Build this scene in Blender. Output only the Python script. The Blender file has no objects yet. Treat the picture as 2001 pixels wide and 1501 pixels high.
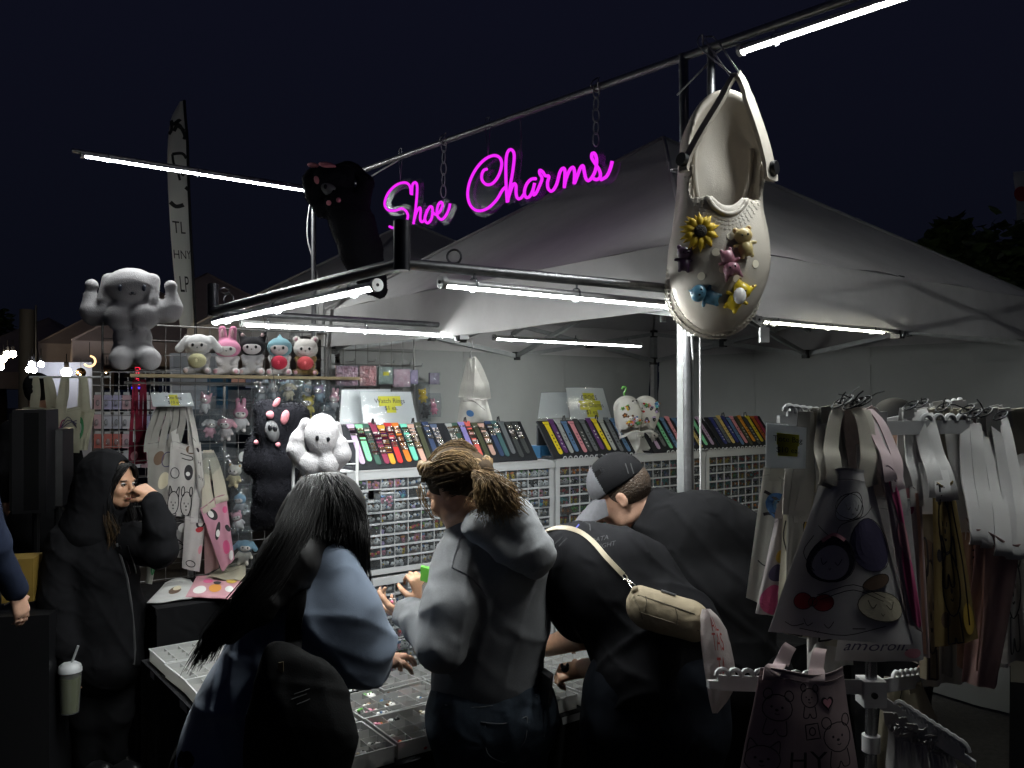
import bpy, math, random
import numpy as np
from mathutils import Vector, Matrix, noise
random.seed(7); RNG = np.random.RandomState(7)
SC = bpy.context.scene
COL = SC.collection
V = Vector
# ------------------------------------------------------------------ camera, world, exposure
FOC, CX, HY, EYE = 1650.0, 1000.5, 775.0, 1.87
cam = bpy.data.cameras.new('camera'); cam_o = bpy.data.objects.new('camera', cam); COL.objects.link(cam_o)
cam_o.location = (0, 0, EYE); cam_o.rotation_euler = (math.pi/2, 0, 0)
cam.sensor_width = 36; cam.lens = 36*FOC/2001; cam.shift_y = (HY-750.5)/2001
cam.clip_start = .05; cam.clip_end = 500
SC.camera = cam_o
world = bpy.data.worlds.new('World'); SC.world = world; world.use_nodes = True
wn = world.node_tree; wn.nodes.clear()
wo = wn.nodes.new('ShaderNodeOutputWorld'); wb = wn.nodes.new('ShaderNodeBackground')
tc = wn.nodes.new('ShaderNodeTexCoord'); sx = wn.nodes.new('ShaderNodeSeparateXYZ'); rp = wn.nodes.new('ShaderNodeValToRGB')
wn.links.new(tc.outputs['Generated'], sx.inputs[0]); wn.links.new(sx.outputs['Z'], rp.inputs[0])
rp.color_ramp.elements[0].position = 0.0; rp.color_ramp.elements[0].color = (.0026, .0032, .0060, 1)
rp.color_ramp.elements[1].position = .55; rp.color_ramp.elements[1].color = (.0045, .0049, .0120, 1)
wn.links.new(rp.outputs[0], wb.inputs['Color']); wn.links.new(wb.outputs[0], wo.inputs[0]); wb.inputs['Strength'].default_value = 1.0
SC.view_settings.view_transform = 'Standard'; SC.view_settings.look = 'None'
SC.view_settings.exposure = 0; SC.view_settings.gamma = 1; SC.view_settings.use_curve_mapping = False
SC.render.engine = 'CYCLES'
cy = SC.cycles
cy.use_denoising = True
try: cy.denoiser = 'OPENIMAGEDENOISE'
except Exception: pass
cy.max_bounces = 8; cy.diffuse_bounces = 4; cy.glossy_bounces = 3; cy.transmission_bounces = 4; cy.transparent_max_bounces = 24
cy.sample_clamp_indirect = 4; cy.caustics_reflective = False; cy.caustics_refractive = False
LED = 310.0            # radiance of the LED battens

# ------------------------------------------------------------------ pixel / booth coordinates
def P(px, py, d): return V(((px-CX)*d/FOC, d, EYE-(py-HY)*d/FOC))
UU, VV = V((.799, .602, 0)), V((-.602, .799, 0)); UP = V((0, 0, 1))
OO = V((-.632, 3.224, 0))
def B(s, t, z=0): return OO+UU*s+VV*t+UP*z
def ray_vplane(px, py, p0, n):
    r = V(((px-CX)/FOC, 1, -(py-HY)/FOC)); d = (V(p0)-V((0, 0, EYE))).dot(n)/r.dot(n)
    return V((0, 0, EYE))+r*d
C0 = V((.618, 3.0, 0))

# ------------------------------------------------------------------ materials
MATS = {}
def mat(name, rgb, rough=.6, metal=0, bump=0, bs=60, var=0, vs=6, spec=.5, trans=0, coat=0, sheen=0, rgb2=None, aniso=None, sub=0, wr=0, ws=13):
    if name in MATS: return MATS[name]
    m = bpy.data.materials.new(name); m.use_nodes = True; nt = m.node_tree; L = nt.links
    b = nt.nodes['Principled BSDF']; out = nt.nodes['Material Output']
    b.inputs['Roughness'].default_value = rough; b.inputs['Metallic'].default_value = metal
    b.inputs['Specular IOR Level'].default_value = spec; b.inputs['Coat Weight'].default_value = coat
    b.inputs['Sheen Weight'].default_value = sheen
    if sub: b.inputs['Subsurface Weight'].default_value = sub; b.inputs['Subsurface Radius'].default_value = (.012, .005, .003)
    b.inputs['Base Color'].default_value = (*rgb, 1)
    col = None
    if var or bump or wr:
        t = nt.nodes.new('ShaderNodeTexCoord'); mp = nt.nodes.new('ShaderNodeMapping'); L.new(t.outputs['Object'], mp.inputs[0])
        if aniso: mp.inputs['Scale'].default_value = aniso
    if var:
        n = nt.nodes.new('ShaderNodeTexNoise'); n.inputs['Scale'].default_value = vs; n.inputs['Detail'].default_value = 6; n.inputs['Roughness'].default_value = .65
        L.new(mp.outputs[0], n.inputs['Vector'])
        cr = nt.nodes.new('ShaderNodeValToRGB'); cr.color_ramp.elements[0].position = .3; cr.color_ramp.elements[1].position = .7
        c2 = rgb2 or tuple(c*(1-var) for c in rgb); c1 = rgb if rgb2 else tuple(min(1, c*(1+var*.5)) for c in rgb)
        cr.color_ramp.elements[0].color = (*c2, 1); cr.color_ramp.elements[1].color = (*c1, 1)
        L.new(n.outputs[0], cr.inputs[0]); L.new(cr.outputs[0], b.inputs['Base Color']); col = cr.outputs[0]
    if bump:
        n2 = nt.nodes.new('ShaderNodeTexNoise'); n2.inputs['Scale'].default_value = bs; n2.inputs['Detail'].default_value = 4
        L.new(mp.outputs[0], n2.inputs['Vector'])
        bp = nt.nodes.new('ShaderNodeBump'); bp.inputs['Strength'].default_value = bump; bp.inputs['Distance'].default_value = .01
        L.new(n2.outputs[0], bp.inputs['Height']); L.new(bp.outputs[0], b.inputs['Normal'])
    if wr:       # creases of worn cloth
        n3 = nt.nodes.new('ShaderNodeTexNoise'); n3.noise_type = 'RIDGED_MULTIFRACTAL'; n3.inputs['Scale'].default_value = ws; n3.inputs['Detail'].default_value = 2.5; n3.inputs['Distortion'].default_value = .8
        L.new(mp.outputs[0], n3.inputs['Vector']); b3 = nt.nodes.new('ShaderNodeBump'); b3.inputs['Strength'].default_value = wr; b3.inputs['Distance'].default_value = .02
        L.new(n3.outputs[0], b3.inputs['Height'])
        if bump: L.new(bp.outputs[0], b3.inputs['Normal'])
        L.new(b3.outputs[0], b.inputs['Normal'])
    if trans:
        tr = nt.nodes.new('ShaderNodeBsdfTranslucent'); tr.inputs['Color'].default_value = (*rgb, 1)
        if col: L.new(col, tr.inputs['Color'])
        mx = nt.nodes.new('ShaderNodeMixShader'); mx.inputs[0].default_value = trans
        L.new(b.outputs[0], mx.inputs[1]); L.new(tr.outputs[0], mx.inputs[2]); L.new(mx.outputs[0], out.inputs[0])
    MATS[name] = m; return m
def clear_mat(name, tint=(.9, .93, .95), op=.14, rough=.08, haze=.0, gl=.5, dif=.6, glow=0):
    """thin clear plastic: mostly lets light through, with a grey film and a gloss that grows at grazing angles"""
    if name in MATS: return MATS[name]
    m = bpy.data.materials.new(name); m.use_nodes = True; nt = m.node_tree; L = nt.links; nt.nodes.clear()
    out = nt.nodes.new('ShaderNodeOutputMaterial'); t = nt.nodes.new('ShaderNodeBsdfTransparent'); t.inputs[0].default_value = (*tint, 1)
    g = nt.nodes.new('ShaderNodeBsdfGlossy'); g.inputs['Roughness'].default_value = rough; g.inputs[0].default_value = (.9, .9, .9, 1)
    d = nt.nodes.new('ShaderNodeBsdfDiffuse'); d.inputs[0].default_value = (dif, dif*1.02, dif*1.04, 1)
    if glow:
        tl_ = nt.nodes.new('ShaderNodeBsdfTranslucent'); tl_.inputs[0].default_value = (dif, dif, dif, 1); md = nt.nodes.new('ShaderNodeMixShader'); md.inputs[0].default_value = glow; L.new(d.outputs[0], md.inputs[1]); L.new(tl_.outputs[0], md.inputs[2]); d = md
    lw = nt.nodes.new('ShaderNodeLayerWeight'); lw.inputs[0].default_value = .35
    mm = nt.nodes.new('ShaderNodeMath'); mm.operation = 'MULTIPLY_ADD'; mm.inputs[1].default_value = gl; mm.inputs[2].default_value = op*.5
    L.new(lw.outputs['Fresnel'], mm.inputs[0])
    m1 = nt.nodes.new('ShaderNodeMixShader'); m1.inputs[0].default_value = op+haze; L.new(t.outputs[0], m1.inputs[1]); L.new(d.outputs[0], m1.inputs[2])
    m2 = nt.nodes.new('ShaderNodeMixShader'); L.new(mm.outputs[0], m2.inputs[0]); L.new(m1.outputs[0], m2.inputs[1]); L.new(g.outputs[0], m2.inputs[2])
    n = nt.nodes.new('ShaderNodeTexNoise'); n.inputs['Scale'].default_value = 28; bp = nt.nodes.new('ShaderNodeBump'); bp.inputs['Strength'].default_value = .25; bp.inputs['Distance'].default_value = .004
    tcn = nt.nodes.new('ShaderNodeTexCoord'); L.new(tcn.outputs['Object'], n.inputs['Vector']); L.new(n.outputs[0], bp.inputs['Height']); L.new(bp.outputs[0], g.inputs['Normal'])
    L.new(m2.outputs[0], out.inputs[0]); MATS[name] = m; return m
def emit_mat(name, rgb, strength, dots=None):
    if name in MATS: return MATS[name]
    m = bpy.data.materials.new(name); m.use_nodes = True; nt = m.node_tree; L = nt.links; nt.nodes.clear()
    out = nt.nodes.new('ShaderNodeOutputMaterial'); e = nt.nodes.new('ShaderNodeEmission'); e.inputs[0].default_value = (*rgb, 1); e.inputs[1].default_value = strength
    if dots:       # rows of LED chips seen through the clear cover
        uv = nt.nodes.new('ShaderNodeUVMap'); mp = nt.nodes.new('ShaderNodeMapping'); mp.inputs['Scale'].default_value = (dots[0], dots[1], 1); L.new(uv.outputs[0], mp.inputs[0])
        fr = nt.nodes.new('ShaderNodeVectorMath'); fr.operation = 'FRACTION'; L.new(mp.outputs[0], fr.inputs[0])
        ds = nt.nodes.new('ShaderNodeVectorMath'); ds.operation = 'DISTANCE'; ds.inputs[1].default_value = (.5, .5, 0); L.new(fr.outputs[0], ds.inputs[0])
        mr = nt.nodes.new('ShaderNodeMapRange'); mr.inputs[1].default_value = .22; mr.inputs[2].default_value = .48; mr.inputs[3].default_value = strength*2.2; mr.inputs[4].default_value = strength*.12
        L.new(ds.outputs['Value'], mr.inputs[0]); L.new(mr.outputs[0], e.inputs[1])
    L.new(e.outputs[0], out.inputs[0]); MATS[name] = m; return m

# ------------------------------------------------------------------ mesh building
ORG = {}
class MB:
    def __init__(s): s.v = []; s.f = []; s.m = []; s.uv = None
    def add(s, verts, faces, mi=0):
        o = len(s.v); s.v += [tuple(p) for p in verts]; s.f += [tuple(i+o for i in f) for f in faces]; s.m += [mi]*len(faces); return s
    def quad(s, a, b, c, d, mi=0): return s.add([a, b, c, d], [(0, 1, 2, 3)], mi)
    def box(s, c, x, y, z, mi=0):
        """box with centre c and half-axis vectors x, y, z"""
        c, x, y, z = V(c), V(x), V(y), V(z)
        p = [c+x*i+y*j+z*k for i in (-1, 1) for j in (-1, 1) for k in (-1, 1)]
        return s.add(p, [(0, 1, 3, 2), (4, 6, 7, 5), (0, 4, 5, 1), (2, 3, 7, 6), (0, 2, 6, 4), (1, 5, 7, 3)], mi)
    def abox(s, lo, hi, mi=0):
        c = (V(lo)+V(hi))/2; h = (V(hi)-V(lo))/2
        return s.box(c, (h.x, 0, 0), (0, h.y, 0), (0, 0, h.z), mi)
    def bbox_(s, a, b, t0, t1, z0, z1, mi=0):
        """box in booth coordinates"""
        c = B((a+b)/2, (t0+t1)/2, (z0+z1)/2)
        return s.box(c, UU*(b-a)/2, VV*(t1-t0)/2, UP*(z1-z0)/2, mi)
    def tube(s, path, r, n=8, mi=0, closed=False, cap=True):
        path = [V(p) for p in path]; N = len(path); rs = r if hasattr(r, '__len__') else [r]*N
        o = len(s.v); prev = None
        for i, p in enumerate(path):
            a = path[i-1] if (i or closed) else path[i]; b = path[(i+1) % N] if (i < N-1 or closed) else path[i]
            t = (b-a); t = t.normalized() if t.length > 1e-9 else V((0, 0, 1))
            if prev is None: q = t.cross(UP); q = q if q.length > .05 else t.cross(V((1, 0, 0)))
            else: q = prev-t*prev.dot(t)
            q.normalize(); prev = q; w = t.cross(q)
            for k in range(n):
                an = 2*math.pi*k/n; s.v.append(tuple(p+(q*math.cos(an)+w*math.sin(an))*rs[i]))
        for i in range(N if closed else N-1):
            j = (i+1) % N
            for k in range(n): s.f.append((o+i*n+k, o+i*n+(k+1) % n, o+j*n+(k+1) % n, o+j*n+k)); s.m.append(mi)
        if cap and not closed:
            s.f.append(tuple(o+k for k in range(n))[::-1]); s.f.append(tuple(o+(N-1)*n+k for k in range(n))); s.m += [mi, mi]
        return s
    def ribbon(s, path, w, side, th=.0015, mi=0):
        """flat strap of width w along path; side is the width direction (one or per point)"""
        path = [V(p) for p in path]; N = len(path); sd = side if isinstance(side, list) else [side]*N; o = len(s.v)
        for i, p in enumerate(path):
            t = (path[min(i+1, N-1)]-path[max(i-1, 0)]).normalized(); q = V(sd[i]); q = (q-t*q.dot(t)).normalized(); nn = t.cross(q)
            ww = (w[i] if hasattr(w, '__len__') else w)/2
            for a, c in ((-ww, -th), (ww, -th), (ww, th), (-ww, th)): s.v.append(tuple(p+q*a+nn*c))
        for i in range(N-1):
            for k in range(4): s.f.append((o+i*4+k, o+i*4+(k+1) % 4, o+i*4+4+(k+1) % 4, o+i*4+4+k)); s.m.append(mi)
        s.f.append((o+3, o+2, o+1, o)); e = o+(N-1)*4; s.f.append((e, e+1, e+2, e+3)); s.m += [mi, mi]
        return s
    def disc(s, c, n, r, th=.002, k=16, mi=0, up=None):
        n = V(n).normalized(); q = n.cross(UP); q = q if q.length > .05 else n.cross(V((1, 0, 0))); q.normalize(); w = n.cross(q)
        rx, ry = (r if hasattr(r, '__len__') else (r, r)); o = len(s.v); c = V(c)
        for d in (0, th):
            for i in range(k): a = 2*math.pi*i/k; s.v.append(tuple(c+q*math.cos(a)*rx+w*math.sin(a)*ry+n*d))
        s.f.append(tuple(o+i for i in range(k))[::-1]); s.f.append(tuple(o+k+i for i in range(k))); s.m += [mi, mi]
        for i in range(k): s.f.append((o+i, o+(i+1) % k, o+k+(i+1) % k, o+k+i)); s.m.append(mi)
        return s
    def ball(s, c, r, n=10, mi=0, R=None):
        c = V(c); r = r if hasattr(r, '__len__') else (r, r, r); o = len(s.v); h = max(4, n//2+1)
        for i in range(1, h):
            a = math.pi*i/h
            for k in range(n):
                b = 2*math.pi*k/n; p = V((r[0]*math.sin(a)*math.cos(b), r[1]*math.sin(a)*math.sin(b), r[2]*math.cos(a)))
                s.v.append(tuple(c+(R@p if R else p)))
        t = len(s.v)
        for q in ((0, 0, r[2]), (0, 0, -r[2])): s.v.append(tuple(c+(R@V(q) if R else V(q))))
        for i in range(h-2):
            for k in range(n): s.f.append((o+i*n+k, o+(i+1)*n+k, o+(i+1)*n+(k+1) % n, o+i*n+(k+1) % n)); s.m.append(mi)
        for k in range(n):
            s.f.append((t, o+k, o+(k+1) % n)); s.f.append((t+1, o+(h-2)*n+(k+1) % n, o+(h-2)*n+k)); s.m += [mi, mi]
        return s
    def grid(s, fn, na, nb, mi=0):
        o = len(s.v)
        for i in range(na+1):
            for j in range(nb+1): s.v.append(tuple(fn(i/na, j/nb)))
        for i in range(na):
            for j in range(nb):
                a = o+i*(nb+1)+j; s.f.append((a, a+1, a+nb+2, a+nb+1)); s.m.append(mi)
        return s
    def mesh(s, name, mats, smooth=False, org=V((0, 0, 0))):
        me = bpy.data.meshes.new(name); o = V(org)
        me.from_pydata([(x-o.x, y-o.y, z-o.z) for x, y, z in s.v], [], s.f)
        for m in (mats if isinstance(mats, (list, tuple)) else [mats]): me.materials.append(m)
        if max(s.m, default=0): me.polygons.foreach_set('material_index', s.m)
        if smooth: me.polygons.foreach_set('use_smooth', [True]*len(s.f)); 
        if smooth and smooth != 'all':
            try: me.set_sharp_from_angle(angle=math.radians(40))
            except Exception: pass
        me.update(); return me
    def build(s, name, mats, parent=None, smooth=False, org=None, label=None):
        o_ = ORG[parent.name] if parent is not None else V(org or (0, 0, 0))
        me = s.mesh(name, mats, smooth, o_); return link(name, me, parent, o_ if parent is None else None, o_, label)
def link(name, me, parent=None, loc=None, org=None, label=None):
    o = bpy.data.objects.new(name, me); COL.objects.link(o)
    if parent is not None: o.parent = parent
    if loc is not None: o.location = loc
    ORG[o.name] = V(org) if org is not None else V((0, 0, 0))
    if label: o['label'] = label
    return o
def tag(o, label=None, cat=None, group=None, kind=None):
    if label: o['label'] = label
    if cat: o['category'] = cat
    if group: o['group'] = group
    if kind: o['kind'] = kind
    return o
def thing(name, label, cat, loc, group=None):
    o = bpy.data.objects.new(name, None); COL.objects.link(o); o.location = loc; o.empty_display_size = .05
    ORG[o.name] = V(loc); return tag(o, label, cat, group)
def smooth_path(pts, n=6, closed=False):
    pts = [V(p) for p in pts]; out = []; N = len(pts)
    for i in range(N if closed else N-1):
        g = (lambda k: pts[k % N]) if closed else (lambda k: pts[min(max(k, 0), N-1)])
        p0, p1, p2, p3 = g(i-1), g(i), g(i+1), g(i+2)
        for k in range(n):
            t = k/n; out.append(.5*((2*p1)+(p2-p0)*t+(2*p0-5*p1+4*p2-p3)*t*t+(3*p1-p0-3*p2+p3)*t**3))
    if not closed: out.append(pts[-1])
    return out
# lettering is turned to meshes first, while the scene is still small
TXT = {}
def text_shape(t, shear=0, bold=0):
    k = (t, shear, bold)
    if k not in TXT:
        cu = bpy.data.curves.new('lettering', 'FONT'); cu.body = t; cu.align_x = 'CENTER'; cu.align_y = 'CENTER'; cu.shear = shear; cu.offset = bold; cu.resolution_u = 3
        ob = bpy.data.objects.new('lettering', cu); COL.objects.link(ob); dg = bpy.context.evaluated_depsgraph_get()
        me = bpy.data.meshes.new_from_object(ob.evaluated_get(dg))
        vs = [tuple(v.co) for v in me.vertices]; fs = [tuple(p.vertices) for p in me.polygons]
        bpy.data.objects.remove(ob); bpy.data.curves.remove(cu); bpy.data.meshes.remove(me)
        TXT[k] = (vs, fs)
    return TXT[k]
for _t in ('Watch Rings', '$1 ea.', 'CROCS', 'Shoe Charms', 'Tote Bag', '$10 ea.', 'OPEN', 'TL', 'HNY', 'LP', 'H', 'Y', 'O', 'TA', 'TAS', 'AL', 'amoroll.', 'nar', 'HY', 'RY', 'DATA', 'TIGHT', 'P', 'E', 'N'): text_shape(_t)
text_shape('amoroll.', .35); text_shape('nar', .3); text_shape('CROCS', 0, .02)
def put_text(mb, t, fn, size, mi=0, shear=0, bold=0):
    """lay lettering on a surface: fn maps flat (x, y) to a point"""
    vs, fs = text_shape(t, shear, bold); mb.add([fn(x*size, y*size) for x, y, _ in vs], fs, mi); return mb
# ------------------------------------------------------------------ materials used widely
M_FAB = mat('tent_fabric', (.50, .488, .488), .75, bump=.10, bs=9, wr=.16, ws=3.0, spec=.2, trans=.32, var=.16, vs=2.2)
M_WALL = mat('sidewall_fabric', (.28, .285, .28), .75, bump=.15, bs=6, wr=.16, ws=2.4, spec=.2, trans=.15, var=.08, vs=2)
M_STEEL = mat('galvanised_pipe', (.24, .24, .25), .38, metal=.85, var=.25, vs=30)
M_DSTEEL = mat('dark_pipe', (.06, .06, .07), .35, metal=.6)
M_WMET = mat('white_painted_metal', (.62, .63, .62), .4, var=.08, vs=12)
M_LEDH = mat('led_housing', (.62, .62, .62), .35, metal=.2)
M_BLACK = mat('black_plastic', (.006, .006, .007), .4)
M_DCLOTH = mat('black_cloth', (.007, .007, .008), .9, wr=.4, ws=7, spec=.1)
M_CLEAR = clear_mat('clear_plastic', op=.10)
M_BAG = clear_mat('clear_film', op=.05, rough=.05)
M_WHITE = mat('white_plastic', (.48, .49, .50), .35, var=.08, vs=5)
M_PAPER = mat('white_card', (.72, .73, .73), .5, trans=.25)
M_INK = mat('black_ink', (.02, .02, .02), .7)
M_HILITE = mat('yellow_marker', (.75, .68, .02), .6)
M_WIRE = mat('chrome_wire', (.35, .35, .36), .35, metal=.7)
M_WWIRE = mat('white_wire', (.6, .6, .6), .4)
M_LED = emit_mat('led_chips', (.97, 1.0, .98), LED, dots=(64, 1))
M_STRING = mat('cord', (.40, .40, .40), .7); M_CHAIN = mat('plastic_chain', (.42, .42, .42), .4)

# ------------------------------------------------------------------ ground
g = MB().grid(lambda a, b: V(((a-.5)*160, -20+b*180, 0)), 8, 8)
tag(g.build('ground', mat('asphalt', (.045, .042, .038), .85, bump=.6, bs=120, var=.5, vs=30)), kind='structure')

# ------------------------------------------------------------------ tents
def tent(c0, u, v, side, z_e, val, z_p, label, fab, legs=True, loose=.02, truss=True, seed=0):
    c0 = V(c0); u = V(u); v = V(v); cs = [c0, c0+u*side, c0+u*side+v*side, c0+v*side]; pk = c0+(u+v)*side/2
    t = thing('canopy_tent', label, 'tent', c0, 'white canopy tents' )
    peak = pk+UP*z_p
    for i in range(4):
        a, b = cs[i]+UP*z_e, cs[(i+1) % 4]+UP*z_e; nrm = ((peak-a).cross(b-a)).normalized()
        if nrm.z > 0: nrm = -nrm
        def fn(p, q, a=a, b=b, nrm=nrm):
            w = a.lerp(b, q).lerp(peak, p); sag = 4*q*(1-q)*(1-p)*p*.10
            wr = noise.noise(w*1.7+V((seed, 0, 0)))*.012*min(1, 6*p*(1-p))+.010*math.sin(q*26+p*5)*(1-p)**4*q*(1-q)*4
            return w+nrm*(sag+wr)
        MB().grid(fn, 18, 24).build('roof_panel', fab, t, 'all')
        out = (b-a).cross(UP).normalized(); out = out if (a-pk).dot(out) > 0 else -out
        def vf(p, q, a=a, b=b, out=out):
            w = a.lerp(b, q); d = val*(1+.06*math.sin(q*math.pi)); 
            return w-UP*(d*p)+out*(.02*p+loose*p*math.sin(q*17+seed)*math.sin(q*math.pi)+.008*noise.noise(w*4))
        MB().grid(vf, 5, 40).build('valance', fab, t, 'all')
        r = MB(); d = (peak-a).normalized(); r.tube([a+nrm*-.006, peak+nrm*-.006], .011, 6); r.build('hip_seam', fab, t, 'all')
        if legs:
            l = MB(); c = cs[i]+(pk-cs[i]).normalized()*.03
            l.box(c+UP*(z_e-.05)/2, u*.021, v*.021, UP*(z_e-.05)/2); l.box(c+UP*1.35, u*.027, v*.027, UP*.04); l.box(c+UP*.01, u*.05, v*.05, UP*.01)
            l.build('leg', M_LEGS, t)
        if truss:
            tb = MB(); A, Bb = cs[i]+(pk-cs[i]).normalized()*.05, cs[(i+1) % 4]+(pk-cs[(i+1) % 4]).normalized()*.05
            zt, zb = z_e-.02, z_e-.25; h = (Bb-A)/2; dr = (Bb-A).normalized(); 
            for k in range(2):
                p, q = A+h*k, A+h*(k+1)
                for s0, s1, off in ((zt, zb, .012), (zb, zt, -.012)):
                    e = (q+UP*s1)-(p+UP*s0); n = dr.cross(UP)
                    tb.box((p+q)/2+UP*(s0+s1)/2+n*off, e/2, n*.008, e.cross(n).normalized()*.015)
                for w, s in ((p, zt), (p, zb), ((p+q)/2, (zt+zb)/2)): tb.box(w+UP*s, dr*.022, dr.cross(UP)*.022, UP*.03, 1)
            tb.build('scissor_truss', [M_LEGS, M_BLACK], t)
    if truss:
        tb = MB()
        for i in range(4):
            m = (cs[i]+cs[(i+1) % 4])/2
            for s0, s1 in ((z_e-.08, z_e+.42), (z_e-.26, z_e+.2)):
                e = (pk+UP*s1)-(m+UP*s0); n = e.cross(UP).normalized(); tb.box((pk+UP*s1+m+UP*s0)/2, e/2, n*.013, e.cross(n).normalized()*.013)
        tb.tube([pk+UP*(z_e-.1), pk+UP*(z_p-.01)], .02, 8); tb.build('centre_truss', M_LEGS, t)
    return t
M_LEGS = mat('tent_frame_metal', (.28, .29, .29), .45, metal=.3, var=.2, vs=20)
tent(C0, UU, VV, 3.0, 2.42, .235, 3.43, 'large white canopy tent over the charm booth, nearest peak', M_FAB, seed=1, loose=.022)
tent(C0+VV*3.08+UU*.02, UU, VV, 3.0, 2.50, .22, 3.43, 'white canopy tent directly behind the charm booth, lower peak by the neon word', M_FAB, seed=5)
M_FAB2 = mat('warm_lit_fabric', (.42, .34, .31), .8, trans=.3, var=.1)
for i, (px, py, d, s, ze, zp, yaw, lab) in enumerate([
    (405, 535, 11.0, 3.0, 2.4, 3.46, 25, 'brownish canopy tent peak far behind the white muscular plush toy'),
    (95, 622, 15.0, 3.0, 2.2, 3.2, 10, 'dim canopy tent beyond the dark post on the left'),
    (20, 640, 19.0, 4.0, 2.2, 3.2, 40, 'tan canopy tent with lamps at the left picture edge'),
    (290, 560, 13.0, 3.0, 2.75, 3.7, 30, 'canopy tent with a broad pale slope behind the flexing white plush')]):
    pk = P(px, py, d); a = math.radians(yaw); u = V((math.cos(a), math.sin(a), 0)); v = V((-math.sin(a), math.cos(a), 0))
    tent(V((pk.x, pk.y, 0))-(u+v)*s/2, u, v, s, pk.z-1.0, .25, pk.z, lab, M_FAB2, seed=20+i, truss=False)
# side walls of the booth
def sidewall(a, b, z0, z1, label, seed):
    a, b = V(a), V(b); n = (b-a).cross(UP).normalized(); w = thing('tent_sidewall', label, 'tent wall', a)
    def fn(p, q):
        m = a.lerp(b, q); h = z0+(z1-z0)*p
        d = .03*noise.noise(V((q*5+seed, p*2.3, 0)))+.016*abs(noise.noise(V((q*9+p*6+seed, p*4-q*7, 3))))**1.5*4*.5+.010*math.sin(q*30+2.5*math.sin(p*3))*(1-p)
        return m+UP*h+n*d
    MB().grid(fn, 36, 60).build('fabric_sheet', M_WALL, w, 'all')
    s = MB()
    for q in (.34, .67): s.ribbon([fn(p/12, q)+n*.003 for p in range(13)], .02, (b-a).normalized(), .0015)
    s.ribbon([fn(.955, k/30)+n*.004 for k in range(31)], .05, UP, .0015); s.build('seam', M_WALL, w)
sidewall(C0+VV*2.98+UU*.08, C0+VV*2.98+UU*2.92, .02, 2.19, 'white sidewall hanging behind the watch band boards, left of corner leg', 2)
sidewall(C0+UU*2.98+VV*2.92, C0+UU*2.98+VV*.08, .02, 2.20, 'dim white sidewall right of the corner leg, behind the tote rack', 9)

# ------------------------------------------------------------------ pipe frame carrying lamps and sign
KK = C0-UU*1.15; LL = KK+VV*1.62; ZF = 2.234
S0, S1 = V((.606, 2.985, 3.07)), V((-1.233, 5.25, 3.17)); SD = (S1-S0).normalized()
fr = thing('pipe_frame', 'galvanised pipe frame of posts and bars carrying the tube lamps and neon sign', 'pipe frame', C0)
def pipe(name, a, b, r=.017, m=M_STEEL): MB().tube([a, b], r, 12).build(name, m, fr, True)
pipe('post', V((.640, 2.965, 0)), S0+UP*.01, .017); pipe('post', V((-1.233, 5.25, 0)), S1, .016)
pipe('top_bar', S0-SD*1.8, S1, .0145)
hook = S0-SD*.12
pipe('stub_post', hook, hook-UP*.42, .014)
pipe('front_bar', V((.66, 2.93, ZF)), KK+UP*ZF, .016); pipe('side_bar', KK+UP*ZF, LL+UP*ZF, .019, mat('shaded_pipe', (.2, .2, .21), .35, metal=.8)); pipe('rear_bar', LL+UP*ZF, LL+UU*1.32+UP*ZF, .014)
for c in (KK, LL):
    s = MB(); s.tube([c+UP*(ZF-.02), c+UP*(ZF+.115)], .023, 14); s.tube([c+UP*(ZF+.113), c+UP*(ZF+.118)], .018, 14)
    s.build('elbow_stub', M_DSTEEL, fr, True)
pipe('lamp_bar', V((-1.233, 5.25, 3.165)), V((-1.233, 5.25, 3.165))-UU*1.35, .011)
def eye(mb, c, d, r=.02):
    mb = MB()
    d = V(d).normalized(); q = V((d.z, d.x, d.y)).cross(d).normalized(); w = d.cross(q)
    mb.tube([V(c)+d*r+(d*math.cos(k*math.pi/7)+w*math.sin(k*math.pi/7))*r for k in range(14)], .0035, 6, closed=True); mb.build('eye_bolt', M_STEEL, fr, True)
eb = None
eye(eb, LL+UU*.03+UP*(ZF+.09), UU+UP*.1); eye(eb, KK+UU*.17+UP*(ZF+.015), UP); eye(eb, LL-VV*.2+UP*(ZF+.015), UP); eye(eb, V((.60, 2.97, 2.66)), V((-1, 0, .2))); eye(eb, V((.63, 2.93, 2.50)), V((-1, -.3, 0)))
cab = MB(); cab.tube(smooth_path([S1-SD*1.0-UP*.015, S1-SD*.6-UP*.06, S1-SD*.3-UP*.05, S1-UP*.04, S1-UP*.3+V((-.04, 0, 0)), S1-UP*.6+V((.03, 0, 0)), S1-UP*1.0+V((.01, -.02, 0))]), .0045, 6)
cab.tube(smooth_path([V((.58, 2.97, 2.93)), V((.66, 2.9, 3.0)), S0-SD*.16-UP*.02, S0-SD*.30-UP*.03]), .003, 6)
cab.tube(smooth_path([V((.60, 2.96, 2.64)), V((.59, 2.95, 2.55)), V((.61, 2.95, 2.3)), V((.63, 2.94, 2.0))]), .003, 6)
cab.tube([V((.655, 2.945, 2.17)), V((.665, 2.942, .1))], .004, 6)
cab.build('power_cord', M_STRING, fr, True)
ld = MB(); 
for k in range(4): ld.tube([V((.645, 2.965, 2.085+k*.007))+V((.026*math.cos(a), .026*math.sin(a), 0)) for a in [i*math.pi/6 for i in range(12)]], .0045, 6, closed=True)
ld.build('lashing_cord', mat('pale_cord', (.55, .54, .5), .8), fr, True)

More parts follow.
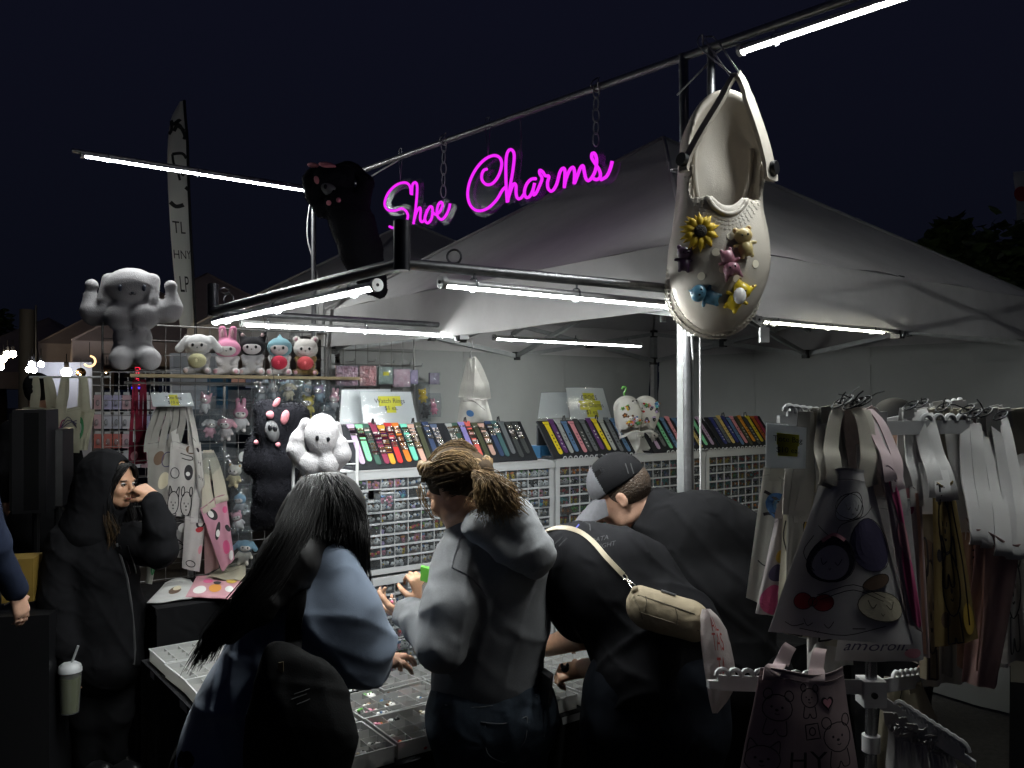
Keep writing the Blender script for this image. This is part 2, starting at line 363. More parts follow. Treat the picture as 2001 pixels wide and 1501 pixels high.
# ------------------------------------------------------------------ LED battens
def led(a, b, label, roll=0, r=.017, em=None, side=None):
    """tube lamp from a to b; the clear cover faces down (towards side)"""
    a, b = V(a), V(b); ax = (b-a).normalized(); q = ax.cross(UP).normalized(); dn = -q.cross(ax); dn = dn if dn.z < 0 else -dn
    if side is not None: dn = (dn+V(side)).normalized(); dn = (dn-ax*dn.dot(ax)).normalized()
    q = ax.cross(dn).normalized()
    t = thing('tube_lamp', label, 'tube lamp', a, 'LED tube lamps on the booth frame')
    h = MB(); n = 9; prof = [(math.cos(k*math.pi/n), -math.sin(k*math.pi/n)*.75) for k in range(n+1)]+[(-.98, .35), (.98, .35)]
    for e in (a, b): h.v += [tuple(e+q*x*r+dn*y*r) for x, y in prof]
    m = len(prof); h.f += [(k, (k+1) % m, m+(k+1) % m, m+k) for k in range(m)]; h.m += [0]*m
    h.build('housing', M_LEDH, t, True)
    d = MB(); n = 8; L_ = (b-a).length; pr = [(math.cos(k*math.pi/n)*.93, .36+math.sin(k*math.pi/n)*.62) for k in range(n+1)]
    s0_, s1_ = a+ax*.014, b-ax*.014      # two rows of chips on a shallow V
    for g_ in (-1, 1):
        e0, e1 = q*r*.78*g_+dn*r*.40, dn*r*.90; sm_ = MB().quad(s0_+e0, s1_+e0, s1_+e1, s0_+e1); nn_ = dn+q*g_*.5
        if ((s1_-s0_).cross(e1-e0)).dot(nn_) < 0: sm_.f = [tuple(reversed(sm_.f[0]))]
        so_ = sm_.build('led_strip', em or M_LED, t); uvs = so_.data.uv_layers.new(name='UVMap')
        for c_, li_ in enumerate(so_.data.polygons[0].vertices): uvs.data[c_].uv = ((0, 1, 1, 0)[li_]*L_/1.2, (0, 0, 1, 1)[li_])
    for e in (a+ax*.012, b-ax*.012): d.v += [tuple(e+q*x*r+dn*y*r) for x, y in pr]
    m = n+1; d.f += [(k, k+1, m+k+1, m+k) for k in range(n)]; d.m += [0]*n
    o = d.build('light_cover', clear_mat('lamp_cover', tint=(.97, .98, .98), op=.0, rough=.15), t, True)
    uv = o.data.uv_layers.new(name='UVMap'); 
    for k in range(n):
        for c, (x, y) in enumerate(((0, k/n), (0, (k+1)/n), (1, (k+1)/n), (1, k/n))): uv.data[k*4+c].uv = (x*L_/1.2, y)
    for e, sg in ((a, -1), (b, 1)):
        c = MB(); c.disc(e-ax*(.006 if sg > 0 else .010), ax, r*1.12, .016, 18); c.disc(e+ax*sg*.011, ax, r*.3, .004, 8, 1); c.build('end_cap', [M_LEDH, M_BLACK], t, True)
    for k in (.1, .52, .9):
        c = MB(); p = a.lerp(b, k); c.tube([p+q*x*r*1.2+dn*y*r*1.2 for x, y in [(math.cos(i*math.pi/6), math.sin(i*math.pi/6)) for i in range(12)]], .0035, 6, closed=True)
        c.tube([p-dn*r, p-dn*r*2.3], .004, 6); c.build('clip', clear_mat('clip_plastic', op=.3), t, True)
    return t
dz = UP*.044
p1 = V((-1.233, 5.25, 3.150)); led(p1-UU*.06, p1-UU*1.30, 'bright tube lamp sticking out level into the night sky, upper left', em=emit_mat('led_chips_upper', (.97, 1, .98), LED*1.0, dots=(64, 1)))
led(KK+VV*.15+UP*ZF-dz, KK+VV*1.585+UP*ZF-dz, 'tube lamp under the angled bar leading from the corner stub, above the small plush row', side=UU*-.15, em=emit_mat('led_chips_side', (.97, 1, .98), LED*1.3, dots=(64, 1)))
led(C0-UU*.0+UP*ZF-dz-VV*.02, C0-UU*1.03+UP*ZF-dz-VV*.02, 'tube lamp with visible chip dots along the bar left of the giant clog', side=VV*.12)
led(LL+UU*.13+UP*ZF-dz, LL+UU*1.27+UP*ZF-dz, 'long dotted tube lamp level above the gift packages grid', side=VV*-.25)
led(V((-.10, 4.93, 2.215)), V((-.10, 4.93, 2.215))+UU*1.2, 'tube lamp inside the tent over the white pair of clogs')
led(V((1.02, 3.46, 2.185)), V((1.02, 3.46, 2.185))+UU*.93, 'yellowish tube lamp under the tent edge right of the giant clog', em=emit_mat('led_chips_warm', (1.0, .98, .80), LED*.22, dots=(64, 1)))
led(S0-SD*.245-UP*.045, S0-SD*1.52-UP*.045, 'glaring tube lamp under the top bar, cut off by the upper picture edge', em=emit_mat('led_chips_near', (.97, 1, .98), LED*.75, dots=(64, 1)))
# ------------------------------------------------------------------ smooth solids: blended shapes on a grid, meshed as one continuous surface
from mathutils.bvhtree import BVHTree
def cap(a, b, ra, rb=None, fl=None, m=1, k=None, sub=False): return ('c', V(a), V(b), ra, ra if rb is None else rb, fl, m, k, sub)
def ell(c, r, R=None, k=None, sub=False): return ('e', V(c), V(r if hasattr(r, '__len__') else (r, r, r)), R, k, sub)
def chain(pts, fl=None, m=1, k=None):
    """pts: (px, py, depth, radius in px)"""
    q = [(P(x, y, d), r*d/FOC) for x, y, d, r in pts]
    return [cap(q[i][0], q[i+1][0], q[i][1], q[i+1][1], fl, m, k) for i in range(len(q)-1)]
def basis(x, y, z): return Matrix((V(x), V(y), V(z))).transposed()
def frame(F, U):
    F = V(F).normalized(); U = V(U); U = (U-F*U.dot(F)).normalized(); return F, U, F.cross(U)
def blend(prims, h=.01, k=.02, disp=None):
    lo = np.full(3, 1e9); hi = -lo; bx = []
    for p in prims:
        if p[0] == 'c': r = max(p[3], p[4])+.01; a = np.minimum(p[1], p[2])-r; b = np.maximum(p[1], p[2])+r
        else: r = max(p[2])+.004; a = np.array(p[1])-r; b = np.array(p[1])+r
        bx.append((a, b))
        if not p[-1]: lo = np.minimum(lo, a); hi = np.maximum(hi, b)
    lo = lo-3*h; n = np.ceil((hi+3*h-lo)/h).astype(int)+1
    f = np.full(n, .3, np.float32)
    for p, (a, b) in zip(prims, bx):
        sub = p[-1]; kk = (p[7] if p[0] == 'c' else p[4]); kk = k if kk is None else kk; kk = max(kk, 1e-5)
        mg = max(kk, 2.5*h)+.01
        i0 = np.clip(np.floor((a-mg-lo)/h).astype(int), 0, n-1); i1 = np.clip(np.ceil((b+mg-lo)/h).astype(int)+1, 1, n)
        if np.any(i1 <= i0): continue
        ax = [np.arange(i0[j], i1[j], dtype=np.float32)*np.float32(h)+np.float32(lo[j]) for j in range(3)]
        X, Y, Z = np.meshgrid(*ax, indexing='ij', sparse=True)
        if p[0] == 'c':
            A, D = np.array(p[1]), np.array(p[2]-p[1]); dd = float(D@D)+1e-9
            x, y, z = X-A[0], Y-A[1], Z-A[2]
            t = np.clip((x*D[0]+y*D[1]+z*D[2])/dd, 0, 1)
            x = x-t*D[0]; y = y-t*D[1]; z = z-t*D[2]
            q = x*x+y*y+z*z
            if p[5] is not None:
                w = np.array(p[5]); e = x*w[0]+y*w[1]+z*w[2]; q = q+e*e*(p[6]**2-1)
            d = np.sqrt(q)-(p[3]+(p[4]-p[3])*t)
        else:
            c = p[1]; x, y, z = X-c[0], Y-c[1], Z-c[2]
            if p[3] is not None:
                M = np.array(p[3]); x, y, z = x*M[0, 0]+y*M[1, 0]+z*M[2, 0], x*M[0, 1]+y*M[1, 1]+z*M[2, 1], x*M[0, 2]+y*M[1, 2]+z*M[2, 2]
            r = p[2]; k0 = np.sqrt((x/r[0])**2+(y/r[1])**2+(z/r[2])**2)+1e-6; k1 = np.sqrt((x/r[0]**2)**2+(y/r[1]**2)**2+(z/r[2]**2)**2)+1e-6
            d = k0*(k0-1)/k1
        sl = tuple(slice(i0[j], i1[j]) for j in range(3)); g = f[sl]
        if sub: d = -d; hh = np.maximum(kk-np.abs(g-d), 0)/kk; f[sl] = np.maximum(g, d)+hh*hh*kk*.25
        else: hh = np.maximum(kk-np.abs(g-d), 0)/kk; f[sl] = np.minimum(g, d)-hh*hh*kk*.25
    if disp:
        ax = [np.arange(n[j], dtype=np.float32)*np.float32(h)+np.float32(lo[j]) for j in range(3)]
        f += disp(*np.meshgrid(*ax, indexing='ij', sparse=True)).astype(np.float32)
    return nets(f, lo, h)
def nets(f, lo, h):
    s = f < 0; n = np.array(f.shape)
    c = np.zeros(n-1, np.int8)
    for i in (0, 1):
        for j in (0, 1):
            for k in (0, 1): c += s[i:n[0]-1+i, j:n[1]-1+j, k:n[2]-1+k]
    cells = np.argwhere((c > 0) & (c < 8)); idx = np.full(n-1, -1, np.int32); idx[tuple(cells.T)] = np.arange(len(cells))
    acc = np.zeros((len(cells), 3)); cnt = np.zeros(len(cells))
    co = [(i, j, k) for i in (0, 1) for j in (0, 1) for k in (0, 1)]
    for a in co:
        for ax in range(3):
            if a[ax]: continue
            b = list(a); b[ax] = 1
            fa = f[tuple((cells+a).T)]; fb = f[tuple((cells+b).T)]; x = (fa < 0) != (fb < 0)
            t = np.where(x, fa/(fa-fb+1e-12), 0); pt = np.tile(np.array(a, float), (len(cells), 1)); pt[:, ax] += t
            acc[x] += pt[x]; cnt[x] += 1
    v = (cells+acc/np.maximum(cnt, 1)[:, None])*h+lo
    faces = []
    for ax in range(3):
        sl0 = [slice(1, None)]*3; a = [slice(None)]*3; b = [slice(None)]*3; a[ax] = slice(0, -1); b[ax] = slice(1, None)
        x = s[tuple(a)] != s[tuple(b)]; e = np.argwhere(x)
        o1, o2 = [(1, 2), (2, 0), (0, 1)][ax]
        ok = (e[:, o1] > 0) & (e[:, o2] > 0) & (e[:, o1] < n[o1]-1) & (e[:, o2] < n[o2]-1); e = e[ok]
        d1 = np.zeros(3, int); d1[o1] = 1; d2 = np.zeros(3, int); d2[o2] = 1
        q = np.stack([idx[tuple((e-d1-d2).T)], idx[tuple((e-d2).T)], idx[tuple(e.T)], idx[tuple((e-d1).T)]], 1)
        ins = s[tuple(e.T)]; q[~ins] = q[~ins][:, ::-1]; faces.append(q[(q >= 0).all(1)])
    return v, np.concatenate(faces)
def solid(name, vf, mats, parent=None, org=None, label=None, midx=None):
    v, f = vf; o = ORG[parent.name] if parent is not None else V(org or (0, 0, 0))
    me = bpy.data.meshes.new(name); me.from_pydata((v-np.array(o)).tolist(), [], f.tolist())
    for m in (mats if isinstance(mats, (list, tuple)) else [mats]): me.materials.append(m)
    me.polygons.foreach_set('use_smooth', [True]*len(me.polygons))
    if midx is not None: me.polygons.foreach_set('material_index', midx)
    me.update(); return link(name, me, parent, o if parent is None else None, o, label)
def bvh(vf): return BVHTree.FromPolygons([tuple(p) for p in vf[0]], [tuple(q) for q in vf[1]])
def surf(tree, px, py, off=.002, fall=2.5):
    r = V(((px-CX)/FOC, 1, -(py-HY)/FOC)).normalized(); hit = tree.ray_cast(V((0, 0, EYE)), r)
    return (hit[0]+hit[1]*off) if hit[0] is not None else P(px, py, fall)
def folds(amp=.005, fq=22, dirs=((.3, .2, 1), (1, -.2, .5)), seed=0):
    def fn(X, Y, Z):
        s = 0
        for i, d in enumerate(dirs):
            q = X*d[0]+Y*d[1]+Z*d[2]; w = X*(d[1]+.3)-Y*d[2]+Z*(d[0]-.5)
            s = s+.32*np.sin(q*fq*(1+.35*i)+2.2*np.sin(w*fq*.33+i+seed)+seed*1.7)*(.6+.4*np.sin(w*fq*.5+seed))
            for j in (1, 2):      # pinched ridges, fading in and out along their length
                a = q*fq*(.62*j+.3*i)+1.9*np.sin(w*fq*(.22+.1*j)+seed+j)+w*fq*.35*(j-1.4)+seed*2.3+j
                mk = np.clip(np.sin(w*fq*(.31+.13*j)+seed*1.3+i+2*np.sin(q*fq*.21+j))+.15, 0, 1)
                s = s-(1-np.abs(np.sin(a)))**3*mk*1.9/j
        return amp*s*.62
    return fn
# ---- anatomy
def head_shape(c, F, U, s=1.0, neck=None):
    F, U, R = frame(F, U); c = V(c); M = basis(R, F, U)
    def at(r, f, u): return c+(R*r+F*f+U*u)*s
    def e(r, f, u, rr, k=.015, sub=False): return ell(at(r, f, u), V(rr)*s, M, k*s, sub)
    pr = [e(0, -.012, .03, (.074, .094, .082)), e(0, .03, -.035, (.060, .066, .078), .03), e(0, .066, -.098, (.030, .026, .018), .03),
          e(0, .085, .020, (.046, .014, .010), .02)]
    for g in (-1, 1):
        pr += [e(g*.038, .070, -.030, (.022, .020, .022), .02), e(g*.046, .018, -.075, (.020, .035, .022), .03), e(g*.075, -.006, -.010, (.009, .017, .028), .006), e(g*.075, .001, -.030, (.007, .009, .010), .006), e(g*.085, .000, -.008, (.0065, .0095, .017), .005, True),
               e(g*.031, .107, .002, (.017, .014, .011), .012, True), e(g*.012, .104, -.036, (.008, .009, .007), .008)]
    pr += [cap(at(0, .096, .008), at(0, .117, -.030), .0075*s, .0115*s, k=.010*s), e(0, .094, -.060, (.022, .011, .0055), .006), e(0, .091, -.072, (.020, .011, .0065), .006), e(0, .105, -.066, (.019, .006, .0016), .004, True)]
    if neck is not None: pr.append(cap(at(0, -.025, -.06), neck, .050*s, .058*s, k=.03))
    return pr, at
def hand_shape(w, D, N, T, curl=(.5, .7, .5), s=1.0, spread=.0, thumb=(.5, .4), fold=None):
    """w wrist, D finger direction, N palm normal, T thumb side"""
    D = V(D).normalized(); N = V(N); N = (N-D*N.dot(D)).normalized(); T = V(T); T = (T-D*T.dot(D)-N*T.dot(N)).normalized(); w = V(w); pr = []
    L = (.072, .080, .074, .058); off = (.028, .0095, -.0095, -.027); kn = (.088, .091, .087, .079)
    for i in range(4):
        b = w+D*kn[i]*s+T*off[i]*s; pr.append(cap(w+D*.008*s+T*off[i]*.6*s, b, .0155*s, .0115*s, k=.012*s))
        cu = curl if fold is None else fold[i]; a = 0; p = b; dr0 = (D+T*off[i]*spread/.03).normalized()
        for j, fr_ in enumerate((.46, .30, .24)):
            a += cu[j]; d = dr0*math.cos(a)+N*math.sin(a); q = p+d*L[i]*fr_*s; pr.append(cap(p, q, (.0088-.0008*j)*s, (.0080-.0008*j)*s, k=.003*s)); p = q
    p = w+D*.022*s+T*.020*s+N*.004*s; d = (D*.62+T*.72+N*.25).normalized()
    for j, ln in enumerate((.042, .032, .026)):
        q = p+d*ln*s; pr.append(cap(p, q, (.0125-.0015*j)*s, (.0110-.0015*j)*s, k=.008*s if j == 0 else .003*s)); p = q
        if j < 2: d = (d+(D*.2-T*thumb[j]+N*thumb[j]*.9)).normalized()
    return pr
def strands(mb, guides, n, r=.0022, spread=.02, jit=.01, seg=9, sides=4, mi=0, tip=.35, seed=1):
    """locks of hair that follow guide paths; spread is per guide end (start, end)"""
    rg = random.Random(seed)
    for g in guides:
        base = smooth_path(g, 6); m = len(base)
        for _ in range(n):
            s0 = spread if hasattr(spread, '__len__') else (spread*.6, spread)
            o0 = V((rg.gauss(0, 1), rg.gauss(0, 1), rg.gauss(0, 1)))*s0[0]; o1 = o0*.3+V((rg.gauss(0, 1), rg.gauss(0, 1), rg.gauss(0, 1)))*s0[1]
            ph = rg.random()*6; fq = rg.uniform(3, 8); e = rg.uniform(.8, 1.0); st = rg.uniform(0, .08); pts = []; rr = []
            for k in range(seg+1):
                t = st+(e-st)*k/seg; x = t*(m-1); i = min(int(x), m-2); p = base[i].lerp(base[i+1], x-i)
                p = p+o0.lerp(o1, t)+V((math.sin(ph+fq*t), math.cos(ph*1.3+fq*t), math.sin(ph*.7+fq*t*.8)))*jit*t
                pts.append(p); rr.append(r*(1.15-(1-tip)*t)*rg.uniform(.9, 1.1))
            mb.tube(pts, rr, sides, mi)
M_SKIN = mat('skin_light', (.46, .27, .19), .5, bump=.1, bs=200, var=.12, vs=30, sub=.1)
M_SKIN2 = mat('skin_warm', (.52, .29, .18), .5, bump=.1, bs=200, var=.12, vs=30, sub=.1)
M_EYE = mat('dark_iris', (.015, .01, .008), .15)
M_LIP = mat('lip_tone', (.30, .10, .085), .45)
M_BROW = mat('brow_hair', (.012, .009, .007), .8)
M_HAIRB = mat('black_hair', (.0075, .0065, .0065), .55, var=.5, vs=40, spec=.22)
M_HAIRD = mat('dark_blond_hair', (.21, .135, .060), .5, var=.75, vs=75, rgb2=(.045, .026, .012), spec=.15)
M_HAIRS = mat('short_brown_hair', (.055, .032, .017), .6, bump=.8, bs=160, var=.5, vs=90)
def eyes(at, par, F, U, s=1.0, brow=True, lid=None):
    F, U, R = frame(F, U)
    for g in (-1, 1):
        mb = MB().ball(at(g*.031, .0845, .001), .0108*s, 12, 0); mb.ball(at(g*.031, .0915, .0005), (.0056*s, .0058*s, .0058*s), 10, 1)
        mb.build('eye', [mat('eye_white', (.6, .57, .54), .25), M_EYE], par, 'all')
        ls = MB().tube([at(g*(.031+x), .0965-.25*abs(x), .0048-6*x*x) for x in (-.016, -.008, 0, .008, .016)], .0020*s, 5); ls.build('eyelash', M_BROW, par, 'all')
        if brow: MB().tube([at(g*(.031+x), .0985-.35*abs(x)-(.006 if x*1 > .012 else 0), .0215-4*x*x) for x in (-.018, -.008, 0, .01, .02)], [.0018, .0028, .003, .0025, .0012], 5).build('eyebrow', M_BROW, par, 'all')
def legs_solid(hipL, hipR, r0, floor=(.0, .0), fwd=V((0, 1, 0)), kn=0):
    pr = []
    for h in (hipL, hipR):
        k_ = V((h.x, h.y, h.z*.53))+fwd*.03; a = V((h.x, h.y, .085)); pr += [cap(h, k_, r0, r0*.68), cap(k_, a, r0*.68, r0*.52)]
    return pr
def shoes(par, feet, fwd, m):
    for p in feet:
        p = V(p); f = V(fwd).normalized(); vf = blend([cap(p+UP*.05-f*.05, p+UP*.04+f*.13, .045, .038), cap(p+UP*.10-f*.03, p+UP*.05, .045, .045), ell(p+f*.1+UP*.02, (.045, .05, .03))], .012, .02)
        v, f_ = vf; v[:, 2] = np.maximum(v[:, 2], .004); solid('shoe', (v, f_), m, par)

# ------------------------------------------------------------------ woman in the black hooded jacket
def woman_hood():
    d = 4.15; F, U = V((.93, -.34, -.13)), V((.05, 0, 1)); base = P(190, 1515, d); base.z = 0
    hc = P(224, 941, d)
    hp, at = head_shape(hc, F, U, 1.0, P(205, 1020, d))
    nose = at(0, .115, -.02)
    fist = P(276, 957, 4.02); R_ = V((1, 0, 0))
    skin = hp+chain([(180, 1085, d+.03, 34), (190, 1280, d, 50)])+chain([(140, 1060, 4.1, 26), (114, 1170, 4.03, 22), (128, 1290, 3.98, 15)])+chain([(262, 1060, 4.15, 26), (315, 1078, 4.05, 22), (300, 976, 4.04, 15)])
    skin += hand_shape(P(302, 972, 4.04), V((-.80, .12, .48)), V((-.1, .45, -.8)), V((-.35, -.75, .45)), (.95, 1.25, .8), 1.02, thumb=(.5, .7))
    skin += hand_shape(P(128, 1292, 3.97), V((.02, .12, -1)), V((1, .25, 0)), V((.2, 1, 0)), (.45, .55, .3), 1.0)
    skin += legs_solid(P(165, 1300, d), P(215, 1300, d+.05), .075, fwd=V((.5, -.1, 0)))
    body = solid('person', blend(skin, .0062, .02), M_SKIN2, org=base)
    tag(body, 'person in a black hooded jacket rubbing their nose and holding an iced drink', 'person', 'people at the booth')
    eyes(at, body, F, U)
    MB().tube([at(x, .1035-1.2*abs(x)**1.5, -.0655-abs(x)*.12) for x in (-.02, -.01, 0, .01, .02)], [.002, .0042, .0046, .0042, .002], 6).build('lips', M_LIP, body, 'all')
    Fh, Uh, Rh = frame(F, U); M = basis(Rh, Fh, Uh); jk = mat('black_fleece', (.011, .011, .0125), .9, bump=.10, bs=420, var=.3, vs=14, spec=.08, wr=.35, ws=11)
    hood = [ell(P(203, 945, d), (.120, .150, .170), M, .02), cap(P(190, 985, d), P(178, 1035, d), .125, .15, k=.06),
            ell(at(0, .15, -.03), (.088, .135, .135), M, .012, True), ell(at(0, .02, -.01), (.094, .115, .125), M, .01, True)]
    hv = blend(hood, .0075, .03, folds(.004, 26, seed=2)); solid('hood', hv, jk, body)
    tor = chain([(170, 1062, d, 64), (190, 1110, d, 74), (196, 1200, d, 82), (196, 1275, d, 84)], V((.2, 1, 0)).normalized(), 1.25)
    tor += chain([(135, 1062, 4.1, 42), (116, 1170, 4.03, 38), (128, 1262, 3.98, 29)], k=.03)+[cap(P(127, 1262, 3.98), P(128, 1284, 3.98), .06, .050, k=.004)]
    tor += chain([(255, 1062, 4.15, 42), (312, 1074, 4.05, 33), (310, 1030, 4.03, 27), (301, 990, 4.03, 21)], k=.03)+[cap(P(303, 990, 4.03), P(301, 978, 4.04), .050, .043, k=.004)]
    tv = blend(tor, .0085, .04, folds(.009, 21, ((.2, .1, .6), (.9, -.3, .8)), 3)); jacket = solid('jacket', tv, jk, body); tr = bvh(tv)
    z = MB().ribbon([surf(tr, x, y, .003, d-.17) for x, y in ((229, 1062), (238, 1090), (248, 1130), (256, 1180), (261, 1230), (263, 1270), (261, 1298))], .009, V((1, -.2, 0)), .0018); z.build('zip', mat('zip_teeth', (.35, .35, .36), .35, metal=.7), jacket)
    z = MB()
    for off in (0, .05): z.tube(smooth_path([surf(tr, 236+off*300, 1066, .006, d-.17), surf(tr, 250+off*260, 1100, .006, d-.17), surf(tr, 252+off*240, 1120, .006, d-.17)]), .003, 5)
    z.build('drawstring', M_BLACK, jacket)
    pv = blend(legs_solid(P(168, 1290, d), P(222, 1290, d+.05), .11, fwd=V((.3, -.1, 0)))+[cap(P(168, 1285, d), P(222, 1285, d), .13, k=.05)], .011, .05, folds(.005, 18, seed=5)); solid('trousers', pv, mat('black_cotton', (.008, .008, .009), .9, spec=.08, wr=.3, ws=10), body)
    shoes(body, [P(165, 1515, d), P(222, 1515, d+.05)], V((.9, -.3, 0)), M_BLACK)
    hb = MB(); vf = blend([ell(at(0, -.03, .02), (.083, .098, .10), M), ell(at(0, .12, -.04), (.062, .10, .105), M, .01, True)], .009, .01); hb.add(vf[0].tolist(), vf[1].tolist())
    G = []
    for g in (-1, 1):
        for q in range(4): G.append([at(g*.01, .085-.01*q, .10), at(g*(.045+.006*q), .085-.012*q, .065), at(g*.068, .065-.014*q, .0), at(g*.070, .05-.012*q, -.08), at(g*.055, .065, -.17), at(g*.06, .10, -.25)])
    strands(hb, G, 16, .0026, (.004, .018), .012, seed=3)
    hb.build('hair', M_HAIRB, body, 'all')
    h2 = MB(); strands(h2, [[at(.050+.010*q, .030, -.09), at(.058+.010*q, .060, -.16), at(.052+.012*q, .095, -.23), at(.045+.012*q, .095, -.31)] for q in range(3)], 26, .0017, (.008, .013), .012, seed=8); h2.build('hair_ends', mat('brown_hair_ends', (.085, .055, .028), .6, var=.6, vs=50, spec=.15), body, 'all')
    # drink
    c = P(136, 1392, 3.93); tp = P(137, 1312, 3.93); t = thing('drink_cup', 'clear cup of green iced drink with white domed lid in the hooded person\'s hand', 'drink', c)
    prof = lambda r0, r1, a, b, m, nm, n=20: MB().tube([c.lerp(tp, a), c.lerp(tp, b)], [r0, r1], n, 0).build(nm, m, t, True)
    prof(.041, .050, 0, 1, clear_mat('cup_plastic', op=.12), 'cup'); prof(.038, .0465, .02, .86, mat('green_tea', (.13, .145, .020), .3), 'drink')
    lm = MB().tube([tp, tp+UP*.012, tp+UP*.03, tp+UP*.042], [.052, .052, .046, .028], 20); lm.build('lid', M_WHITE, t, True)
    MB().tube([tp+UP*.02, P(153, 1262, 3.93)], .0055, 8).build('straw', M_WHITE, t, True)
woman_hood()

# ------------------------------------------------------------------ woman in the pale blue sweater, seen from behind
def woman_blue():
    base = P(560, 1500, 2.2); base.z = 0; F, U = V((.52, .62, -.60)), V((.3, .35, .85))
    hc = P(638, 1016, 2.34); hp, at = head_shape(hc, F, U, 1.0, P(600, 1095, 2.28))
    skin = hp+chain([(600, 1150, 2.28, 62), (530, 1320, 2.22, 80), (470, 1470, 2.16, 90)])+chain([(655, 1130, 2.25, 36), (700, 1270, 2.3, 30), (735, 1300, 2.62, 22)])+chain([(560, 1150, 2.5, 36), (640, 1280, 2.6, 30), (745, 1290, 2.75, 22)])
    skin += hand_shape(P(735, 1300, 2.62), V((.35, .85, -.1)), V((-.2, .1, -1)), V((-.9, .3, 0)), (.3, .4, .3))+hand_shape(P(745, 1290, 2.75), V((.5, .8, -.1)), V((.2, .1, -1)), V((.9, -.3, 0)), (.3, .4, .3))
    skin += legs_solid(P(430, 1520, 2.14), P(540, 1520, 2.14), .075)
    body = solid('person', blend(skin, .0075, .02), M_SKIN, org=base)
    tag(body, 'person with long black hair in a pale blue sweater with a black shoulder bag', 'person', 'people at the booth')
    sw = mat('blue_knit', (.185, .225, .295), .9, bump=.08, bs=500, var=.10, vs=10, sheen=.1, spec=.15, wr=.40, ws=9)
    tor = chain([(618, 1128, 2.27, 66), (560, 1250, 2.22, 96), (500, 1400, 2.17, 118), (468, 1500, 2.15, 128)], V((.3, .9, .2)).normalized(), 1.15)
    tor += chain([(645, 1118, 2.25, 60), (672, 1200, 2.22, 68), (695, 1262, 2.24, 68)], k=.05)+chain([(690, 1275, 2.25, 66), (712, 1296, 2.42, 46), (733, 1300, 2.58, 32)], k=.03)
    tor += chain([(570, 1140, 2.45, 55), (640, 1270, 2.58, 50), (735, 1292, 2.70, 30)], k=.04)
    c = folds(.012, 17, ((.25, .3, 1), (.8, -.4, .5)), 1)
    tv = blend(tor, .0085, .03, c); solid('sweater', tv, sw, body); tr = bvh(tv)
    pv = blend(legs_solid(P(430, 1520, 2.14), P(540, 1520, 2.14), .105)+[cap(P(440, 1500, 2.14), P(530, 1500, 2.14), .13, k=.05)], .012, .05); solid('trousers', pv, mat('black_cotton', (.008, .008, .009), .9, spec=.08), body)
    shoes(body, [P(430, 1520, 2.14), P(540, 1520, 2.14)], V((.3, .9, 0)), M_BLACK)
    Fh, Uh, Rh = frame(F, U); M = basis(Rh, Fh, Uh)
    hb = MB(); vol = [ell(at(0, -.008, .028), (.090, .112, .103), M), cap(P(632, 1020, 2.32), P(688, 1070, 2.30), .092, .042, k=.05), cap(P(600, 1030, 2.27), P(566, 1105, 2.15), .080, .062, k=.06)]
    vol += chain([(560, 1100, 2.15, 56), (496, 1182, 2.06, 38), (446, 1242, 2.02, 20)], V((.2, .9, .3)).normalized(), 1.5)+chain([(688, 1070, 2.30, 26), (708, 1125, 2.32, 11)])
    vf = blend(vol, .008, .04, folds(.0045, 55, ((1, .3, .35), (.9, .1, .6)), 2)); hb.add(vf[0].tolist(), vf[1].tolist()); hv = bvh(vf)
    # locks combed over the visible surface of the hair: start at the crown, run down the back or over the near side
    def comb(cols_, n, r, seed, out=.004, spread=(.005, .010)):
        G = [[surf(hv, x, y, out, dd) for x, y, dd in c] for c in cols_]; strands(hb, G, n, r, spread, .006, seed=seed, seg=14)
    back = []
    for i in range(-6, 12):
        f_ = i/11; x0 = 612+30*f_; back.append([(x0, 934+3*abs(f_-.5), 2.3), (588+34*f_, 985, 2.22), (560+38*f_, 1050, 2.15), (520+36*f_, 1120, 2.08), (468+34*f_, 1185, 2.03), (424+34*f_-14*f_*f_, 1245-14*f_, 2.0), (398+42*f_-20*f_*f_, 1290-34*f_, 2.0)])
    comb(back, 48, .0010, 5, spread=(.005, .0085))
    side = []
    for i in range(11):
        f_ = i/10; side.append([(628+22*f_, 933+4*f_, 2.3), (640+48*f_, 965+8*f_, 2.24), (650+58*f_, 1010, 2.24), (660+52*f_, 1060, 2.26), (676+34*f_, 1110-12*f_, 2.28), (694+20*f_, 1140+10*f_, 2.3), (706+10*f_, 1165+14*math.sin(9*f_), 2.31)])
    comb(side, 48, .0011, 6)
    mid = [[(634+5*i, 934, 2.3), (622+12*i, 975, 2.23), (606+18*i, 1030, 2.2), (600+18*i, 1052, 2.18)] for i in range(6)]
    comb(mid, 40, .0011, 7)
    hb.build('hair', M_HAIRB, body, 'all')
    # shoulder bag: a thing of its own
    bc = P(590, 1400, 1.98); t = thing('shoulder_bag', 'slouchy black shoulder bag hanging on the back of the pale blue sweater', 'bag', P(590, 1500, 1.98))
    bm = mat('black_nylon', (.006, .006, .0063), .8, bump=.1, bs=300, spec=.12, wr=.5, ws=10)
    bv = blend([ell(P(585, 1360, 2.0), (.105, .050, .10)), ell(P(598, 1460, 1.97), (.115, .07, .13)), ell(P(545, 1450, 1.99), (.08, .055, .12)), ell(P(552, 1300, 2.02), (.045, .028, .05))], .0085, .05, folds(.006, 22, seed=4)); solid('bag_body', bv, bm, t); bt = bvh(bv)
    st = [surf(tr, 612, 1066, .004, 2.2), surf(tr, 604, 1085, .004, 2.2), surf(tr, 595, 1120, .006, 2.15), surf(tr, 586, 1170, .008, 2.12), surf(tr, 578, 1220, .012, 2.1), P(572, 1265, 2.02), P(570, 1300, 1.99)]
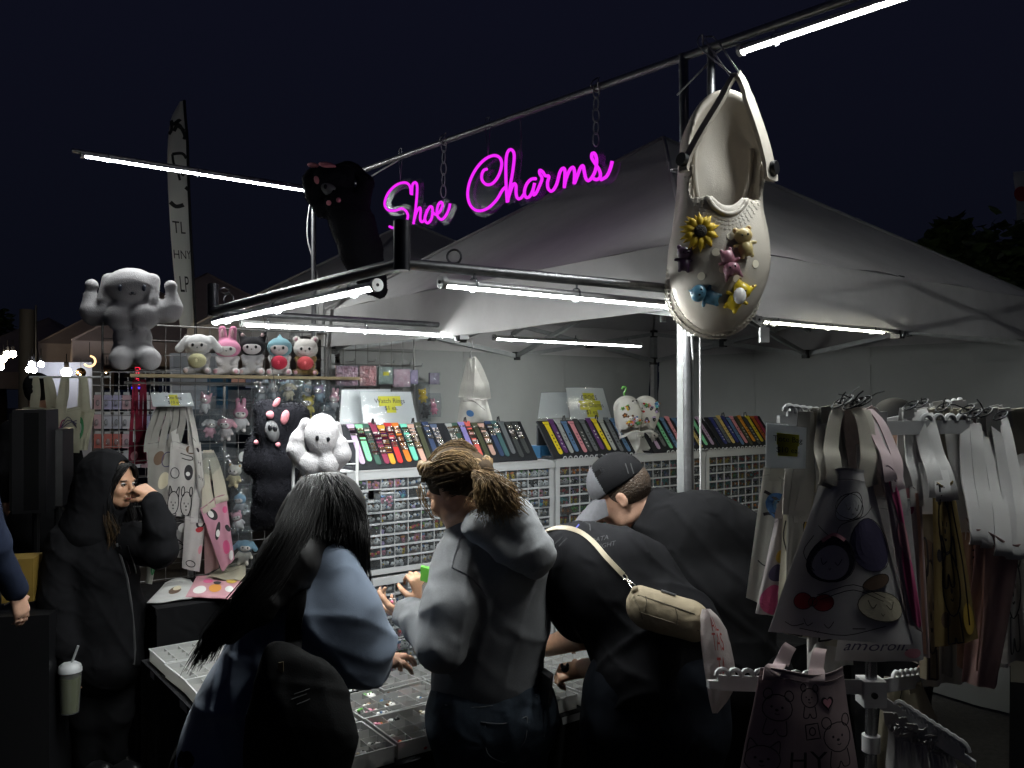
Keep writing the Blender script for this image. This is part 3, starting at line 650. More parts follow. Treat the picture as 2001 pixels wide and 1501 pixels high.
    sp_ = [(614, 1064), (606, 1082), (596, 1118), (587, 1165), (579, 1215), (573, 1262)]; st = []
    for i in range(len(sp_)-1):
        for k in range(5): x = sp_[i][0]+(sp_[i+1][0]-sp_[i][0])*k/5; y = sp_[i][1]+(sp_[i+1][1]-sp_[i][1])*k/5; st.append(surf(tr, x, y, .014, 2.12))
    for _ in range(3): st = [st[0]]+[(st[i-1]+st[i]*2+st[i+1])/4 for i in range(1, len(st)-1)]+[st[-1]]
    MB().ribbon(st+[P(571, 1285, 2.0), P(569, 1310, 1.985)], .040, V((1, 0, .1)), .003).build('strap', bm, t, True)
    pl = MB()
    for k, (x0, x1, y) in enumerate(((575, 605, 1352), (570, 600, 1362), (580, 606, 1372))): pl.tube([surf(bt, x0, y+5, .002, 1.95), surf(bt, (x0+x1)/2, y, .002, 1.95), surf(bt, x1, y-6, .002, 1.95)], .0012, 4)
    pl.build('print', mat('grey_print', (.06, .06, .06), .7), t); MB().box(surf(bt, 549, 1305, .004, 1.95), V((.006, 0, .001)), V((0, .002, 0)), V((0, 0, .012))).build('zip_pull', mat('brass', (.18, .14, .08), .4, metal=.6), t)
woman_blue()

# ------------------------------------------------------------------ woman in the grey hooded sweatshirt
def woman_grey():
    base = P(960, 1500, 2.6); base.z = 0; F, U = V((-.70, .50, -.51)), V((-.30, .2, .93))
    hc = P(893, 952, 2.58); hp, at = head_shape(hc, F, U, 1.0, P(945, 1035, 2.58))
    wr = P(800, 1205, 2.66)
    skin = hp+chain([(965, 1080, 2.6, 55), (960, 1320, 2.6, 75)])+chain([(890, 1085, 2.54, 30), (868, 1265, 2.44, 26), (806, 1203, 2.64, 17)])+chain([(960, 1080, 2.75, 30), (880, 1240, 2.82, 25), (832, 1180, 2.9, 16)])
    skin += hand_shape(wr, V((-.72, .55, .12)), V((.1, .25, .9)), V((-.45, -.55, .65)), (.28, .45, .35), 1.0, fold=[(.75, .75, .45), (.35, .55, .4), (.3, .5, .4), (.35, .5, .4)], thumb=(.35, .2))
    skin += hand_shape(P(834, 1180, 2.9), V((-.3, .1, .9)), V((-.6, .7, .2)), V((-.8, -.5, 0)), (.9, 1.0, .6), 1.0)
    skin += legs_solid(P(915, 1420, 2.58), P(1005, 1420, 2.62), .08)
    body = solid('person', blend(skin, .0065, .018), M_SKIN2, org=base)
    tag(body, 'person with a dark blond braid and ponytail in a heather grey hooded sweatshirt', 'person', 'people at the booth')
    eyes(at, body, F, U); gm = mat('heather_grey', (.165, .169, .176), .9, bump=.08, bs=500, var=.14, vs=220, sheen=.1, spec=.15, wr=.38, ws=9)
    tor = chain([(940, 1075, 2.6, 78), (968, 1110, 2.6, 98), (965, 1220, 2.6, 106), (952, 1315, 2.6, 108)], V((.1, 1, 0)), 1.18)+chain([(950, 1330, 2.6, 104), (950, 1352, 2.6, 98)], V((.1, 1, 0)), 1.18, k=.006)
    tor += [cap(P(942, 1040, 2.58), P(968, 1035, 2.57), .085, .08, k=.05)]
    slv = chain([(897, 1092, 2.55, 50), (880, 1190, 2.46, 53), (862, 1262, 2.43, 46)], k=.02)+chain([(862, 1264, 2.43, 46), (828, 1222, 2.56, 40), (812, 1205, 2.62, 34)], k=.02)
    slv += [cap(P(812, 1205, 2.63), P(803, 1200, 2.655), .058, .054, k=.004)]
    far = chain([(960, 1090, 2.72, 45), (880, 1235, 2.82, 42), (845, 1195, 2.87, 33)], k=.04)
    tv = blend(tor+slv+far, .0075, .022, folds(.011, 17, ((.5, .1, .8), (.9, .3, -.5)), 6)); swt = solid('sweatshirt', tv, gm, body); tr = bvh(tv)
    hv = blend([cap(P(935, 1024, 2.5), P(1000, 1018, 2.5), .045, .06), cap(P(1000, 1018, 2.5), P(1048, 1085, 2.46), .062, .052), cap(P(1048, 1085, 2.46), P(1045, 1108, 2.47), .05, .035), cap(P(925, 1035, 2.46), P(1010, 1095, 2.44), .030, .030), cap(P(915, 1020, 2.62), P(1010, 1010, 2.68), .05, .05), cap(P(1010, 1010, 2.68), P(1055, 1080, 2.6), .055, .05),
                ell(P(968, 1000, 2.58), (.085, .085, .05), None, .02, True)], .0075, .03, folds(.006, 26, ((.8, .2, -.7), (.4, .2, -.9)), 2)); solid('hood', hv, gm, body)
    sm = MB(); sm.tube(smooth_path([surf(tr, x, y, .001, 2.4) for x, y in ((928, 1003), (905, 1040), (890, 1080), (883, 1110))], 4), .0022, 5); sm.tube(smooth_path([surf(tr, x, y, .001, 2.4) for x, y in ((885, 1110), (915, 1125), (940, 1150), (950, 1165))], 4), .0022, 5)
    sm.build('seam', mat('grey_seam', (.09, .09, .10), .9), swt)
    jm = mat('blue_denim', (.045, .058, .076), .85, bump=.12, bs=500, var=.5, vs=14, spec=.12, wr=.5, ws=12)
    jv = blend(legs_solid(P(915, 1420, 2.58), P(1008, 1420, 2.62), .108)+[cap(P(920, 1370, 2.6), P(1000, 1370, 2.6), .125, k=.05), cap(P(925, 1410, 2.57), P(1000, 1410, 2.57), .135, k=.05)], .009, .035, folds(.004, 24, seed=1)); jn = solid('jeans', jv, jm, body); jt = bvh(jv)
    sj = MB(); th = mat('denim_stitching', (.12, .13, .14), .8)
    for ln in (((940, 1411), (985, 1414), (1030, 1400)), ((948, 1412), (952, 1470), (985, 1490)), ((1030, 1402), (1024, 1450), (985, 1490)), ((870, 1378), (940, 1382), (1050, 1362)), ((1048, 1330), (1060, 1390), (1062, 1440))): sj.tube(smooth_path([surf(jt, x, y, .0015, 2.48) for x, y in ln], 5), .0017, 4)
    sj.build('stitching', th, jn)
    shoes(body, [P(915, 1420, 2.58), P(1005, 1420, 2.62)], V((-.4, .9, 0)), M_BLACK)
    Fh, Uh, Rh = frame(F, U); M = basis(Rh, Fh, Uh); hb = MB()
    vf = blend([ell(at(0, -.016, .036), (.083, .101, .088), M), cap(at(0, -.07, -.02), at(0, -.10, .0), .055, .045, k=.03), ell(at(0, .115, -.05), (.075, .06, .10), M, .012, True)], .007, .012, folds(.0035, 70, ((.8, .4, .5), (.3, .9, .5)), 3)); hb.add(vf[0].tolist(), vf[1].tolist(), 1)
    # crown braid: two crossing ropes running from the brow over the near side to the back
    for sd in (-1, 1):
        path = smooth_path([at(sd*.015, .075, .105), at(sd*.055, .05, .095), at(sd*.080, .0, .070), at(sd*.078, -.05, .045), at(sd*.050, -.105, .022), at(.0, -.125, .01)], 7)
        for ph in (0, 2.09, 4.19):
            q = [p+(U*math.sin(i*.85+ph)+Fh*math.cos(i*.85+ph)*.6)*.013 for i, p in enumerate(path)]; hb.tube(q, [.0115+.003*math.sin(i*1.7+ph) for i in range(len(q))], 7)
    tie = at(0, -.125, .008); pv_ = blend(chain([(932, 930, 2.46, 11), (950, 946, 2.43, 19), (976, 962, 2.43, 24), (996, 982, 2.45, 17), (1004, 994, 2.46, 6)], k=.02)+chain([(946, 948, 2.42, 18), (946, 975, 2.42, 17), (940, 992, 2.43, 6)], k=.02)+chain([(950, 950, 2.42, 16), (970, 985, 2.42, 15), (974, 1000, 2.43, 5)], k=.02), .006, .02, folds(.006, 60, ((.6, .3, -.8), (.2, .2, -1)), 3)); hb.add(pv_[0].tolist(), pv_[1].tolist()); pt_ = bvh(pv_)
    tail = []
    for i in range(9):
        f_ = i/8; tail.append([(932, 927+4*f_, 2.42), (946+14*f_, 944-8*f_, 2.4), (950+32*f_, 966-13*f_, 2.4), (946+54*f_, 988-11*f_, 2.42), (932+80*f_, 1008-8*f_-7*math.sin(9*f_), 2.44)])
    strands(hb, [[surf(pt_, x, y, .003, dd) for x, y, dd in c] for c in tail], 52, .0013, (.006, .016), .016, seed=9, seg=12)
    loose = [[(936, 925, 2.42), (970, 935, 2.4), (1000, 965, 2.43), (1014, 992, 2.46)], [(934, 928, 2.42), (935, 960, 2.4), (925, 990, 2.42)], [(936, 925, 2.42), (990, 945, 2.41), (1016, 978, 2.46)]]
    strands(hb, [[P(*q) for q in c] for c in loose], 22, .0012, (.006, .016), .016, seed=14, seg=10)
    ct_ = bvh(vf); crown = []
    for i in range(10):
        f_ = i/9; crown.append([(838+30*f_, 925-40*f_+14*f_*f_, 2.5), (862+26*f_, 906-16*f_, 2.5), (892+18*f_, 900-8*f_, 2.5), (915+10*f_, 908+2*f_, 2.5), (930, 921, 2.47)])
    strands(hb, [[surf(ct_, x, y, .004, dd) for x, y, dd in c] for c in crown], 70, .0013, (.008, .007), .006, seed=4, seg=10)
    low = [[(846+8*i, 940+4*i, 2.5), (870+6*i, 932+5*i, 2.48), (900+3*i, 926+3*i, 2.47), (930, 923, 2.46)] for i in range(6)]
    strands(hb, [[surf(ct_, x, y, .003, dd) for x, y, dd in c] for c in low], 30, .0013, (.006, .005), .005, seed=24, seg=9, mi=1)
    tops = []
    for i in range(11):
        x = -.066+.132*i/10; q_ = math.sqrt(1-(x/.083)**2)*1.035; tops.append([at(x*(1-.7*k/7), -.016+.101*math.cos(.35+2.5*k/7)*q_, .036+.088*math.sin(.35+2.5*k/7)*q_) for k in range(8)])
    strands(hb, tops, 42, .0014, (.006, .005), .004, seed=31, seg=11)
    strands(hb, tops[::2], 26, .0013, (.007, .005), .005, seed=32, seg=11, mi=1)
    G = [[at(g*.06, .075, .06), at(g*.07, .082, .01), at(g*.07, .075, -.04), at(g*.066, .07, -.07)] for g in (-1, 1)]
    strands(hb, G, 8, .0012, (.006, .008), .010, seed=12)
    hb.build('hair', [M_HAIRD, mat('dark_brown_hair', (.040, .025, .013), .7, var=.6, vs=50, spec=.1)], body, 'all')
    MB().tube([tie+(U*math.cos(k)+Rh*math.sin(k))*.019 for k in [i*math.pi/6 for i in range(12)]], .006, 6, closed=True).build('hair_tie', M_BLACK, body, 'all')
    # what the hands hold
    c = P(766, 1177, 2.70); t = MB(); pts = [(math.cos(a)*(.016 if i % 2 else .011), math.sin(a)*(.017 if i % 2 else .011)) for i, a in enumerate([k*math.pi/5+.3 for k in range(10)])]
    for z in (-.003, .003): t.v += [tuple(c+V((x, z, y))) for x, y in pts]
    t.f += [tuple(range(10)), tuple(range(10, 20))[::-1]]+[(i, (i+1) % 10, 10+(i+1) % 10, 10+i) for i in range(10)]; t.m += [0]*12; t.ball(c+V((0, -.004, .002)), .006, 8, 1)
    tag(t.build('shoe_charm', [mat('white_rubber', (.75, .73, .70), .4), mat('pink_rubber', (.7, .22, .32), .4)], org=c), 'white shoe charm pinched in the fingers of the person in grey', 'shoe charm')
    b0, b1 = P(838, 1196, 2.87), P(840, 1112, 2.87); bt = thing('spray_bottle', 'small clear bottle with a green label and cap in the grey person\'s far hand', 'bottle', b0)
    MB().tube([b0, b0.lerp(b1, .62), b0.lerp(b1, .72)], [.026, .026, .016], 16).build('bottle_body', clear_mat('bottle_plastic', op=.3), bt, True)
    MB().tube([b0.lerp(b1, .0), b0.lerp(b1, .28)], .0268, 16).build('label_band', mat('green_label', (.04, .22, .03), .5), bt, True)
    MB().box(b0.lerp(b1, .86), V((.030, 0, -.008)), V((0, .017, 0)), (b1-b0)*.16).build('spray_cap', mat('green_cap', (.10, .36, .04), .4), bt)
    ph = P(1067, 1345, 2.5); pt = thing('phone', 'dark phone sticking out of a jeans pocket below the grey sweatshirt', 'phone', ph)
    MB().box(ph, V((.006, .02, 0)), V((.012, -.03, .0)), V((.004, 0, .045))).build('case', M_BLACK, pt)
woman_grey()

# ------------------------------------------------------------------ bending woman in the black T-shirt
def woman_bend():
    base = P(1290, 1500, 2.5); base.z = 0; F, U = V((-.75, .45, -.6)), V((-.6, .4, .6))
    hc = P(1030, 1115, 2.95); hp, at = head_shape(hc, F, U, 1.0, P(1085, 1105, 2.82))
    skin = hp+chain([(1115, 1120, 2.75, 60), (1300, 1280, 2.5, 80)])
    skin += chain([(1115, 1130, 2.68, 38), (1146, 1238, 2.72, 30), (1068, 1265, 2.95, 18)], k=.012)+chain([(1180, 1160, 2.6, 38), (1200, 1310, 2.62, 28), (1142, 1305, 2.88, 18)], k=.012)
    skin += hand_shape(P(1068, 1265, 2.95), V((-.8, .5, -.2)), V((-.2, .2, -.9)), V((-.3, -.9, 0)), (.4, .5, .4))
    skin += hand_shape(P(1142, 1306, 2.88), V((-.80, .35, -.28)), V((.25, .45, -.85)), V((-.2, .3, .9)), (.75, .95, .6), 1.05, thumb=(.65, .6))
    skin += legs_solid(P(1225, 1430, 2.5), P(1335, 1430, 2.45), .09)
    body = solid('person', blend(skin, .0068, .018), M_SKIN2, org=base)
    tag(body, 'person bending over the trays in a black T-shirt with a tan crossbody purse', 'person', 'people at the booth')
    tm = mat('black_jersey', (.0095, .0095, .011), .9, bump=.08, bs=420, var=.25, vs=12, spec=.08, wr=.45, ws=9)
    tor = chain([(1098, 1118, 2.78, 82), (1150, 1122, 2.68, 98), (1215, 1152, 2.6, 112), (1300, 1250, 2.5, 108), (1282, 1318, 2.49, 124)], V((.3, .9, .3)).normalized(), 1.1)
    tor += chain([(1118, 1130, 2.66, 62), (1126, 1180, 2.68, 56), (1132, 1205, 2.70, 48)], k=.03)+chain([(1180, 1180, 2.58, 62), (1198, 1262, 2.58, 50)], k=.03)
    tv = blend(tor, .008, .04, folds(.012, 18, ((.9, .2, -.5), (.4, .5, .9)), 8)); sh = solid('t_shirt', tv, tm, body); tr = bvh(tv)
    jv = blend(legs_solid(P(1225, 1430, 2.5), P(1330, 1430, 2.45), .125)+[cap(P(1240, 1345, 2.5), P(1325, 1325, 2.46), .145, k=.05), cap(P(1230, 1410, 2.5), P(1330, 1410, 2.45), .14, k=.05)], .010, .04, folds(.004, 20, seed=3)); solid('jeans', jv, mat('dark_denim', (.010, .0125, .018), .85, bump=.12, bs=500, var=.4, vs=12, spec=.1, wr=.4, ws=10), body)
    shoes(body, [P(1225, 1430, 2.5), P(1335, 1430, 2.45)], V((-.4, .9, 0)), M_BLACK)
    hb = MB(); vf = blend([ell(at(0, -.015, .03), (.086, .104, .094)), ell(at(0, .12, -.05), (.075, .07, .10), None, .01, True)], .009, .01, folds(.003, 60)); hb.add(vf[0].tolist(), vf[1].tolist()); hb.build('hair', mat('dark_brown_hair', (.040, .025, .013), .7, var=.6, vs=50, spec=.1), body, 'all')
    pr = MB(); gp = mat('faded_print', (.026, .026, .029), .8); bp = mat('blue_print', (.05, .06, .35), .6)
    pr.tube([surf(tr, x, y, .001) for x, y in ((1122, 1036), (1131, 1026))], .003, 4, 1)
    for ln in (((1138, 1020), (1152, 1025), (1154, 1038)), ((1100, 1050), (1085, 1063)), ((1108, 1052), (1092, 1068))): pr.tube([surf(tr, x, y, .001) for x, y in ln], .002, 4)
    def tp(ox, oy): return lambda x, y: surf(tr, ox+x*1.0+y*.18, oy-y-x*-.22*-1, .0012)
    put_text(pr, 'DATA', tp(1172, 1054), 13); put_text(pr, 'TIGHT', tp(1184, 1066), 13); pr.build('shirt_print', [gp, bp], sh)
    # purse
    pu = thing('crossbody_purse', 'tan crossbody purse on the hip of the bending person in black', 'purse', P(1300, 1235, 2.3)); pm = mat('tan_canvas', (.27, .22, .145), .75, bump=.08, bs=420, var=.12, vs=12, spec=.25, wr=.25, ws=22)
    a, b, c, d_ = P(1240, 1150, 2.36), P(1357, 1186, 2.30), P(1372, 1234, 2.27), P(1252, 1204, 2.33); X = ((b-a)+(c-d_))/2; Y = ((a-d_)+(b-c))/2; N = X.cross(Y).normalized(); N = N if N.y < 0 else -N
    cen = (a+b+c+d_)/4; xl = X.length/2; yl = Y.length/2; X.normalize(); Y.normalize()
    pv = blend([cap(cen-X*xl*.82+Y*yl*.55, cen+X*xl*.78+Y*yl*.55, .026, .024), cap(cen-X*xl*.80-Y*yl*.45, cen+X*xl*.82-Y*yl*.45, .046, .044), cap(cen-X*xl*.85, cen+X*xl*.85, .040, .038), cap(cen-X*xl*.75-Y*yl*.9, cen+X*xl*.75-Y*yl*.95, .030, .028)], .005, .02, folds(.0025, 60, seed=2)); pb = solid('purse_body', pv, pm, pu); pt = bvh(pv)
    w = MB(); ln = mat('purse_seam', (.10, .08, .05), .8)
    for q in (((1246, 1163), (1300, 1180), (1358, 1200)), ((1250, 1196), (1300, 1212), (1366, 1232)), ((1320, 1190), (1324, 1205), (1322, 1222)), ((1262, 1166), (1264, 1180), (1258, 1196)), ((1240, 1170), (1250, 1190), (1256, 1210))): w.tube(smooth_path([surf(pt, x, y, .0008, 2.26) for x, y in q], 5), .0016, 4)
    w.build('seam', ln, pb); MB().tube([surf(pt, 1292, 1157, .004, 2.26), surf(pt, 1320, 1166, .004, 2.26)], .0035, 6).build('nameplate', M_STEEL, pb)
    st = [surf(tr, x, y, .004, 2.6) for x, y in ((1068, 1040), (1085, 1034), (1110, 1034), (1135, 1042), (1160, 1060), (1185, 1088), (1206, 1112), (1218, 1124))]
    MB().ribbon(smooth_path(st, 4), .014, V((.6, 0, .7)), .002).build('strap', mat('tan_leather', (.42, .35, .25), .5), pu, True)
    ch = MB(); e0, e1 = st[-1], P(1240, 1148, 2.34)
    for i in range(3):
        p, q = e0.lerp(e1, i/3), e0.lerp(e1, (i+1)/3); m = (p+q)/2; u = (q-p)*.62; s = (V((.4, -1, .4)) if i % 2 else V((.7, .3, .7))).normalized()*.006
        ch.tube([m+u*math.cos(k)+s*math.sin(k) for k in [j*math.pi/5 for j in range(10)]], .0018, 5, closed=True)
    ch.build('clasp', mat('bright_nickel', (.7, .68, .62), .2, metal=1), pu, True)
    MB().ball(P(1241, 1155, 2.33), (.012, .012, .014), 8).build('knot', pm, pu, True)
    # plastic carrier bag with red print
    cb = thing('carrier_bag', 'white plastic carrier bag with red outlined letters behind the tan purse', 'plastic bag', P(1405, 1392, 2.22)); cm = mat('milky_plastic', (.52, .46, .45), .35, bump=.8, bs=30, trans=.3)
    gx = [(1368, 1382, 1418), (1376, 1368, 1432), (1390, 1374, 1440), (1372, 1370, 1440), (1360, 1371, 1443), (1300, 1369, 1437), (1250, 1364, 1425), (1215, 1366, 1412), (1192, 1374, 1392)]
    rows = [(1394, 1392, 1402), (1370, 1386, 1422), (1340, 1381, 1438), (1300, 1375, 1436), (1260, 1370, 1428), (1230, 1368, 1420), (1205, 1368, 1404), (1190, 1372, 1388)]
    def cf(sgn):
        def fn(p, q):
            x = p*(len(rows)-1); i = min(int(x), len(rows)-2); t = x-i; y, l, r = [rows[i][k]*(1-t)+rows[i+1][k]*t for k in range(3)]
            return P(l+(r-l)*q, y, 2.24-sgn*.035*math.sin(math.pi*q)**.7*min(1, 4*p+.1)+.008*noise.noise(V((p*7, q*5, sgn))))
        return fn
    m = MB(); m.grid(cf(1), 24, 12); m.grid(cf(-1), 24, 12); m.build('bag_film', cm, cb, 'all')
    pr = MB(); f1 = cf(1)
    def bf(p0, q0): return lambda x, y: f1(min(1, p0+y), min(1, max(0, q0+x+.12*(y))))+V((0, -.0022, 0))
    for t_, p0 in (('TA', .40), ('TAS', .60), ('AL', .77)): put_text(pr, t_, bf(p0, .58), .22, bold=.0)
    pr.build('red_print', mat('red_print', (.42, .07, .06), .6), cb)
    # charm in the near hand
    c = P(1104, 1307, 2.80); t = MB().ball(c, (.014, .008, .012), 8); t.ball(c+V((-.010, 0, .010)), (.006, .004, .009), 6); t.ball(c+V((.008, 0, .011)), (.006, .004, .009), 6)
    tag(t.build('shoe_charm', mat('black_rubber', (.012, .012, .013), .35), org=c, smooth='all'), 'black eared shoe charm held by the bending person in the T-shirt', 'shoe charm')
woman_bend()

# ------------------------------------------------------------------ man in the two-tone cap
def man_cap():
    base = P(1430, 1500, 2.7); base.z = 0; F, U = V((-.80, .22, -.56)), V((-.50, .12, .85))
    hc = P(1216, 968, 2.95); hp, at = head_shape(hc, F, U, 1.04, P(1292, 1000, 2.93))
    skin = hp+chain([(1330, 1050, 2.88, 70), (1410, 1260, 2.72, 80)])+chain([(1285, 1060, 2.98, 42), (1215, 1180, 3.05, 32), (1160, 1235, 3.2, 20)])+chain([(1455, 1060, 2.8, 42), (1450, 1200, 2.95, 32), (1330, 1250, 3.1, 20)])+legs_solid(P(1390, 1420, 2.7), P(1480, 1420, 2.68), .095)
    skin += hand_shape(P(1160, 1235, 3.2), V((-.6, .6, -.4)), V((0, .2, -1)), V((.6, .6, 0)), (.4, .5, .4))+hand_shape(P(1330, 1250, 3.1), V((-.6, .6, -.4)), V((0, .2, -1)), V((-.6, -.6, 0)), (.4, .5, .4))
    body = solid('person', blend(skin, .0072, .02), M_SKIN, org=base)
    tag(body, 'person in a grey and black cap and black T-shirt leaning towards the drawers', 'person', 'people at the booth')
    eyes(at, body, F, U); Fh, Uh, Rh = frame(F, U); M = basis(Rh, Fh, Uh)
    hv = blend([ell(at(0, -.020, .022), (.081, .099, .092), M), ell(at(0, .10, -.06), (.085, .07, .11), M, .01, True), ell(at(0, -.02, -.14), (.12, .14, .085), M, .01, True)], .006, .01); 
    for g in (-1, 1): pass
    solid('hair', hv, M_HAIRS, body)
    tm = mat('black_tee', (.0085, .0085, .0095), .9, bump=.08, bs=420, var=.3, vs=12, spec=.08, wr=.45, ws=9)
    tor = chain([(1305, 1042, 2.92, 72), (1368, 1072, 2.85, 112), (1402, 1180, 2.76, 106), (1412, 1300, 2.70, 102)], V((.3, .9, .2)).normalized(), 1.15)+chain([(1285, 1060, 2.97, 66), (1250, 1120, 3.0, 58)], k=.04)+chain([(1440, 1058, 2.8, 62), (1462, 1110, 2.84, 52)], k=.04)+[cap(P(1288, 1000, 2.93), P(1300, 1012, 2.92), .072, .08, k=.03)]
    tv = blend(tor, .0085, .04, folds(.012, 17, ((.7, .2, -.7), (.5, .5, .8)), 4)); solid('t_shirt', tv, tm, body)
    jv = blend(legs_solid(P(1390, 1420, 2.7), P(1480, 1420, 2.68), .12)+[cap(P(1400, 1330, 2.7), P(1460, 1330, 2.7), .15, k=.05)], .012, .04); solid('trousers', jv, mat('black_cotton', (.008, .008, .009), .9, spec=.08), body)
    shoes(body, [P(1390, 1420, 2.7), P(1480, 1420, 2.68)], V((-.6, .8, 0)), M_BLACK)
    # cap
    cp = thing('baseball_cap', 'baseball cap with grey front panel and brim and black mesh back', 'cap', at(0, 0, .05)); gr = mat('grey_wool', (.13, .13, .142), .9, spec=.15, bump=.1, bs=420, var=.15, vs=60); bk = mat('black_mesh', (.008, .008, .009), .9, bump=.3, bs=420, spec=.1)
    cv = blend([ell(at(0, -.010, .052), (.089, .108, .098), M), ell(at(0, -.010, -.035), (.2, .2, .075), M, .004, True)], .006, .01)
    v, f = cv; mid = (v[f].mean(1)-np.array(at(0, 0, 0)))@np.array(Fh); mi = (mid < .030).astype(int).tolist()
    solid('crown', cv, [gr, bk], cp, midx=mi)
    br = MB()
    def bf(z): 
        def fn(p, q):
            x = (q-.5)*2; w = .088*x; yf = .075*math.sqrt(max(0, 1-(x*.92)**2)); l = .020+.085*math.sqrt(max(0, 1-abs(x)**2.6))
            return at(w, yf*.98+.01+l*p, .044-.020*x*x-.030*p-.018*p*x*x+z)
        return fn
    br.grid(bf(0), 8, 20); br.grid(bf(-.004), 8, 20); br.build('brim', gr, cp, 'all')
    MB().ball(at(0, -.01, .15), .008, 8).build('top_button', bk, cp, True)
    ct = bvh(cv); pr = MB()
    for x in (1222, 1232): pr = MB().tube([surf(ct, x, 906, .001), surf(ct, x+3, 916, .001), surf(ct, x+6, 926, .001)], .0022, 4); pr.build('side_mark', mat('dim_print', (.028, .028, .030), .8), cp)
    pr = MB().box(surf(ct, 1170, 925, .002), Rh*.002, Fh*.012, Uh*.010); pr.build('front_patch', M_BLACK, cp)
man_cap()
# ------------------------------------------------------------------ helpers for goods
def Dp(px, t):
    """depth at which the ray through column px meets the booth plane t"""
    q = (px-CX)/FOC; o = OO+VV*t; return ((o.x*UU.y-o.y*UU.x)/(q*UU.y-UU.x)) if abs(q*UU.y-UU.x) > 1e-6 else o.y
def Pt(px, py, t): return P(px, py, Dp(px, t))
def Sx(px, t): return (Pt(px, 775, t)-OO).dot(UU)
def Pz(px, py, z): return P(px, py, FOC*(EYE-z)/(py-HY))
def copy_tree(o, parent=None, **kw):
    c = o.copy(); COL.objects.link(c); c.parent = parent; ORG[c.name] = ORG.get(o.name, V((0, 0, 0)))
    for ch in list(o.children): copy_tree(ch, c)
    return c
# ------------------------------------------------------------------ tables under black cloth
def table(s0, s1, t0, t1, z, label, seed):
    c = B((s0+s1)/2, (t0+t1)/2, 0); t = thing('display_table', label, 'table', c, 'cloth covered booth tables')
    m = MB().bbox_(s0, s1, t0, t1, z-.03, z-.004); m.build('tabletop', mat('table_board', (.3, .3, .3), .7), t)
    for s in (s0+.06, s1-.06):
        for q in (t0+.06, t1-.06): MB().bbox_(s-.014, s+.014, q-.014, q+.014, 0, z-.03).build('leg', M_DSTEEL, t)
    m = MB(); m.grid(lambda a, b: B(s0+(s1-s0)*a, t0+(t1-t0)*b, z), 2, 2)
    cs = [(s0, t0), (s1, t0), (s1, t1), (s0, t1)]; per = []
    for i in range(4):
        a, b = cs[i], cs[(i+1) % 4]; L_ = math.hypot(b[0]-a[0], b[1]-a[1]); n = max(4, int(L_/.03))
        nx, nt = (b[1]-a[1])/L_, -(b[0]-a[0])/L_
        for k in range(n): per.append((a[0]+(b[0]-a[0])*k/n, a[1]+(b[1]-a[1])*k/n, nx, nt))
    def fn(p, q):
        k = q*len(per); i = int(k) % len(per); s, t_, nx, nt = per[i]; w = (.012*math.sin(i*.9+seed)+.012*math.sin(i*.37+seed*2))*p+.012*p
        return B(s+nx*w, t_+nt*w, z-(z-.03)*p)
    m.grid(fn, 6, len(per)); m.build('table_cloth', M_DCLOTH, t, 'all'); return t
table(-.535, .02, -.70, .86, .75, 'tray table with its black cloth corner nearest the hooded person', 1)
table(.03, 3.0, -.70, .30, .75, 'long black covered table carrying the white drawer cabinets', 2)
table(-.36, .85, 1.30, 1.93, .85, 'table with a deep black cloth and flat printed bags in front of the wire grid', 3)
table(3.05, 3.9, -2.0, -1.1, .78, 'black covered table standing behind the tote bag rack', 4)

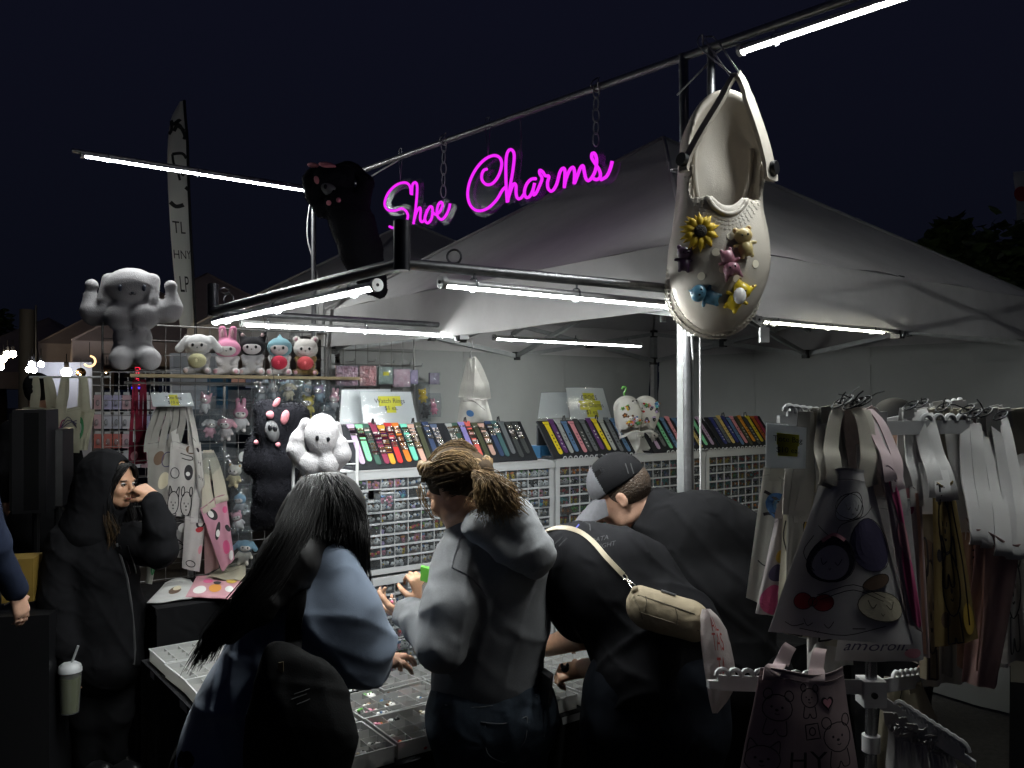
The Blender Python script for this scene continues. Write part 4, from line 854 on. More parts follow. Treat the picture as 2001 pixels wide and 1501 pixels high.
# ------------------------------------------------------------------ drawer cabinets
CW, CHH, NC, NR = 1.03, .405, 16, 8
M_BACK = mat('drawer_lining', (.045, .046, .05), .8)
M_DR = clear_mat('drawer_plastic', op=.05, rough=.12)
M_LIP = mat('drawer_lip', (.40, .41, .43), .35)
CHC = dict(white=(.72, .70, .68), black=(.014, .014, .015), pink=(.68, .26, .36), red=(.52, .035, .04), yellow=(.70, .48, .03), blue=(.09, .22, .45), green=(.12, .38, .07), orange=(.62, .20, .03), brown=(.17, .085, .04), teal=(.08, .36, .36), lilac=(.42, .32, .55), cream=(.66, .56, .40))
for k, c in CHC.items(): mat('rubber_'+k, c, .38, spec=.5)
def charm_mesh(kind, c1, c2):
    m = MB()
    if kind == 0:      # eared head
        m.ball((0, 0, 0), (.011, .0055, .0095), 8); m.ball((-.0075, 0, .0085), (.004, .003, .0055), 6, 1); m.ball((.0075, 0, .0085), (.004, .003, .0055), 6, 1); m.ball((-.004, -.005, .001), .0016, 5, 2); m.ball((.004, -.005, .001), .0016, 5, 2)
    elif kind == 1:    # standing figure
        m.ball((0, 0, .006), (.0075, .005, .007), 8); m.ball((0, 0, -.006), (.006, .0045, .008), 8, 1); m.ball((-.007, 0, -.003), (.003, .003, .005), 5); m.ball((.007, 0, -.003), (.003, .003, .005), 5); m.ball((-.0028, -.0045, .007), .0013, 5, 2); m.ball((.0028, -.0045, .007), .0013, 5, 2)
    elif kind == 2:    # flower
        for k in range(5): a = k*1.2566; m.ball((.0075*math.cos(a), 0, .0075*math.sin(a)), (.0052, .0032, .0052), 6)
        m.ball((0, -.002, 0), (.0042, .004, .0042), 6, 1)
    elif kind == 3:    # star
        n = 10; pts = [(math.cos(i*math.pi/5+.31)*(.011 if i % 2 else .0055), math.sin(i*math.pi/5+.31)*(.011 if i % 2 else .0055)) for i in range(n)]
        m.v += [(x, y, z) for y in (-.003, .003) for x, z in pts]; m.f += [tuple(range(n)), tuple(range(n, 2*n))[::-1]]+[(i, i+n, (i+1) % n+n, (i+1) % n) for i in range(n)]; m.m += [0]*(n+2); m.ball((0, -.003, 0), .003, 5, 1)
    elif kind == 4:    # long shape with a cap
        m.ball((0, 0, 0), (.006, .0045, .011), 8); m.ball((0, 0, .008), (.0075, .005, .004), 8, 1); m.ball((0, -.004, -.002), .002, 5, 2)
    else:              # bow
        m.ball((-.007, 0, 0), (.0065, .004, .0052), 6); m.ball((.007, 0, 0), (.0065, .004, .0052), 6); m.ball((0, -.001, 0), (.003, .0045, .0035), 6, 1)
    return m, [MATS['rubber_'+c1], MATS['rubber_'+c2], MATS['rubber_black' if c1 != 'black' else 'rubber_white']]
CH = []
_cc = list(CHC)
for i in range(36):
    k = i % 6; c1 = ['white', 'black', 'pink', 'white', 'yellow', 'red', 'white', 'blue', 'brown', 'green', 'black', 'orange', 'white', 'teal', 'lilac', 'cream', 'pink', 'white'][i % 18]; c2 = RNG.choice([c for c in _cc if c != c1])
    m, ms = charm_mesh(k, c1, c2); CH.append((m, ms, m.mesh('shoe_charm', ms, 'all'), c1, ['eared', 'standing', 'flower', 'star', 'capped', 'bow'][k]))
NTH = 'first second third fourth fifth sixth seventh eighth ninth tenth eleventh twelfth thirteenth fourteenth fifteenth last'.split()
FRONT = basis(UU, VV, UP).to_4x4()      # local x along the row, y into the booth
def drawer_mesh():
    m = MB(); w, h, d = .0282, .0218, .055
    m.abox((-w, -.001, -h), (w, .0008, h*.74), 0); m.abox((-w, -.0030, h*.75), (w, .0015, h*.97), 1); m.abox((-w, .0008, -h), (-w+.0012, d, h*.75), 0); m.abox((w-.0012, .0008, -h), (w, d, h*.75), 0); m.abox((-w+.0013, .0009, -h), (w-.0013, d, -h+.0012), 0)
    m.abox((-.008, -.007, h*.78), (.008, -.0031, h*.92), 1)
    return m.mesh('drawer', [M_DR, M_LIP])
DRW = drawer_mesh(); NCH = [0]; REST = {i: MB() for i in range(len(CH))}
rgc = random.Random(11)
def cabinet(s0, z0, label, themes, indiv, pulled=(), empty=.05, rows=None):
    c = B(s0+CW/2, .08, z0); t = thing('drawer_cabinet', label, 'drawer cabinet', c, 'white cabinets of small clear drawers')
    fw, D_ = .026, .155; m = MB()
    m.bbox_(s0+.002, s0+fw, 0, D_, z0, z0+CHH); m.bbox_(s0+CW-fw, s0+CW-.002, 0, D_, z0, z0+CHH); m.bbox_(s0+fw, s0+CW-fw, 0, D_, z0+CHH-fw, z0+CHH); m.bbox_(s0+fw, s0+CW-fw, 0, D_, z0, z0+fw*.8)
    m.build('case', M_WHITE, t); MB().bbox_(s0+fw, s0+CW-fw, .098, .104, z0+fw*.8, z0+CHH-fw).build('back_panel', M_BACK, t)
    m = MB().bbox_(s0-.001, s0+CW+.001, -.004, -.0005, z0+CHH-fw-.004, z0+CHH-.004); m.build('front_rail', M_WHITE, t)
    pw = (CW-2*fw)/NC; ph = (CHH-fw*1.8)/NR; zb = z0+fw*.8
    for r in range(1, NR): MB().bbox_(s0+fw, s0+CW-fw, .000, .097, zb+r*ph-.0016, zb+r*ph+.0016).build('shelf', M_WHITE, t)
    for q in range(1, NC): MB().bbox_(s0+fw+q*pw-.0011, s0+fw+q*pw+.0011, -.0008, .060, zb, zb+NR*ph).build('upright', M_WHITE, t)
    for r in range(NR):
        rr = NR-1-r
        for q in range(NC):
            out = .11 if (r, q) in pulled else (.0 if rgc.random() > .04 else rgc.uniform(.004, .02))
            p = B(s0+fw+(q+.5)*pw, .003-out, zb+(rr+.5)*ph); o = bpy.data.objects.new('drawer', DRW); COL.objects.link(o); o.parent = t; o.matrix_local = Matrix.Translation(p-c)@FRONT
            if rgc.random() < empty or (rows and r >= rows): continue
            th = themes[(r*3+q//3) % len(themes)]; opts = [i for i in range(len(CH)) if CH[i][3] in th] or list(range(len(CH)))
            n = rgc.choice((2, 2, 2, 3)); i0 = rgc.choice(opts)
            for k in range(n):
                ci = i0 if rgc.random() < .5 else rgc.choice(opts); sc = rgc.uniform(1.3, 1.7)
                cp = p+UU*((k-(n-1)/2)*(.038/max(1, n-1))*.75+rgc.uniform(-.002, .002))+VV*(.008+rgc.uniform(0, .004))+UP*(-.005+rgc.uniform(-.003, .003))
                M = Matrix.Translation(cp)@FRONT@Matrix.Rotation(rgc.uniform(-.5, .5), 4, 'Y')@Matrix.Rotation(rgc.uniform(-.4, .4), 4, 'Z')@Matrix.Scale(sc, 4)
                if indiv and NCH[0] < 190 and (q in indiv):
                    o = bpy.data.objects.new('shoe_charm', CH[ci][2]); COL.objects.link(o); o.matrix_world = M; NCH[0] += 1
                    tag(o, '%s %s charm %s in %s drawer from left, %s row, %s cabinet' % (CH[ci][3], CH[ci][4], ['left', 'central', 'right'][k if n == 3 else k*2], NTH[q], ['top', 'second', 'third', 'fourth', 'fifth', 'sixth', 'seventh', 'bottom'][r], 'upper left' if z0 > 1 else 'lower left'), 'shoe charm', 'shoe charms in the clear drawers')
                else: REST[ci].add([M@V(v) for v in CH[ci][0].v], CH[ci][0].f); REST[ci].m[-len(CH[ci][0].f):] = CH[ci][0].m
    return t
TH = [('white', 'black', 'pink'), ('white', 'pink'), ('black', 'white'), ('pink', 'red', 'white'), ('white', 'yellow', 'blue')]
TH2 = [('yellow', 'orange'), ('blue', 'black', 'red'), ('yellow', 'brown', 'green'), ('white', 'red', 'black'), ('teal', 'yellow')]
Z1, Z2 = 1.577-CHH, 1.577-2*CHH-.012
cabinet(.0, Z1, 'upper white drawer cabinet right of the white plush, below the Watch Rings card', TH, range(0, 16), pulled=((1, 1),))
cabinet(.0, Z2, 'lower white drawer cabinet behind the grey person\'s outstretched hand', TH, range(0, 8), pulled=((0, 3),))
cabinet(CW+.01, Z1, 'upper white drawer cabinet of mostly yellow charms beside the cap brim', TH2, range(0, 6))
cabinet(CW+.01, Z2, 'lower white drawer cabinet glimpsed over the bare forearm', TH, ())
cabinet(2*CW+.02, Z1, 'upper white drawer cabinet at the far right end, right of the steel post', TH2, ())
cabinet(2*CW+.02, Z2, 'lower right white drawer cabinet hidden mostly by the capped person', TH2, ())
for ci, mb in REST.items():
    if mb.v: tag(mb.build('shoe_charm_fill', CH[ci][1], None, 'all', org=B(1, .02, 1.3)), 'many small %s %s shoe charms filling the other clear drawers' % (CH[ci][3], CH[ci][4]), 'shoe charms', kind='stuff')
# flat white cover boards along the cabinet tops
for i, (a, b) in enumerate(((-.02, 1.0), (1.05, 1.62), (1.66, 2.05), (2.10, 3.05))):
    m = MB().bbox_(a, b, -.002, .17, 1.5785, 1.5835); tag(m.build('top_board', M_WHITE, org=B(a, 0, 1.58)), ['white board lying on the first cabinet top under the bead bands', 'white board on the cabinet top under the yellow bands', 'white board on the cabinet top right of the white clogs', 'white board on the rightmost cabinet top'][i], 'board')
tm = MB()
for k in range(60):
    s = 1.10+k*.033
    if 1.58 < s < 1.78: continue
    tm.tube([B(s+.010*math.cos(a), .004, 1.5835+.010*math.sin(a)) for a in [i*math.pi/6 for i in range(7)]], .0028, 5)
tag(tm.build('scalloped_edging', M_WHITE, None, True, org=B(1.1, 0, 1.58)), 'row of small white scallops along the cabinet top edge', 'edging', kind='stuff')

# ------------------------------------------------------------------ watch band boards
zc = 1.5845
def bpt(s, h, off=0):      # point on a slanted board: h runs 0 (front edge) to 1 (top)
    return B(s, .012+.115*h, zc+.012+.150*h)+(UP*.61-VV*.79)*off
BX = UU.copy(); BY = (VV*.115+UP*.150).normalized(); BN = BX.cross(BY).normalized(); BN = BN if BN.y < 0 else -BN
BC = dict(lilac=(.42, .30, .44), mint=(.20, .58, .32), dark_green=(.04, .09, .07), maroon=(.22, .03, .07), amber=(.66, .32, .03), red=(.52, .03, .03), orange=(.66, .18, .02), aqua=(.15, .55, .42), blush=(.55, .33, .27), olive=(.06, .065, .035), navy=(.035, .055, .12), slate_blue=(.08, .11, .19), grey=(.13, .14, .15), violet=(.26, .22, .52), coral=(.65, .12, .10), teal=(.06, .13, .14), charcoal=(.05, .055, .055), yellow=(.72, .56, .02), purple=(.10, .03, .14), pale_grey=(.36, .37, .36), steel_blue=(.10, .19, .34), pink=(.62, .25, .29), cream=(.62, .46, .16), deep_blue=(.03, .04, .20), tan_orange=(.66, .28, .03), lemon=(.62, .50, .03), rust=(.42, .10, .01), wine=(.30, .02, .06))
M_SILV = mat('silver_bead', (.75, .72, .66), .18, metal=1); M_GOLDB = mat('gold_bead', (.70, .52, .25), .2, metal=1); M_FELT = mat('black_felt', (.012, .013, .017), .95, bump=.3, bs=200)
boards = [
 (698, 858, 'lilac mint dark_green maroon amber red orange aqua blush olive navy slate_blue'.split(), 1, 'under the Watch Rings card'),
 (888, 1018, 'pale_grey dark_green violet coral olive blush navy teal grey charcoal charcoal'.split(), 1, 'right of the Watch Rings board'),
 (1080, 1212, 'yellow purple pale_grey steel_blue pink charcoal grey purple yellow pale_grey grey steel_blue'.split(), 2, 'left of the white clogs'),
 (1272, 1378, 'lilac grey mint steel_blue pink steel_blue deep_blue cream mint lilac'.split(), 2, 'right of the white clogs'),
 (1404, 1492, 'deep_blue grey cream deep_blue steel_blue pink olive tan_orange charcoal lemon rust wine'.split(), 2, 'at the far right end')]
ORD = ['first', 'second', 'third', 'fourth', 'fifth', 'sixth', 'seventh', 'eighth', 'ninth', 'tenth', 'eleventh', 'twelfth']
rb = random.Random(3)
for bi, (x0, x1, cols, style, where) in enumerate(boards):
    s0, s1 = Sx(x0, .07)-.045, Sx(x1, .07)+.045; c = B((s0+s1)/2, .08, zc); bd = thing('band_board', 'black felt board of watch bands %s' % where, 'display board', c, 'slanted black watch band boards')
    MB().box((bpt(s0, .5, -.004)+bpt(s1, .5, -.004))/2, BX*(s1-s0)/2, (bpt(s0, 1)-bpt(s0, 0))/2*1.12, BN*.004).build('felt_panel', M_FELT, bd)
    MB().bbox_(s0, s1, .010, .15, zc, zc+.010).build('foot_panel', M_FELT, bd); MB().bbox_(s0+.005, s1-.005, .13, .142, zc+.011, zc+.15).build('prop_panel', M_FELT, bd)
    if style == 2: MB().tube([bpt(s0+.01, .93, .006), bpt(s1-.01, .93, .006)], .0012, 5).build('elastic_cord', M_BLACK, bd, True)
    for k in range(2):
        e = bpt(s0+(s1-s0)*(.3+.4*k), 1.06, .003); MB().tube([e, e+UP*.02+UU*.003, e+UP*.022-VV*.012, e-VV*.018], .0035, 6).build('hinge_loop', M_BLACK, bd, True)
    n = len(cols)
    for k, cn in enumerate(cols):
        sc = Sx(x0+(x1-x0)*k/(n-1), .07)+rb.uniform(-.003, .003); col = mat('silicone_'+cn, BC[cn], .5); hi, lo = .99+rb.uniform(-.05, .05), .02+rb.uniform(-.01, .10)
        w = .0115; o = bpt(sc, hi, .003); Lb = (bpt(sc, hi)-bpt(sc, lo)).length; rot = rb.uniform(-.03, .03); Y = -(BY*math.cos(rot)+BX*math.sin(rot)); X = Y.cross(BN).normalized(); X = X if X.dot(BX) > 0 else -X
        bt = thing('watch_band', '%s band, %s from left on the board %s' % (cn.replace('_', ' '), ORD[k], where), 'watch band', o, 'silicone watch bands on the black boards')
        q = lambda x, y, z=0: o+X*x+Y*y+BN*z
        m = MB(); out = [(-w*1.45, -.012), (w*1.45, -.012), (w*1.38, -.004), (w, .010), (w*.97, Lb-.012), (w*.80, Lb-.005), (w*.45, Lb-.001), (-w*.45, Lb-.001), (-w*.80, Lb-.005), (-w*.97, Lb-.012), (-w, .010), (-w*1.38, -.004)]
        for z in (.0, .0035): m.v += [tuple(q(x, y, z)) for x, y in out]
        N_ = len(out); m.f += [tuple(range(N_)), tuple(range(N_, 2*N_))[::-1]]+[(i, (i+1) % N_, N_+(i+1) % N_, N_+i) for i in range(N_)]; m.m += [0]*(N_+2); m.build('strap', col, bt)
        if style == 1:
            hz = MB(); 
            for j in range(7): hz.disc(q(0, Lb*.50+j*.0085, .0036), BN, .0014, .0006, 6)
            if cn in ('lilac', 'mint', 'violet', 'grey', 'olive', 'charcoal'): hz.build('buckle_hole', M_INK, bt)
            full = {'lilac': .34, 'mint': .42, 'dark_green': .74, 'maroon': .76, 'amber': .74, 'red': .6, 'orange': .72, 'aqua': .62, 'blush': .66, 'olive': .08, 'navy': .38, 'slate_blue': .62, 'pale_grey': .8, 'violet': .12, 'coral': .66, 'teal': .3, 'grey': .0, 'charcoal': .5}[cn]
            m = MB(); y = .012; 
            while y < Lb*full:
                if rb.random() < .84:
                    kind = rb.random(); hh = rb.uniform(.0032, .0048)
                    if kind < .45:
                        m.box(q(0, y, .0048), X*w*1.16, Y*hh*.8, BN*.0014, 0 if rb.random() < .75 else 1)
                        for j in (-1, 0, 1): m.ball(q(j*w*.7, y, .0066), (.0032, .0032, .0032), 6, rb.choice((0, 0, 1, 2)))
                    elif kind < .8:
                        for j in range(-2, 3): m.ball(q(j*w*.46, y, .006), (.003, .0028, .0035), 6, rb.choice((0, 0, 2)))
                    else: m.box(q(0, y, .005), X*w*1.18, Y*hh, BN*.0016, rb.choice((0, 1)))
                y += rb.uniform(.0075, .0105)
            if m.v: m.build('beads', [M_SILV, M_GOLDB, mat('pearl_bead', (.7, .62, .6), .25)], bt, True); bt.children[-1]['kind'] = 'stuff'
        else:
            m = MB(); ink = M_INK if sum(BC[cn]) > .35 else mat('white_print', (.62, .62, .60), .6)
            for j in range(rb.choice((3, 4, 5))):
                y = Lb*(.38+.11*j); x = rb.uniform(-.003, .003)
                m.tube(smooth_path([q(x-.0045, y-.003, .0042), q(x+.001, y+rb.uniform(-.006, .006), .0042), q(x+.004, y-.001, .0042), q(x+rb.uniform(-.004, .004), y+.006, .0042)], 3), .0011, 4)
                if rb.random() < .6: m.disc(q(x+rb.uniform(-.003, .003), y+.002, .0036), BN, rb.uniform(.0022, .0038), .0008, 8)
            m.build('printed_motif', ink, bt)
# blue ribbed bins between the boards
for i, (px0, px1, py0, py1) in enumerate(((1050, 1086, 868, 894), (1386, 1411, 850, 872), (692, 697, 880, 912))):
    s0, s1 = Sx(px0, .12), Sx(px1, .12); c = B((s0+s1)/2, .12, zc); b = thing('blue_bin', ['blue ribbed bin left of the yellow watch band', 'blue ribbed bin behind the steel post', 'blue bin edge left of the lilac watch band'][i], 'bin', c); bm = mat('blue_plastic', (.02, .085, .17), .4)
    MB().bbox_(s0, s1, .10, .19, zc, zc+.055).build('bin_body', bm, b)
    n = max(2, int((s1-s0)/.012))
    for k in range(n): MB().bbox_(s0+(k+.2)*(s1-s0)/n, s0+(k+.6)*(s1-s0)/n, .097, .0995, zc+.006, zc+.052).build('rib', bm, b)

# ------------------------------------------------------------------ cards
def card(name, label, pts, lines=None, clear=True, hil=True, t_off=.0):
    """pts: four world corners tl, tr, br, bl"""
    a, b, c, d = [V(p) for p in pts]; t = thing(name, label, 'sign card', (c+d)/2)
    n = (b-a).cross(d-a).normalized(); n = n if n.y < 0 else -n
    S = lambda u, v, z=0: a.lerp(b, u).lerp(d.lerp(c, u), v)+n*(z+.006*math.sin(math.pi*u))
    m = MB(); m.grid(lambda u, v: S(u, v, .0), 10, 8); m.grid(lambda u, v: S(u, v, -.0012), 10, 8); m.build('card_sheet', M_PAPER, t, 'all')
    if clear: MB().grid(lambda u, v: S(u*1.06-.03, v*1.05-.03, .0035+.0015*noise.noise(V((u*4, v*4, len(label))))), 26, 20).build('clear_sleeve', clear_mat('glossy_sleeve', op=.03, rough=.10), t, 'all')
    if lines:
        asp = (d-a).length/(b-a).length; tx = MB(); hl = MB()
        for txt, v0, sz, wd in lines:
            if hil: hl.grid(lambda u, v: S(.53+(u-.5)*wd, v0+(v-.5)*sz*1.5/asp, .0008), 8, 1)
            put_text(tx, txt, lambda x, y: S(.53+x, v0-y/asp, .0018), sz)
        if hl.v: hl.build('highlighter', M_HILITE, t)
        tx.build('lettering', M_INK, t)
    return t
def qcard(name, label, q, t, **k): return card(name, label, [Pt(x, y, t+(.03 if i < 2 else 0)) for i, (x, y) in enumerate(q)], **k)
qcard('price_card', 'blank white card back standing beside the Watch Rings card', ((668, 762), (763, 761), (764, 826), (664, 829)), .22)
qcard('price_card', 'glossy card with highlighted words Watch Rings and a price', ((704, 767), (803, 766), (817, 836), (713, 836)), .15, lines=(('Watch Rings', .26, .115, .44), ('$1 ea.', .46, .105, .18)))
qcard('price_card', 'blank white card back left of the shoe charms price card', ((1058, 768), (1108, 767), (1112, 816), (1051, 818)), .20)
qcard('price_card', 'glossy card with highlighted words CROCS Shoe Charms', ((1106, 758), (1178, 759), (1196, 822), (1116, 821)), .15, lines=(('CROCS', .31, .13, .30), ('Shoe Charms', .54, .125, .56), ('$1 ea.', .76, .125, .28)))

# ------------------------------------------------------------------ clogs
def clog_mesh(h=.0072, holes=True):
    pr = [cap((0, .045, .15), (0, .045, .64), .158, .128, V((0, 1, 0)), 3.2), ell((0, -.028, .235), (.160, .128, .232), None, .03), ell((0, -.005, .61), (.135, .105, .212), None, .05), cap((0, -.02, .25), (0, -.01, .55), .140, .125, V((0, 1, 0)), 1.3, .05)]
    pr += [ell((0, -.03, .25), (.132, .096, .195), None, .015, True), cap((0, -.035, .30), (0, -.035, .60), .118, .108, V((0, 1, 0)), 1.45, .02, True), ell((0, -.04, .61), (.112, .09, .172), None, .02, True),
           ell((0, -.24, .585), (.088, .235, .222), None, .010, True), ell((0, -.17, .80), (.3, .13, .16), None, .04, True)]
    hp = [(.010, .285), (-.033, .232), (.095, .208), (-.008, .180), (.038, .155), (-.070, .158)] if holes else []
    for sg in (-1, 1): pr.append(cap((sg*.2, -.01, .16), (sg*.12, -.01, .19), .018, .018, V((0, 1, 0)), 1.6, .004, True))
    return blend(pr, h, .02)
CLOG = clog_mesh()
M_CLOG = mat('white_foam', (.44, .40, .345), .55, bump=.12, bs=300, var=.06, vs=8)
def clog(name, label, M, sc, group=None, giant=True, mesh=None):
    """M places the local shoe: x across, -y towards the opening side, z from toe to heel"""
    base = M@V((0, 0, 0)); t = thing(name, label, 'clog', base, group); tr = BVHTree.FromPolygons([tuple(p) for p in CLOG[0]], [tuple(q) for q in CLOG[1]])
    W = lambda p: M@V(p)
    v = np.array(CLOG[0]); Mn = np.array(M); v = v@Mn[:3, :3].T+Mn[:3, 3]; MC = M_CLOG if giant else mat('white_foam_small', (.66, .645, .61), .5, var=.05, vs=20); solid('shoe_body', (v, CLOG[1]), MC, t)
    lip = []
    for k in range(25):
        a = -1.75+3.5*k/24; x, z = .092*math.sin(a), .585-.228*math.cos(a); hit = tr.ray_cast(V((x*1.04, -1, z-.006*math.cos(a))), V((0, 1, 0))); y = hit[0].y if hit[0] else -.05
        lip.append(V((x, min(y, .0)-.001, z)))
    MB().tube([W(p) for p in smooth_path(lip, 3)], .0075*sc, 8).build('opening_rim', MC, t, 'all')
    # heel strap
    ap = V((.006, -.128, .805)) if giant else V((.0, -.30, .42)); s = MB(); L_, R_ = V((-.132, -.078, .545)), V((.136, -.078, .535))
    if giant: pts = [L_+V((-.004, .0, -.035)), L_, V((-.094, -.100, .630)), V((-.044, -.118, .725)), ap+V((-.012, .002, .000)), ap+V((.012, .002, .000)), V((.056, -.118, .725)), V((.102, -.100, .625)), R_, R_+V((.006, 0, -.040))]
    else: pts = [L_+V((-.004, .0, .035)), L_, V((-.135, -.18, .50)), V((-.08, -.26, .46)), ap, V((.08, -.26, .46)), V((.135, -.18, .50)), R_, R_+V((.004, 0, .035))]
    pp = smooth_path(pts, 5); n = len(pp); sd = [W((V((.75*(1 if i > n/2 else -1), .55, .0)) if giant else V((0, .35, 1))))-base for i in range(n)]
    ws = [(.050 if min(i, n-1-i) < 6 else .040 if abs(i-n/2) > 5 else .030)*sc*((.55 if i < n*.45 else 1) if giant else .9) for i in range(n)]; ws[0] = ws[-1] = .03*sc
    s.ribbon([W(p) for p in pp], ws, sd, .007*sc); s.build('heel_strap', MC, t, True)
    for q in (L_, R_):
        nrm = V((q.x*1.2, -.12, 0)).normalized(); a = W(q+nrm*.008); dd = (W(q+nrm*.024)-a); MB().disc(a, dd, .021*sc, dd.length, 18).build('rivet', M_BLACK, t, True)
    # knurled band of small raised blocks round the toe and the rim
    kb = MB()
    for row in range(3 if giant else 0):
        for k in range(46):
            a = -1.5+3.0*k/45; d = V((math.sin(a)*.9, 0, -math.cos(a))); o = V((0, .012+.017*row, .235)); hit = tr.ray_cast(o+d*.6, -d)
            if hit[0]: 
                nn = hit[1]; tg = nn.cross(V((0, 1, 0))).normalized(); p = hit[0]; kb.box(W(p), (W(p+tg*.0042)-W(p)), (W(p+V((0, .0055, 0)))-W(p)), (W(p+nn*.0028)-W(p)))
    for row in range(3 if giant else 0):
        for k in range(34):
            a = -1.55+3.1*k/33; x, z = (.110+.012*row)*math.sin(a), .585-(.248+.013*row)*math.cos(a); hit = tr.ray_cast(V((x, -1, z)), V((0, 1, 0)))
            if hit[0]:
                nn = hit[1]; tg = nn.cross(V((0, 0, 1))).normalized(); p = hit[0]; kb.box(W(p), (W(p+tg*.0036)-W(p)), (W(p+nn.cross(tg)*.0036)-W(p)), (W(p+nn*.0018)-W(p)))
    if kb.v: kb.build('knurled_band', M_CLOG, t); t.children[-1]['kind'] = 'stuff'
    return t, tr, W
Mg = Matrix.Translation(P(1393, 653, 2.72))@Matrix.Rotation(math.radians(4), 4, 'Y')@Matrix.Rotation(math.radians(-3), 4, 'Z')@Matrix.Rotation(math.radians(-4), 4, 'X')@Matrix.Diagonal((.985, 1.0, .985, 1))
gc, gtr, GW = clog('giant_clog', 'giant white foam clog hanging toe down from the top bar, covered in figures', Mg, 1.03)
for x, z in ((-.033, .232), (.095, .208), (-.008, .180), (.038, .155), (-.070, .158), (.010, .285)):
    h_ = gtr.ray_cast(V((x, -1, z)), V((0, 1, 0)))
    if h_[0]: a_ = GW(h_[0]-h_[1]*.003); MB().disc(a_, GW(h_[0]+h_[1]*.0025)-a_, .0126, .0045, 18).build('lit_vent_disc', mat('lit_vent_cream', (.80, .74, .60), .5), gc, True)  # pale discs paint the lit inside of the shoe seen through its vent holes
ht = GW((.006, -.128, .812)); w = MB(); hk = hook+V((.0, 0, .015)); w.tube(smooth_path([ht+V((-.012, .01, -.004)), hk+V((-.02, -.015, 0)), hk+V((-.005, 0, .022)), hk+V((.015, -.02, 0)), ht+V((.012, -.005, -.002))], 5), .0028, 6)
w.tube(smooth_path([ht+V((-.006, .0, -.004)), hk+V((-.045, -.02, -.02)), hk+V((-.03, 0, .03)), hk+V((-.02, .03, 0))], 5), .0028, 6); w.build('hanging_wire', M_WIRE, gc, True)
# ------------------------------------------------------------------ small animals: figures and plush
def critter(name, label, cat, M, s, cols, ears='round', group=None, pose='sit', rough=.9, res=34, face=None, hood=None, prop=None, smile=False, glossy=False):
    """M: local frame, x across, -y front, z up, unit height about 1"""
    base = M@V((0, 0, 0)); t = thing(name, label, cat, base, group)
    A = lambda x, y, z: V((x, y, z))
    body = [ell(A(0, 0, .30), (.235, .20, .27))]
    for g in (-1, 1):
        if pose == 'sit': body += [cap(A(g*.14, -.04, .11), A(g*.22, -.30, .09), .10, .085), cap(A(g*.20, -.02, .46), A(g*.15, -.21, .32), .075, .065)]
        elif pose == 'hang': body += [cap(A(g*.11, 0, .16), A(g*.15, -.06, .02), .09, .08), cap(A(g*.2, 0, .44), A(g*.30, -.06, .28), .075, .065)]
        else: body += [cap(A(g*.13, 0, .15), A(g*.16, -.02, .03), .08, .07), cap(A(g*.2, 0, .46), A(g*.34, -.03, .44), .07, .06)]
    hd = [ell(A(0, -.02, .72), (.295, .25, .255))]
    if ears == 'long':
        for g in (-1, 1): hd += [cap(A(g*.10, .0, .92), A(g*.12, .02, 1.26), .095, .085)]
    elif ears == 'round':
        for g in (-1, 1): hd += [ell(A(g*.22, .0, .95), (.10, .06, .10))]
    elif ears == 'floppy':
        for g in (-1, 1): hd += [cap(A(g*.25, .0, .86), A(g*.42, -.02, .62), .09, .10, V((0, 1, 0)), 1.6)]
    elif ears == 'point':
        for g in (-1, 1): hd += [cap(A(g*.20, .0, .90), A(g*.30, .0, 1.10), .10, .03)]
    elif ears == 'fin': hd += [cap(A(0, 0, .95), A(0, .08, 1.06), .06, .02)]
    def put(nm, pr, m, k=.05):
        v, f = blend(pr, 1.0/res, k); Mn = np.array(M); v = v@Mn[:3, :3].T+Mn[:3, 3]; return solid(nm, (v, f), m, t)
    rr = .35 if glossy else .95
    cm = lambda c: mat('%s_%02d%02d%02d' % ('vinyl' if glossy else 'plush', *[int(99*q) for q in c]), c, rr, bump=0 if glossy else .35, bs=230, sheen=0 if glossy else .15, spec=.5 if glossy else .1, var=.06, vs=20)
    put('body', body, cm(cols[0])); put('head', hd, cm(cols[1]))
    W = lambda x, y, z: M@A(x, y, z)
    fm = MB(); R3 = M.to_3x3()
    sc = M.to_scale().x
    if face: put('face', [ell(A(0, -.17, .68), (.215, .115, .165))], cm(face))
    fy = -.285 if face else -.272
    m = MB(); Rn = Matrix([c.normalized() for c in R3.transposed()]).transposed()
    bk_ = mat('bead_black', (.01, .01, .012), .15)
    for g in (-1, 1): MB().ball(W(g*.095, fy+.012, .70), (.034*sc, .018*sc, .040*sc), 8, 0, Rn).build('bead_eye', bk_, t, 'all')
    MB().ball(W(0, fy-.006, .645), (.020*sc, .012*sc, .014*sc), 6, 0, Rn).build('nose', bk_, t, 'all')
    if len(cols) > 2:
        if ears in ('long', 'round', 'point'):
            m = MB()
            for g in (-1, 1):
                z0 = 1.10 if ears == 'long' else (.95 if ears == 'round' else 1.0); m.ball(W(g*(.11 if ears == 'long' else .225), -.055 if ears != 'long' else -.068, z0), (.045*sc, .02*sc, (.13 if ears == 'long' else .055)*sc), 8, 0, Rn)
            m.build('inner_ear', cm(cols[2]), t, 'all')
        m = MB(); 
        for g in (-1, 1): m.ball(W(g*.225, -.37, .09) if pose == 'sit' else W(g*.155, -.12, .03), (.05*sc, .025*sc, .05*sc), 8, 0, Rn)
        if pose == 'sit': m.build('foot_pad', cm(cols[2]), t, 'all')
    if prop: m = MB(); m.ball(W(.0, -.27, .33), (.20*sc, .12*sc, .17*sc), 14, 0, Rn); m.ball(W(.0, -.375, .33), (.06*sc, .03*sc, .06*sc), 8, 1, Rn); m.build('held_cushion', [cm(prop), cm(tuple(min(.8, c*1.6+.05) for c in prop))], t, 'all')
    return t
